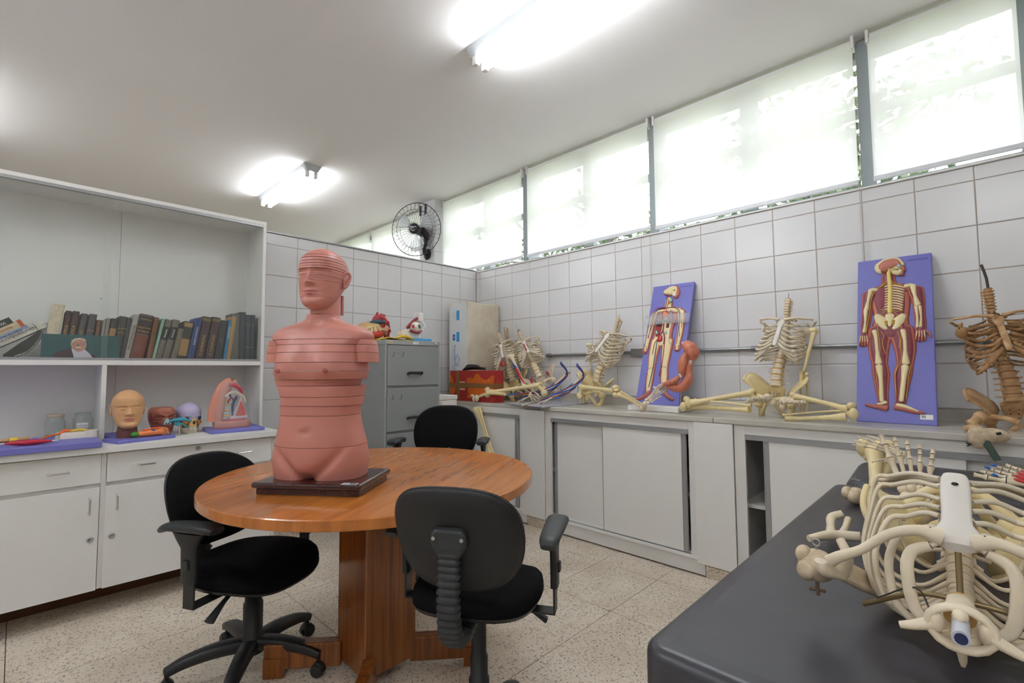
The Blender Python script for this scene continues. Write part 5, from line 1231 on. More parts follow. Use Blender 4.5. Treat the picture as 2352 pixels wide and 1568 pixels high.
        for i in range(8):
            u = i / 7; row = []
            for j in range(9):
                v = j / 8; a = -.15 + 1.35 * v      # along the crest from back to front
                cx = .045 + .085 * math.sin(v * PI * .62) + .012 * v; cyy = -.070 + .135 * v; cz = .005 + .062 * math.sin(v * PI * .92) - .018 * v
                bx, by, bz_ = .062 + .020 * v, -.03 + .055 * v, -.055 - .005 * v
                p = V((bx, by, bz_)).lerp(V((cx, cyy, cz)), u); p.x += -.016 * math.sin(u * PI) * (1 - .4 * v); row.append(V((s * p.x, p.y, p.z)))
            g.append(row)
        m = MB().sheet(g, [.016, .012, .008, .006, .0055, .006, .008, .011])
        m.tube([V((s * (.045 + .085 * math.sin(v * PI * .62) + .012 * v), -.070 + .135 * v, .005 + .062 * math.sin(v * PI * .92) - .018 * v)) for v in [k / 10 for k in range(11)]], .0065, 8, sub=2)
        m.ell((s * .083, .005, -.068), (.027, .028, .027), 14, 10)
        m.tube(f([(.078, -.018, -.07), (.070, -.034, -.105), (.062, -.030, -.138), (.052, -.008, -.142), (.032, .030, -.115), (.012, .062, -.098)]), [.016, .014, .016, .011, .008, .011], 10, sub=4)
        m.tube(f([(.075, .022, -.062), (.045, .058, -.070), (.012, .066, -.088)]), [.014, .009, .013], 10, sub=4)
        BM['hip%d' % s] = m.mesh('hip_bone', bone_y)
    m = MB()
    rings = [superring(.052 * w, .016 * d + .004, 20, 2.4, -z, 0, y) for w, d, z, y in ((.55, 1.2, -.006, .012), (1.0, 1.3, .004, -.002), (.95, 1.2, .02, -.022), (.78, 1.0, .045, -.042), (.55, .8, .075, -.055), (.32, .5, .10, -.052), (.14, .2, .118, -.038))]
    m.loft(rings)
    BM['sacrum'] = m.mesh('sacrum', bone_y)
    m = MB()
    for k in range(4):
        for s in (-1, 1): m.ell((s * (.019 - .002 * k), -.008 - .011 * k, -.018 - .021 * k), (.0035, .004, .0035), 8, 6)
    BM['holes'] = m.mesh('sacral_hole', dark)
    m = MB()
    m.ell((0, 0, 0), (.023, .023, .023), 14, 10).tube([(.006, 0, -.004), (.03, 0, -.022), (.05, 0, -.04)], [.014, .013, .018], 10, sub=3)
    m.ell((.060, -.004, -.026), (.013, .017, .020), 10, 8)
    m.tube([(.052, 0, -.03), (.046, .006, -.10), (.034, .012, -.22), (.022, .006, -.33), (.018, 0, -.395)], [.019, .0135, .012, .015, (.026, .022)], 12, sub=4)
    for dx in (-.019, .019): m.ell((.018 + dx, -.008, -.405), (.018, .028, .021), 12, 8)
    m.ell((.018, .014, -.395), (.026, .014, .018), 12, 8)
    BM['femur'] = m.mesh('femur', bone_y)
    m = MB().tube([(0, 0, 0), (0, 0, -.02), (0, .008, -.10), (0, .004, -.25), (.002, 0, -.335), (.004, 0, -.352)], [(.035, .026), (.030, .022), (.013, .014), (.0105, .011), (.016, .015), (.020, .016)], 12, sub=4)
    m.tube([(.034, -.012, -.02), (.033, -.012, -.05), (.030, -.012, -.2), (.024, -.006, -.33), (.024, -.004, -.365)], [.010, .0055, .005, .006, .009], 8, sub=4)
    BM['shin'] = m.mesh('shin_bones', bone_y)
    m = MB().ell((0, 0, 0), (.020, .011, .022), 12, 8); BM['patella'] = m.mesh('patella', bone_y)
    m = MB().ell((0, 0, -.006), (.022, .022, .021), 14, 10).ell((.016, .008, -.008), (.011, .013, .016), 8, 6)
    m.tube([(.005, 0, -.012), (.006, 0, -.05), (.0, .004, -.15), (0, 0, -.25), (0, 0, -.285)], [.017, .012, .0095, (.013, .009), (.026, .009)], 12, sub=4)
    m.ell((-.012, 0, -.295), (.012, .012, .012), 10, 8).ell((.014, 0, -.294), (.011, .011, .012), 10, 8)
    BM['humerus'] = m.mesh('humerus', bone)
    m = MB().tube([(-.010, -.010, .015), (-.010, -.004, -.01), (-.014, 0, -.10), (-.012, 0, -.22), (-.012, 0, -.242)], [.011, .010, .006, .0045, .006], 8, sub=4)
    m.tube([(.012, .006, -.004), (.012, .006, -.022), (.017, .004, -.10), (.013, .004, -.21), (.010, .002, -.240)], [.010, .0065, .006, .0075, (.014, .009)], 8, sub=4)
    BM['forearm'] = m.mesh('forearm_bones', bone)
    # foot: heel at origin, toes along +Y, sole at -Z
    m = MB().ell((0, .0, .012), (.017, .034, .020), 12, 8).ell((0, .040, .030), (.020, .026, .018), 12, 8)
    for x, y, z, r_ in ((-.015, .072, .026, .014), (.012, .066, .022, .015), (-.020, .092, .022, .011), (-.005, .094, .022, .010), (.010, .092, .019, .010)): m.ell((x, y, z), (r_, r_ * 1.1, r_), 10, 7)
    for k in range(5):
        x0, x1 = -.022 + .011 * k, -.034 + .0175 * k; L = (.058, .066, .064, .060, .056)[k]; th = (.0075, .0055, .005, .005, .0055)[k]
        a_, b_ = V((x0, .104 - .004 * k, .020 - .002 * k)), V((x1, .104 - .004 * k + L, .010))
        m.tube([a_, a_.lerp(b_, .25), a_.lerp(b_, .75), b_], [th * 1.35, th * .8, th * .8, th * 1.4], 8, sub=2)
        dv = (b_ - a_).normalized(); dv.z = -.05; c = b_ + dv * .003
        for q, Lq in enumerate(((.030, .024) if k == 0 else (.022 - .002 * k, .011, .010))):
            e = c + dv * Lq; m.tube([c, c.lerp(e, .3), c.lerp(e, .75), e], [th * 1.15, th * .7, th * .7, th * .95], 8, sub=2); c = e + dv * .002
    BM['foot'] = m.mesh('foot_bones', bone)
    m = MB()
    for x, y in ((-.012, .008), (0, .006), (.011, .009), (-.014, .02), (-.003, .02), (.008, .021)): m.ell((x, y, 0), (.0075, .0075, .007), 8, 6)
    for k in range(5):
        a_ = V((-.016 + .008 * k, .028, 0)); an = (-.30, -.12, 0, .13, .28)[k]
        if k == 0: a_ = V((-.022, .014, .004)); an = -.75
        dv = V((math.sin(an), math.cos(an), -.04)); c = a_
        for q, Lq in enumerate(((.042, .028, .022) if k == 0 else ((.060, .038, .024, .016) if k < 4 else (.052, .030, .018, .014)))):
            e = c + dv * Lq; r_ = .0048 - .0006 * q; m.tube([c, c.lerp(e, .25), c.lerp(e, .75), e], [r_ * 1.4, r_ * .8, r_ * .75, r_ * 1.25], 7, sub=2); c = e + dv * .0015; dv = (dv + V((0, 0, -.10))).normalized()
    BM['hand'] = m.mesh('hand_bones', bone)
kit()
def along(p, q, side=(1, 0, 0), s=1, k=1.2):
    """matrix putting local -Z along p->q with local X near side"""
    p, q = V(p), V(q); z = (p - q).normalized(); x = V(side) - z * z.dot(V(side)); x.normalize(); y = z.cross(x)
    return T(p) @ Matrix((x, y, z)).transposed().to_4x4() @ Matrix.Diagonal((s * k, s * k, s, 1))
def skeleton(lb, O, top, face, scale, mb, my, loose=0, skip=(), rib_mats=None, group=None, stern_m=None, rod=None, disc=None, cmat=None, hipk=1.3, scr=0, big=1.18, sw=.72):
    U = (V(top) - V(O)).normalized(); Y = V(face) - U * U.dot(V(face)); Y.normalize(); X = Y.cross(U)
    M = T(O) @ Matrix((X, Y, U)).transposed().to_4x4() @ Matrix.Scale(scale, 4)
    r = bpy.data.objects.new('skeleton', None); COL.objects.link(r); r.empty_display_size = .1; r.matrix_world = M; WORLD[r.name] = M.copy()
    tag(r, lb, 'skeleton', group); q = random.Random(len(lb))
    for i, (k, z) in enumerate(VSEQ):
        if k == 'C' and 'neck' in skip: continue
        dy = (spine_y(z + .01) - spine_y(z - .01)) / .02
        sc = (1.2 - .035 * i if k == 'L' else 1.12 - .022 * (i - 5) if k == 'T' else 1.0 + .03 * (i - 20))
        inst(BM['v' + k], 'vertebra', r, T((q.uniform(-.001, .001), spine_y(z), z)) @ RX(-math.atan(dy)) @ RZ(q.uniform(-.05, .05)) @ Matrix.Diagonal((sc * big * (1.12 if k == 'C' else 1), sc * big * (1.12 if k == 'C' else 1), sc, 1)), [mb, disc or disc_m])
    if 'ribs' not in skip:
        for i in range(1, 13):
            for s in (-1, 1):
                J = Matrix.Rotation(q.uniform(-loose, loose), 4, 'X') @ Matrix.Rotation(q.uniform(-loose, loose) * .5, 4, 'Y') if loose else Matrix()
                rm = (rib_mats or {}).get((i, s), mb)
                inst(BM['r%d%d' % (i, s)], 'rib', r, J, rm)
                if i <= 10: inst(BM['c%d%d' % (i, s)], 'costal_cartilage', r, J, cmat or cart)
        inst(BM['sternum'], 'sternum', r, Matrix.Diagonal((sw, 1, 1, 1)), stern_m or sternum_m)
    for s in (-1, 1):
        if 'clav%d' % s not in skip: inst(BM['clav%d' % s], 'clavicle', r, Matrix(), mb)
        if 'scap%d' % s not in skip: inst(BM[('scapB%d' if scr else 'scap%d') % s], 'scapula', r, Matrix(), mb)
        if 'hip%d' % s not in skip: inst(BM['hip%d' % s], 'hip_bone', r, Matrix.Scale(hipk, 4), my)
    if 'pelvis' not in skip:
        inst(BM['sacrum'], 'sacrum', r, Matrix(), my); inst(BM['holes'], 'sacral_hole', r, Matrix())
    if rod:
        MB().tube([(0, .03, .58), rod], .0045, 8).build('steel_rod', steel, r)
    return r
def wpart(root, mesh, name, X, mats=None):
    o = inst(mesh, name, root, WORLD[root.name].inverted() @ X, mats); return o
def wbuild(root, mb_, name, mat): return mb_.build(name, mat, root, world=True)
def facing(deg): a = math.radians(deg); return V((math.cos(a), math.sin(a), 0))
# ================================================================ skeletons on the counter
CZ = .9185
# sitting skeleton with one arm, in the middle right
O = W(1784, 888, 0, 3.10); TOP = W(1813, 690, 0, 3.25)
S4 = skeleton('sitting cream skeleton with one hanging arm and folded legs, between the two blue panels', O, TOP, facing(177), .9, bone, bone_y, .02, rod=(0, .03, .64), group=None)
hL = WORLD[S4.name] @ V((-.085, .0, -.07)); hR = WORLD[S4.name] @ V((.085, 0, -.07))
kneeR = W(1578, 933, 0, 2.93); kneeL = W(1958, 949, 0, 2.88)
hR2 = W(1742, 925, 0, 3.04); hL2 = W(1815, 930, 0, 3.02)
for h, k, sx in ((hR2, kneeR, (0, 0, 1)), (hL2, kneeL, (0, 0, 1))):
    d = k - h; wpart(S4, BM['femur'], 'femur', along(h, h + d, (0, 0, -1) if False else (0, 0, 1), d.length / .405), bone_y)
    cnd = MB().ell(k + V((-.03, 0, .0)) + d.normalized() * .01, (.018, .022, .03), 12, 8); wbuild(S4, cnd, 'knee_condyle', bone_y)
    wbuild(S4, MB().tube([k + V((-.02, 0, -.03)), k + V((-.02, 0, .04))], .0035, 8), 'knee_bolt', steel)
for k, e in ((kneeR + V((.05, -.02, 0)), W(1725, 942, 0, 2.93)), (kneeL + V((.02, .03, -.02)), W(1800, 962, 0, 2.85))):
    d = e - k; wpart(S4, BM['shin'], 'shin_bones', along(k, e, (0, 0, 1), d.length / .36), bone_y)
for c, dv in ((W(1765, 940, 0, 2.88), V((-.75, .55, -.05))), (W(1790, 950, 0, 2.84), V((-.75, -.45, -.1)))):
    F = frame(V((.25, .1, .9)), dv); wpart(S4, BM['foot'], 'foot_bones', T(c + V((.08, 0, .02))) @ F @ Matrix.Diagonal((1.15, .72, 1.3, 1)), bone)
sh = W(1868, 757, 0, 3.16); el = W(1846, 858, 0, 3.10); wr_ = W(1846, 945, 0, 3.12)
d = el - sh; wpart(S4, BM['humerus'], 'humerus', along(sh, el, (0, -1, 0), d.length / .295), bone_y)
wpart(S4, BM['forearm'], 'forearm_bones', along(el, wr_, (0, -1, 0), .9), bone_y)
for a in range(4):
    p = W(1905 + 6 * a, 941, 0, 3.2); wbuild(S4, MB().tube([p, p + V((.01, -.015 + .004 * a, .018)), p + V((.02, -.03, .030))], .0022, 5), 'finger_bone', bone)
wbuild(S4, MB().tube([W(1783, 925, 0, 3.09), W(1785, 902, 0, 3.09)], .004, 8), 'support_pin', steel)
# leaning skeleton with bent leg, left of the small blue panel
O = W(1371, 878, 0, 3.13); TOP = W(1423, 737, 0, 3.27)
S3 = skeleton('tilted cream skeleton with a bent leg, left of the panel showing red and blue vessels', O, TOP, facing(172), .88, bone, bone_y, .02, rod=(0, .03, .63))
hip = W(1332, 908, 0, 3.02); kn = W(1418, 905, 0, 2.92); ft = W(1478, 936, 0, 2.86)
wpart(S3, BM['femur'], 'femur', along(hip, kn, (0, .3, 1), (kn - hip).length / .405), bone_y)
wbuild(S3, MB().ell(kn + V((-.02, 0, .028)), (.02, .026, .012), 12, 8), 'patella', bone_y)
wpart(S3, BM['shin'], 'shin_bones', along(kn + V((0, -.02, 0)), ft, (0, 0, 1), (ft - kn).length / .36), bone_y)
fd = (W(1535, 893, 0, 2.92) - ft); wpart(S3, BM['foot'], 'foot_bones', T(ft + V((0, 0, -.005))) @ frame(V((-.85, .2, .3)), fd) @ Matrix.Scale(.82, 4), bone)
hb = W(1352, 790, 0, 3.2); wpart(S3, BM['humerus'], 'humerus', along(hb, hb + V((.03, .0, -.26)), (0, -1, 0), .88), bone)
# painted skeleton in the left group
O = W(1240, 868, 0, 3.14); TOP = W(1184, 745, 0, 3.24)
rm = {(i, -1): (red if i % 2 else blue) for i in (3, 4, 6)}; rm = {}
SR = skeleton('skeleton with a red striped breastbone, leaning left in the corner group', O, TOP, facing(222), .86, bone, bone, .03, rib_mats=rm, rod=(.005, .03, .70), group=None)
for t0, t1 in ((.2, .5), (.55, .85)): MB().tube([stern(t0) + V((.006, .0125, 0)), stern(t1) + V((.006, .0125, 0))], [(.006, .002)] * 2, 8, up=(0, 1, 0)).build('red_stripe', red, SR)
for i, s, c in ((3, -1, red), (4, -1, redd), (5, -1, blue), (6, -1, red), (7, -1, redd), (8, 1, redd), (7, 1, red)):
    P, Cc = rib_paths(i, s); pp = crom(P, 5); a = len(pp) * 4 // 6
    MB().tube([p * 1.0 + V((0, .0018, .001)) for p in pp[a:a + 6]], [(.0036, .0068)] * 2, 8, up=(0, 0, 1)).build('paint_mark', c, SR)
for s, c in ((1, red), (-1, redd)):
    MB().ell((s * .088, .030, -.005), (.020, .004, .030), 14, 10, R=Matrix.Rotation(-s * .9, 3, 'Z')).build('muscle_patch', c, SR)
wire = MB().tube([(-.012, .03, .60), (.012, .045, .605), (.012, .02, .612), (-.012, .02, .615), (-.01, .045, .62), (.01, .04, .625)], .003, 6, sub=4); wire.build('wire_tie', pm('rust_wire', '#6d4434', .6), SR)
hp = W(1172, 818, 0, 3.02); he = W(1207, 890, 0, 2.98)
wpart(SR, BM['humerus'], 'humerus', along(hp, he, (0, -1, 0), (he - hp).length / .295), bone)
for u0, u1, c in ((.12, .40, blue), (.42, .9, red)): wbuild(SR, MB().tube([hp.lerp(he, u0) + V((-.004, -.004, 0)), hp.lerp(he, (u0 + u1) / 2) + V((-.004, -.004, 0)), hp.lerp(he, u1) + V((-.004, -.004, 0))], [.0115, .0105, .0125], 10), 'muscle_origin', c)
wpart(SR, BM['forearm'], 'forearm_bones', along(he, W(1252, 922, 0, 2.92), (0, 0, 1), .8), bone)
hd = W(1215, 905, 0, 2.93); wpart(SR, BM['hand'], 'hand_bones', T(hd) @ frame(V((-.8, .2, .5)), V((.1, -.9, -.4))) @ Matrix.Scale(.9, 4), bone)
for a, b in ((W(1208, 890, 0, 2.95), W(1235, 912, 0, 2.95)),): wbuild(SR, MB().tube([a, b], .006, 7), 'muscle_origin', redd)
lk = W(1120, 907, 0, 2.79); lh = W(1250, 902, 0, 2.98)
wpart(SR, BM['femur'], 'femur', along(lh, lk, (0, 0, 1), (lk - lh).length / .405, 1.0), bone_y)
for u, c in ((.25, redd), (.4, blue)): 
    a = lh.lerp(lk, u); wbuild(SR, MB().tube([a + V((-.012, 0, .002)), a.lerp(lk, .35) + V((-.012, 0, -.003))], [(.003, .006)] * 2, 8), 'paint_mark', c)
# plain skeleton left in the group
O = W(1180, 876, 0, 3.10); TOP = W(1141, 752, 0, 3.16)
SP = skeleton('pale skeleton with one red kidney shape, first beside the red carton', O, TOP, facing(212), .84, bone, bone_y, .02, rod=(0, .03, .63))
MB().ell((.035, .105, .195), (.030, .012, .038), 14, 10, R=Matrix.Rotation(.5, 3, 'Y')).build('red_disc', pm('plate_red', '#a8402f', .4), SP)
for k in range(3):
    P, Cc = rib_paths(4 + k, 1); pp = crom(Cc, 4); MB().tube([p + V((0, .003, 0)) for p in pp[2:7]], [(.003, .0055)] * 2, 8, up=(0, 0, 1)).build('paint_mark', pm('paint_slate', '#5d83b8', .4), SP)
k1 = W(1092, 915, 0, 2.765); a1 = W(1128, 1045, 0, 2.70)
wbuild(SP, MB().ell(k1 + V((0, .018, .0)), (.018, .016, .028), 12, 8).ell(k1 + V((-.002, -.022, .004)), (.020, .020, .030), 12, 8).ell(k1 + V((-.01, .03, .025)), (.014, .022, .012), 10, 8), 'knee_condyle', bone)
wpart(SP, BM['shin'], 'shin_bones', along(W(1096, 938, 0, 2.745), a1, (0, -1, 0), (W(1096, 938, 0, 2.745) - a1).length / .36 * 1.0), bone_y)
wbuild(SP, MB().tube([W(1101, 910, 0, 2.78), W(1125, 903, 0, 2.785), W(1160, 905, 0, 2.80)], [.012, .016, .013], 10, sub=3), 'femur', bone_y)
# spine behind the group
O = W(1170, 872, 0, 3.25); TOP = W(1162, 738, 0, 3.30)
SQ = skeleton('skeleton at the back of the corner group, mostly hidden, its neck showing in the middle', O, TOP, facing(200), .84, bone_g, bone_g, .02, skip=('scap1', 'scap-1', 'clav-1', 'clav1'), rod=(0, .03, .62))
# brown skeleton
O = W(2328, 922, 0, 3.10); TOP = W(2268, 677, 0, 3.19)
SB = skeleton('dark brown real looking skeleton with a black rod in its neck, at the right edge', O, TOP, facing(190), .88, bone_b2, bone_b2, .05, rib_mats={(i, s): bone_b for i in range(1, 13) for s in (-1, 1)}, stern_m=bone_b2, disc=pm('disc_brown', '#8a5f33', .6), cmat=bone_b)
MB().tube([(0, .03, .58), (-.005, .03, .66), (.002, .03, .74)], [(.008, .006)] * 3, 8, sub=2, sq=.6).build('steel_rod', pm('rod_black', '#3a332f', .6), SB)
q = random.Random(5)
cr = MB()
for k in range(46):
    sd = 1 if k % 2 else -1; tt = q.uniform(.5, 1.25); e = stern(tt); w_ = (tt - .3) * .07
    p = V((sd * q.uniform(.012, .03 + w_), e.y - q.uniform(0, .02), e.z - q.uniform(-.01, .04) * tt)); cr.ell(p, (q.uniform(.004, .009), q.uniform(.003, .006), q.uniform(.004, .008)), 6, 5)
cr.build('dried_cartilage', bone_b, SB)['kind'] = 'stuff'
p0 = W(2222, 764, 0, 3.03); wbuild(SB, MB().ell(p0 + V((0, .02, .0)), (.02, .022, .026), 12, 8), 'acromion', bone_b)
wbuild(SB, MB().tube([W(2203, 752, 0, 3.02), W(2202, 766, 0, 3.02)], .003, 6), 'bolt', plast)
fh = W(2252, 957, 0, 3.00); fk = W(2250, 1005, 0, 2.86)
wbuild(SB, MB().ell(fh, (.026, .026, .026), 14, 10).tube([fh + V((0, .01, -.005)), W(2238, 968, 0, 2.96), W(2228, 975, 0, 2.95)], [.018, .018, .022], 12, sub=3), 'femur_head', bone_b2)
wbuild(SB, MB().ell(W(2238, 985, 0, 2.765), (.024, .034, .020), 12, 8), 'femur_cut', bone_b2)
wbuild(SB, MB().ell(W(2246, 1004, 0, 2.73), (.03, .034, .045), 14, 10).ell(W(2278, 1000, 0, 2.73), (.03, .055, .030), 14, 10), 'femur_condyle', bone_g)
wbuild(SB, MB().tube([W(2288, 996, 0, 2.70), W(2300, 994, 0, 2.70)], .005, 8), 'bolt', plast)
wbuild(SB, MB().tube([W(2262, 1012, 0, 2.71), W(2276, 1032, 0, 2.71), W(2292, 1058, 0, 2.71)], [(.012, .002)] * 3, 8, up=(-1, 0, 0)), 'hanging_strap', pm('strap_green', '#46574f', .6))
wf_ = MB()
for d in ((.0, .014, .004), (.0, .012, -.008), (.0, -.0, .0)): b_ = W(2230, 1020, 0, 2.71); wf_.tube([b_, b_ + V(d)], .0035, 6)
wbuild(SB, wf_, 'wing_nut', plast)
# ================================================================ vessel arms on a clear stand
t = thing('vessel_arms', 'pair of arm bones wrapped in blue and red vessels on a thin board, amid skeletons', 'model', (2.95, 2.15, CZ))
bp = [W(1158, 927, 2, CZ), W(1246, 936, 2, CZ), W(1350, 927, 2, CZ), W(1270, 920, 2, CZ)]
MB().prism([(p.x, p.y) for p in bp], CZ + .0005, CZ + .007).build('base_board', pm('board_grey', '#b9b9c6', .3), t, world=True)
rb, rr_ = pm('vein_blue', '#2a62c0', .4), pm('artery_red', '#97393c', .4)
def varm(hand, wrist, elbow, mid, tip, rodx):
    pts = [wrist, elbow, mid, tip]; qv = random.Random(int(hand.x * 1000))
    MB().tube([wrist, wrist.lerp(elbow, .5), elbow], [.010, .008, .011], 8, sub=3).build('forearm_bones', bone, t, world=True)
    MB().tube([elbow, elbow.lerp(mid, .5), mid, mid.lerp(tip, .35) + V((.04, -.02, -.01))], [.012, .009, .011, .016], 8, sub=3).build('humerus', bone, t, world=True)
    cp = crom(pts, 6)
    for k in range(6):
        m = rb if k % 2 == 0 else rr_; ph = k * 1.05; P = []
        for i, p in enumerate(cp):
            P.append(p + V((.013 * math.cos(ph + i * .22), .013 * math.sin(ph + i * .3), .013 * math.sin(ph + i * .22))) * (1.2 if i < 8 else .8))
        MB().tube(P, (.0055 if k % 2 == 0 else .0036), 6).build('vein' if k % 2 == 0 else 'artery', m, t, world=True)
    dv = (wrist - elbow).normalized()
    o = inst(BM['hand'], 'hand_bones', t, WORLD[t.name].inverted() @ T(wrist) @ frame(V((-.3, .2, .9)), dv) @ Matrix.Scale(.9, 4))
    for k in range(5):
        e = wrist + dv * .13 + V((qv.uniform(-.03, .03), qv.uniform(-.03, .03), qv.uniform(-.02, .01)))
        MB().tube([wrist, wrist.lerp(e, .5) + V((0, .01, .016)), e], .0026, 5, sub=3).build('vein' if k % 2 else 'artery', rb if k % 2 else rr_, t, world=True)
    MB().tube([W(rodx[0], rodx[1], 2, CZ + .007), W(rodx[0], rodx[1], 2, CZ + .007) + V((0, 0, .14))], .003, 8).build('steel_rod', steel, t, world=True)
varm(W(1200, 922, 0, 2.93), W(1222, 908, 0, 2.96), W(1266, 892, 0, 3.02), W(1302, 858, 0, 3.08), W(1288, 834, 0, 3.0), (1288, 926))
varm(W(1245, 922, 0, 2.90), W(1270, 912, 0, 2.93), W(1310, 892, 0, 3.0), W(1340, 862, 0, 3.06), W(1325, 838, 0, 2.98), (1328, 926))
wbuild(t, MB().tube([W(1198, 932, 2, CZ + .012), W(1215, 926, 2, CZ + .014), W(1238, 920, 2, CZ + .014)], [.0045, .006, .0045], 8, sub=2), 'finger_bone', bone)

# ================================================================ muscle arm on its stand
t = thing('arm_model', 'bent flayed arm model with orange muscles on a white stand before the small panel', 'model', (2.97, 1.53, CZ))
MB().span(2.90, 3.14, 1.36, 1.72, CZ + .0005, CZ + .036).build('stand_base', white_p, t, world=True, bev=.005)
XA = 2.93; A = lambda x, y, o=0: W(1440 + x * .2806, 560 + y * .2806, 0, XA + o)
MB().tube([A(440, 1315), A(440, 1180)], .004, 10).build('steel_rod', steel, t, world=True)
mo = pm('muscle_orange', '#d4886e', .4, col2='#c06c56', scale=22, stretch=(3, 3, .6))
MB().tube([A(470, 815), A(515, 850), A(540, 900), A(525, 960)], [(.030, .026), (.052, .042), (.048, .040), (.016, .016)], 18, sub=5).build('deltoid', mo, t, world=True)
MB().ell(A(490, 812), (.03, .034, .012), 14, 8).build('cut_face', tendon, t, world=True)
MB().tube([A(490, 890, -.02), A(462, 960, -.02), A(452, 1040, -.02), A(440, 1085, -.02)], [.016, .030, .026, .010], 14, sub=4).build('biceps', mo, t, world=True)
MB().tube([A(530, 930), A(505, 1010), A(500, 1090), A(480, 1130)], [.016, .024, .022, .018], 14, sub=4).build('triceps', mo, t, world=True)
MB().tube([A(510, 1030), A(500, 1110), A(450, 1170), A(380, 1175), A(330, 1160)], [.014, .030, .032, .026, .014], 14, sub=4).build('forearm_flexor', mo, t, world=True)
MB().tube([A(440, 1070, -.025), A(400, 1115, -.025), A(350, 1135, -.02), A(300, 1150, -.01)], [.012, .020, .018, .012], 12, sub=4).build('forearm_extensor', mo, t, world=True)
MB().tube([A(436, 1060, -.03), A(440, 1095, -.03)], [.010, .008], 10).build('tendon', tendon, t, world=True); MB().tube([A(525, 950, -.012), A(518, 985, -.01)], [.013, .008], 10).build('tendon', tendon, t, world=True)
MB().tube([A(345, 1145), A(300, 1165), A(262, 1180)], [(.016, .02), (.02, .026), (.018, .022)], 12, sub=3).build('palm', pm('palm_grey', '#b9aeb0', .4), t, world=True)
for k in range(4):
    MB().tube([A(285 + 8 * k, 1172 + 12 * k), A(250 + 6 * k, 1180 + 12 * k), A(215 + 8 * k, 1170 + 13 * k)], [.009, .008, .005], 8, sub=3).build('finger', tendon, t, world=True)
MB().tube([A(330, 1135, -.02), A(300, 1150, -.02), A(285, 1175, -.02)], [.009, .008, .006], 8, sub=3).build('thumb', mo, t, world=True)

# ================================================================ blue relief panels
cream = pm('relief_cream', '#e6d6a8', .4); salmon = pm('relief_salmon', '#b86b5c', .4); mauve = pm('relief_mauve', '#8d4650', .45, col2='#7d3a45', scale=40)
def panel(lb, y_c, x_b, z_b, x_t, z_t, Wd=.318):
    up = V((x_t - x_b, 0, z_t - z_b)); H = up.length; up.normalize(); Y = V((-up.z, 0, up.x)); X = Y.cross(up)
    M = T((x_b, y_c, z_b)) @ Matrix((X, Y, up)).transposed().to_4x4()
    r = bpy.data.objects.new('relief_panel', None); COL.objects.link(r); r.matrix_world = M; WORLD[r.name] = M.copy(); tag(r, lb, 'panel')
    MB().loft([[V((x, y, z)) for x, z in ((-Wd / 2, 0), (Wd / 2, 0), (Wd / 2, H), (-Wd / 2, H))] for y in (-.022, 0)], 0, False).build('board', blueb, r, bev=.004)
    MB().span(-Wd / 2 + .015, -Wd / 2 + .10, .0, .0008, H - .034, H - .026).build('title_groove', pm('groove_blue', '#5c5cab', .5), r)
    return r, H
def grid(c, Wd, H):
    (x0, y0), (x1, y1), (x2, y2), (x3, y3) = c       # TL TR BL BR
    def f(x, y, o=.004):
        u, v = .5, .5
        for _ in range(12):
            px = (x0 * (1 - u) + x1 * u) * (1 - v) + (x2 * (1 - u) + x3 * u) * v; py = (y0 * (1 - u) + y1 * u) * (1 - v) + (y2 * (1 - u) + y3 * u) * v
            w = (x1 - x0) * (1 - v) + (x3 - x2) * v; h = (y2 - y0) * (1 - u) + (y3 - y1) * u; u += (x - px) / w * .9; v += (y - py) / h * .9
        return V(((.5 - u) * Wd, o, (1 - v) * H))
    return f
def flat(r, f, name, mat, pts, rad, o=.004, th=.010, n=12, sub=4):
    P = [f(x, y, o) for x, y in pts]; R_ = [(q * .00062, th) if not isinstance(q, tuple) else q for q in (rad if isinstance(rad, (list, tuple)) else [rad] * len(pts))]
    if len(P) > 1:
        r0, r1 = R_[0], R_[-1]; d0, d1 = (P[0] - P[1]).normalized(), (P[-1] - P[-2]).normalized()
        P = crom(P, sub); R_ = lerp_list(list(R_), len(P))
        P = [P[0] + d0 * r0[0] * k for k in (.62, .5, .28)] + P + [P[-1] + d1 * r1[0] * k for k in (.28, .5, .62)]
        R_ = [(r0[0] * k, r0[1] * k2) for k, k2 in ((.3, .4), (.62, .75), (.88, .95))] + R_ + [(r1[0] * k, r1[1] * k2) for k, k2 in ((.88, .95), (.62, .75), (.3, .4))]
    return MB().tube(P, R_, n, up=(0, 1, 0)).build(name, mat, r)
r, H = panel('large blue panel with raised nervous system figure, right of the sitting skeleton', .306, 3.05, CZ + .0005, 3.328, 1.80)
f = grid([(222, 122), (762, 62), (206, 1270), (782, 1305)], .318, H)
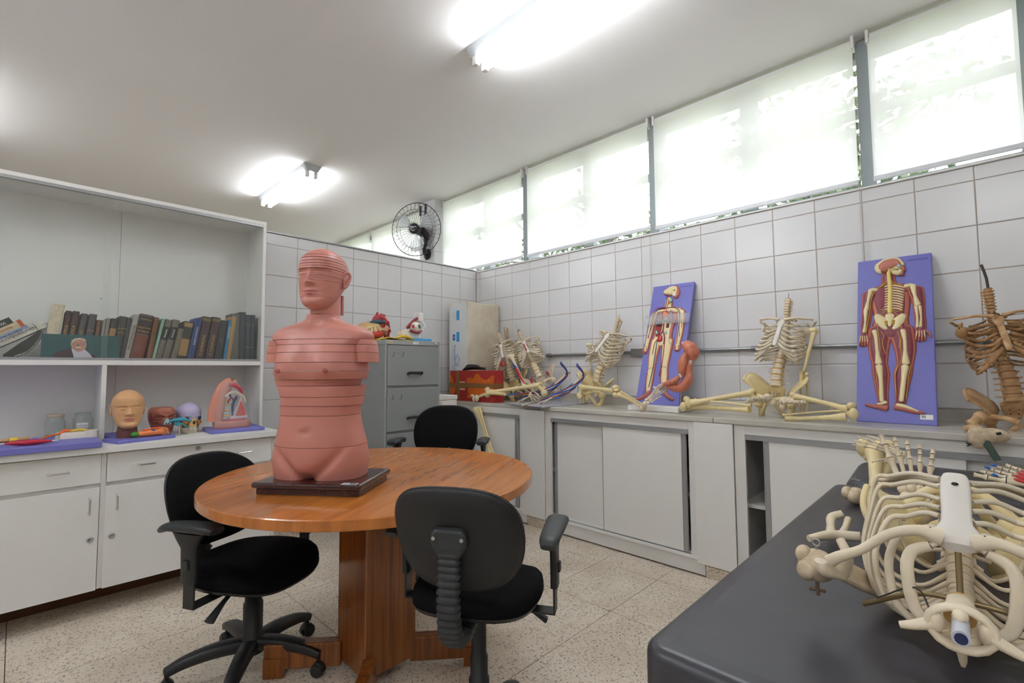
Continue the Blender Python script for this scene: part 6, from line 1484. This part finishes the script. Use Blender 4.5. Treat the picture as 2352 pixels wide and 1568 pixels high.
for o, th, mt, g, nm in ((.0, .012, salmon, 1.0, 'skin_relief'), (.002, .0125, mauve, .83, 'muscle_relief')):
    flat(r, f, nm, mt, [(452, 240), (462, 310)], [48 * g, 56 * g], o, th)
    flat(r, f, nm, mt, [(325, 372), (400, 350), (465, 342), (540, 338), (630, 342)], [40 * g, 50 * g, 56 * g, 50 * g, 40 * g], o, th)
    flat(r, f, nm, mt, [(465, 400), (470, 470), (472, 560), (465, 630), (462, 655)], [140 * g, 134 * g, 118 * g, 130 * g, 118 * g], o, th)
    flat(r, f, nm, mt, [(312, 380), (300, 440), (290, 520), (280, 600), (272, 680), (270, 730)], [56 * g, 46 * g, 40 * g, 38 * g, 26 * g, 34 * g], o, th)
    flat(r, f, nm, mt, [(648, 350), (666, 420), (672, 500), (680, 600), (680, 690)], [56 * g, 46 * g, 40 * g, 38 * g, 30 * g], o, th)
    flat(r, f, nm, mt, [(390, 650), (378, 780), (385, 880), (395, 960), (402, 1080), (412, 1170)], [88 * g, 74 * g, 56 * g, 62 * g, 42 * g, 34 * g], o, th)
    flat(r, f, nm, mt, [(545, 650), (570, 780), (568, 880), (552, 960), (540, 1080), (530, 1170)], [88 * g, 74 * g, 56 * g, 62 * g, 42 * g, 34 * g], o, th)
flat(r, f, 'foot_relief', salmon, [(430, 1185), (380, 1178), (320, 1170), (280, 1163)], [28, 22, 15, 9], .002, .014)
flat(r, f, 'foot_relief', salmon, [(500, 1180), (560, 1190), (630, 1212), (690, 1222)], [26, 24, 18, 11], .002, .014)
flat(r, f, 'foot_bones', cream, [(510, 1168), (560, 1178), (620, 1200), (655, 1212)], [14, 15, 10, 7], .012, .008)
flat(r, f, 'foot_bones', cream, [(430, 1150), (400, 1160), (370, 1162)], [14, 12, 8], .012, .008)
flat(r, f, 'skull_relief', cream, [(395, 178), (440, 165), (500, 150), (545, 160)], [62, 80, 74, 40], .002, .018)
flat(r, f, 'brain', pm('brain_pink', '#c27a68', .5, bump=.4, bscale=120), [(412, 178), (450, 160), (500, 148), (530, 155)], [42, 56, 48, 26], .008, .020)
flat(r, f, 'cerebellum', pm('cerebellum_rose', '#a8604f', .5), [(415, 205), (445, 205)], [20, 22], .010, .018)
flat(r, f, 'face_relief', salmon, [(550, 150), (562, 180), (570, 196), (556, 212), (556, 235)], [14, 16, 12, 14, 16], .002, .016)
flat(r, f, 'jaw_relief', cream, [(500, 215), (530, 222), (545, 205)], [22, 24, 18], .010, .012); flat(r, f, 'eyeball', pm('eye_pale', '#b9cfe0', .3), [(530, 172), (545, 165)], [16, 15], .012, .014)
flat(r, f, 'iris', inkb, [(546, 164), (548, 163)], [7, 6], .014, .016, 8)
flat(r, f, 'spinal_cord', pm('cord_yellow', '#e3cf78', .45), [(458, 195), (462, 260), (470, 350), (468, 450), (465, 520)], [14, 15, 16, 17, 18], .013, .009)
for k in range(10):
    y = 322 + 19 * k; flat(r, f, 'rib_relief', cream, [(488, y - 4), (530, y + 2), (572 - 2 * k, y + 14)], [7, 8, 6], .011, .006, 8)
    flat(r, f, 'vertebra_relief', cream, [(432 + (k % 2), y + 6), (455, y)], [7, 8], .011, .006, 8)
flat(r, f, 'chest_cavity', pm('cavity_rose', '#8c3f4e', .5), [(405, 350), (395, 420), (392, 480)], [38, 44, 26], .010, .006)
for s_, cx in ((-1, 400), (1, 530)): flat(r, f, 'pelvis_relief', cream, [(cx - 30 * (s_ < 0) + 30 * (s_ > 0), 545), (cx, 580), (cx + 18 * -s_, 620), (cx + 38 * -s_, 640)], [26, 42, 26, 14], .010, .008)
flat(r, f, 'sacrum_relief', cream, [(465, 545), (465, 590), (465, 620)], [34, 26, 12], .012, .008); flat(r, f, 'pelvic_cavity', pm('cavity_ochre', '#b8892e', .5), [(438, 590), (440, 610)], [14, 12], .015, .006, 8); flat(r, f, 'pelvic_cavity', pm('cavity_ochre', '#b8892e', .5), [(490, 585), (490, 605)], [14, 12], .015, .006, 8)
for nm, pts, rd in (('arm_bone', [(325, 350), (305, 430), (290, 495)], [20, 11, 19]), ('arm_bone', [(285, 500), (282, 590), (272, 660)], [18, 9, 14]), ('arm_bone', [(630, 322), (645, 400), (662, 465)], [22, 12, 22]), ('arm_bone', [(652, 480), (660, 560), (660, 630)], [13, 8, 12]), ('arm_bone', [(678, 480), (685, 560), (682, 630)], [12, 7, 11]),
                    ('shoulder_bone', [(330, 345), (370, 350)], [14, 16]), ('shoulder_bone', [(580, 325), (620, 318)], [16, 15]),
                    ('thigh_bone', [(348, 655), (360, 700), (370, 800), (380, 880)], [20, 14, 13, 26]), ('thigh_bone', [(558, 655), (570, 720), (572, 800), (575, 885)], [20, 14, 14, 27]),
                    ('shin_bone', [(382, 905), (395, 1000), (400, 1140)], [26, 15, 16]), ('shin_bone', [(570, 910), (558, 1000), (540, 1140)], [26, 18, 17])):
    flat(r, f, nm, cream, pts, rd, .011, .009)
for hx_, hy_0, d_, mt in ((268, 690, -1, salmon), (680, 660, 1, salmon)):
    for k in range(4): flat(r, f, 'finger_relief', mt, [(hx_ - 26 + 17 * k, hy_0 + 5), (hx_ - 32 + 20 * k, hy_0 + 45), (hx_ - 34 + 21 * k, hy_0 + 74 - 6 * abs(k - 1.5))], [10, 9, 7], .002, .012, 8); flat(r, f, 'finger_bone', cream, [(hx_ - 24 + 16 * k, hy_0), (hx_ - 30 + 20 * k, hy_0 + 42)], [5, 4], .010, .007, 6)
    flat(r, f, 'thumb_relief', mt, [(hx_ + 20, hy_0 - 10), (hx_ + 45 + 10 * d_, hy_0 + 12), (hx_ + 50 + 18 * d_, hy_0 + 44)], [11, 9, 7], .002, .012, 8)
ny = pm('nerve_yellow', '#e0b83a', .45)
for pts in ([(468, 270), (500, 300), (560, 320), (620, 350), (640, 430), (650, 520), (655, 640)], [(458, 275), (420, 310), (370, 345), (335, 400), (318, 500), (300, 600), (285, 670)], [(470, 290), (520, 320), (590, 340), (615, 380)], [(455, 300), (400, 330), (350, 360)],
            [(460, 500), (420, 520), (385, 560), (375, 640), (390, 760), (385, 860)], [(470, 500), (510, 530), (540, 580), (548, 660), (540, 760), (545, 860), (500, 960), (505, 1100)], [(400, 660), (420, 690), (410, 740), (430, 820)], [(520, 660), (535, 720), (530, 780)], [(445, 560), (450, 600), (460, 625)], [(360, 900), (365, 1000), (385, 1130)], [(610, 900), (590, 1000), (575, 1130)], [(380, 490), (420, 505), (455, 490)], [(560, 500), (520, 515), (475, 490)]):
    flat(r, f, 'nerve', ny, pts, [(.0014, .003)] * len(pts), .013, .004, 6, 4)
MB().span(-.143, -.095, 0, .0006, .028, .052).build('asset_tag', white_p, r)
MB().span(-.116, -.100, .0006, .0009, .034, .047).build('tag_emblem', pm('emblem_grey', '#9aa3ad', .5), r)
r, H = panel('blue panel with raised vessel figure and clear tape, behind the bent muscle arm', 1.573, 3.02, CZ + .037, 3.328, 1.815, .315)
f = grid([(165, 355), (500, 315), (105, 1310), (440, 1330)], .315, H)
k_ = 1.62
def flat1(nm, mt, pts, rd, o=.004, th=.01, n=12): return flat(r, f, nm, mt, pts, [q if isinstance(q, tuple) else q * k_ for q in rd], o, th, n)
for o, th, mt, g, nm in ((.0, .012, salmon, 1.0, 'skin_relief'), (.002, .0125, cream, .8, 'fat_relief')):
    flat1(nm, mt, [(306, 470), (304, 545)], [28 * g, 36 * g], o, th)
    flat1(nm, mt, [(212, 588), (260, 572), (305, 565), (355, 562), (402, 568)], [24 * g, 28 * g, 30 * g, 28 * g, 24 * g], o, th)
    flat1(nm, mt, [(302, 615), (292, 660), (282, 740), (276, 800), (274, 825)], [84 * g, 80 * g, 72 * g, 78 * g, 72 * g], o, th)
    flat1(nm, mt, [(200, 598), (186, 660), (172, 760), (160, 840), (150, 900)], [30 * g, 27 * g, 24 * g, 18 * g, 20 * g], o, th)
    flat1(nm, mt, [(412, 580), (418, 660), (415, 760), (405, 840), (405, 890)], [32 * g, 28 * g, 25 * g, 20 * g, 22 * g], o, th)
    flat1(nm, mt, [(232, 820), (215, 940), (212, 1040), (205, 1120), (205, 1230)], [44 * g, 38 * g, 30 * g, 33 * g, 20 * g], o, th)
    flat1(nm, mt, [(325, 820), (318, 940), (315, 1030), (318, 1110), (330, 1220)], [46 * g, 38 * g, 30 * g, 33 * g, 20 * g], o, th)
flat1('foot_relief', salmon, [(212, 1225), (180, 1255), (140, 1275), (118, 1280)], [17, 15, 10, 7], .002, .014)
flat1('foot_relief', salmon, [(322, 1215), (345, 1245), (375, 1270), (400, 1285)], [17, 15, 11, 8], .002, .014)
flat1('head_relief', salmon, [(275, 410), (310, 400), (345, 395), (370, 420), (360, 450)], [24, 42, 44, 24, 20], .001, .014)
flat1('skull_relief', cream, [(275, 410), (310, 400), (340, 395), (355, 430)], [18, 37, 36, 18], .006, .014)
flat1('face_relief', salmon, [(372, 405), (382, 430), (372, 455)], [8, 8, 8], .002, .014, 8); flat1('eye_hollow', pm('hollow_olive', '#8c7a3c', .6), [(350, 400), (356, 398)], [9, 8], .014, .008, 8)
flat1('jaw_relief', white_p, [(345, 440), (365, 440)], [9, 9], .012, .010, 8); flat1('throat_green', pm('throat_green', '#8fbfae', .4), [(330, 475), (328, 495)], [10, 10], .012, .008, 8); flat1('larynx', pm('larynx_orange', '#d06a3c', .4), [(318, 490), (312, 515)], [10, 8], .012, .008, 8)
flat1('chest_cavity', redd, [(282, 575), (278, 620), (275, 660)], [60, 64, 50], .006, .008); flat1('lung_relief', pm('lung_grey', '#a88f98', .4, col2='#8f4f5c', scale=60), [(245, 590), (240, 650)], [22, 26], .010, .009); flat1('lung_relief', pm('lung_grey', '#a88f98', .4), [(330, 585), (335, 650)], [22, 26], .010, .009)
flat1('heart_relief', orange, [(285, 590), (292, 622)], [15, 17], .013, .010); flat1('diaphragm', pm('diaphragm_grey', '#8d97a6', .4), [(225, 680), (280, 655), (340, 668)], [8, 10, 8], .013, .008)
flat1('abdomen_cavity', redd, [(275, 700), (272, 760), (268, 810)], [52, 50, 40], .006, .008); flat1('liver_relief', pm('liver_maroon', '#5e3038', .4), [(235, 690), (265, 685)], [14, 18], .012, .009); flat1('kidney', pm('liver_maroon', '#5e3038', .4), [(318, 685), (318, 710)], [11, 11], .012, .009); flat1('bladder', pm('bladder_red', '#b3262e', .35), [(265, 790), (268, 820)], [20, 20], .012, .012)
for s_ in (238, 312): flat1('pale_organ', pm('pale_cyan', '#a9ccd2', .4), [(s_ - 4, 745), (s_, 765)], [7, 7], .013, .008, 8)
vb, va = pm('vein_dark', '#33496b', .4), pm('artery_bright', '#a3222f', .4)
for mt, pts, w_ in ((vb, [(300, 440), (295, 500), (290, 560)], .0028), (va, [(312, 470), (305, 530), (295, 590)], .0024), (vb, [(290, 545), (240, 555), (205, 600), (190, 700), (165, 800)], .0022), (va, [(295, 550), (230, 545), (195, 590), (180, 720), (170, 800)], .0018), (vb, [(300, 545), (370, 550), (405, 600), (410, 700), (418, 790)], .0022), (va, [(300, 550), (380, 545), (412, 600), (405, 740), (400, 850)], .0018),
                    (vb, [(285, 680), (282, 740), (250, 800), (240, 900), (230, 1050), (210, 1190)], .0026), (va, [(290, 670), (288, 740), (260, 790), (225, 850), (218, 930)], .0026), (va, [(288, 740), (305, 790), (305, 880), (300, 1000), (285, 1100)], .0026), (vb, [(282, 745), (300, 800), (298, 850)], .0026),
                    (va, [(300, 380), (320, 400), (310, 440)], .0012), (vb, [(290, 395), (300, 430), (290, 470)], .0014), (va, [(330, 370), (345, 385), (350, 420)], .0012), (va, [(195, 1050), (215, 1040), (235, 1055)], .0012), (va, [(290, 1040), (318, 1030), (335, 1045)], .0012), (va, [(300, 1060), (298, 1140), (315, 1200)], .0014), (vb, [(345, 800), (340, 830), (355, 850)], .0012), (va, [(190, 1080), (185, 1150), (170, 1250)], .0014), (va, [(425, 640), (430, 720)], .0012), (vb, [(150, 840), (140, 860), (165, 870)], .0012)):
    flat1('vein' if mt is vb else 'artery', mt, pts, [(w_, w_ * 1.4)] * len(pts), .014, .004, 6)
for hx_, hy_0 in ((148, 880), (402, 865)):
    for k in range(4): flat1('finger_relief', salmon, [(hx_ - 15 + 9 * k, hy_0), (hx_ - 17 + 10 * k, hy_0 + 42 - 4 * abs(k - 1.5))], [6, 5], .002, .012, 8)
g = [[V((-.165 + .33 * j / 8, .026 - .004 * math.cos(j * .9), .585 + .075 * i / 2)) for j in range(9)] for i in range(3)]
MB().sheet(g, .0006).build('clear_tape', film_m, r)
# ================================================================ skeleton on the bench
BZ = .7635
SBn = skeleton('cream skeleton lying on its back on the black bench, nearest the camera', V((1.415, .045, .845)), V((.825, .029, .862)), V((0.05, 0, 1)), 1.0, bone, bone_y, .012, skip=(), scr=1, hipk=1.14, big=1.0, sw=1)
MB().tube([(0, .03, .58), (0, .03, .665)], .0085, 14).build('neck_tube', pm('tube_white', '#c9cddb', .3, metal=.2), SBn)
MB().tube([(0, .03, .6652), (0, .03, .667)], .006, 12).build('tube_bore', pm('bore_navy', '#1d2450', .6), SBn)
at = MB()      # atlas with wide wings
at.tube([V((.030 * math.cos(a), .022 + .024 * math.sin(a), .612)) for a in [k * 2 * PI / 16 for k in range(16)]], [(.005, .009)] * 2, 8, closed=True)
for s in (-1, 1): at.tube([(s * .026, .02, .612), (s * .045, .012, .614), (s * .058, .008, .615)], [(.008, .009), (.0055, .009), (.004, .006)], 10, sub=3); at.ell((s * .022, .024, .613), (.008, .013, .009), 10, 8)
at.build('atlas', bone, SBn); MB().ell((0, .040, .622), (.008, .008, .014), 10, 8).build('axis_peg', bone, SBn)
MB().ell(stern(.80) + V((0, .012, 0)), (.005, .003, .006), 10, 8).build('sternum_hole', dark, SBn)
for s in (-1, 1): MB().ell((s * .030, .0965, .4375), (.0022, .0022, .0022), 8, 6).build('wire_hole', dark, SBn)
MB().tube([(0, .065, .425), (0, .0, .44)], .004, 8).build('brass_rod', pm('brass_dull', '#8d7a58', .4, metal=.6), SBn)
MB().tube([(-.12, -.05, .415), (-.05, -.005, .44), (0, .0, .442), (.06, -.005, .44), (.12, -.05, .415)], .004, 8, sub=4).build('brass_rod', MATS['brass_dull'], SBn)
MB().tube([(-.10, -.03, .43), (-.05, .01, .46), (-.03, -.01, .50)], .0012, 5, sub=4).build('wire', plast2, SBn)
hm = WORLD[SBn.name] @ V((-.185, -.005, .415))
t2 = SBn
wbuild(t2, MB().ell(hm, (.028, .030, .027), 16, 12).ell(hm + V((-.006, .018, .016)), (.014, .014, .016), 10, 8).ell(hm + V((-.018, .012, -.006)), (.014, .016, .018), 10, 8), 'humerus_head', bone_g)
wbuild(t2, MB().tube([hm + V((-.004, 0, -.02)), hm + V((-.004, 0, -.05))], .003, 6).tube([hm + V((-.004, -.012, -.04)), hm + V((-.004, .012, -.042))], .003, 6), 'wing_bolt', pm('bolt_brown', '#6d5a4a', .5))
wbuild(t2, MB().tube([hm + V((.0, 0, .024)), hm + V((.0, 0, .034))], .002, 6).tube([hm + V((0, .006 * math.cos(k * .8), .039 + .006 * math.sin(k * .8))) for k in range(8)], .0015, 5, closed=True), 'wire_eye', steel)
for s in (-1, 1):
    h = WORLD[SBn.name] @ V((s * .085, .01, -.07)); k = h + V((.30, s * -.075, .075 if s < 0 else .05)); 
    wpart(SBn, BM['femur'], 'femur', along(h, k, (0, -s, 0), .95), bone_y)
    wbuild(SBn, MB().ell(k + V((.02, 0, .045)), (.024, .022, .012), 12, 8), 'patella', bone_y)
    e = h + V((.12, s * -.09, -.02)); wpart(SBn, BM['shin'], 'shin_bones', along(k + V((.03, 0, -.03)), e, (0, -s, 0), (k - e).length / .36), bone_y)
# upright foot and hand behind the ribs
ft = W(2105, 1120, 0, 1.60); ft.z = max(ft.z, BZ + .03)
wpart(SBn, BM['foot'], 'foot_bones', T(V((1.585, .118, .785))) @ frame(V((-.95, -.05, .3)), V((.02, .10, .99))) @ Matrix.Scale(1.12, 4), bone)
hh = W(2082, 1046, 0, 1.70)
wpart(SBn, BM['hand'], 'hand_bones', T(hh) @ frame(V((-.6, -.2, .75)), V((-.05, .85, .42))) @ Matrix.Scale(.72, 4), bone)
f2 = W(2300, 1085, 0, 1.55)
t = thing('foot_model', 'skeleton foot painted with red and blue patches, lying right on the bench', 'model', (1.6, -.05, BZ))
F2 = T(V((1.66, -.20, .885))) @ frame(V((-.35, -.15, .9)), V((.25, .95, .18)))
o = inst(BM['foot'], 'foot_bones', t, WORLD[t.name].inverted() @ F2)
for k, (x, y) in enumerate(((-.030, .135), (-.014, .14), (.002, .138), (.018, .135))): MB().ell(F2 @ V((x, y, .0215)), (.006, .020, .003), 10, 6, R=F2.to_3x3()).build('red_mark', red, t, world=True)
for x, y in ((-.034, .185), (-.026, .10), (.012, .20), (-.010, .205)): MB().ell(F2 @ V((x, y, .0175)), (.004, .007, .003), 8, 6, R=F2.to_3x3()).build('blue_mark', blue, t, world=True)
MB().tube([V((1.66, -.20, .87)), V((1.70, -.22, .80)), V((1.72, -.22, BZ + .02))], [.026, .016, .020], 12, sub=4).build('shin_bones', bone_y, t, world=True)
# loose pieces
t = thing('bone_fragment', 'small forked white bone fragment lying on the bench left of the ribs', 'bone', W(1915, 1225, 2, BZ))
p = W(1920, 1232, 2, BZ + .02)
MB().tube([p + V((-.06, .045, .0)), p + V((-.02, .015, .005)), p + V((.0, -.01, .005)), p + V((.005, -.05, .01))], [.008, .011, .012, .011], 10, sub=4).build('shaft', bone, t, world=True)
MB().tube([p + V((.0, .01, .004)), p + V((.06, .022, .008)), p + V((.10, .026, .020)), p + V((.115, .005, .03))], [(.012, .009), (.009, .007), (.012, .008), (.010, .008)], 10, sub=4).build('prong', bone, t, world=True)
MB().tube([p + V((.0, -.012, .006)), p + V((.05, -.012, .012)), p + V((.09, -.012, .024))], [.010, .008, .009], 10, sub=4).build('prong', bone, t, world=True)
t = thing('bone_fragment', 'greyish knobbly bone end with a wire bolt, on the bench behind the forked fragment', 'bone', W(1965, 1140, 2, BZ))
p = W(1966, 1138, 2, BZ + .026)
MB().ell(p, (.045, .026, .026), 16, 10).ell(p + V((-.01, .022, .008)), (.026, .016, .02), 12, 8).build('knob', bone_g, t, world=True)
MB().tube([p + V((0, 0, .02)), p + V((0, 0, .062))], .0018, 6).tube([p + V((0, -.012, .05)), p + V((0, .012, .052))], .0018, 6).build('wire_bolt', steel, t, world=True)
MB().tube([p + V((.03, -.01, 0)), p + V((.10, -.05, .02)), p + V((.16, -.08, .02))], [.012, .010, .013], 10, sub=3).build('shaft', bone, t, world=True)
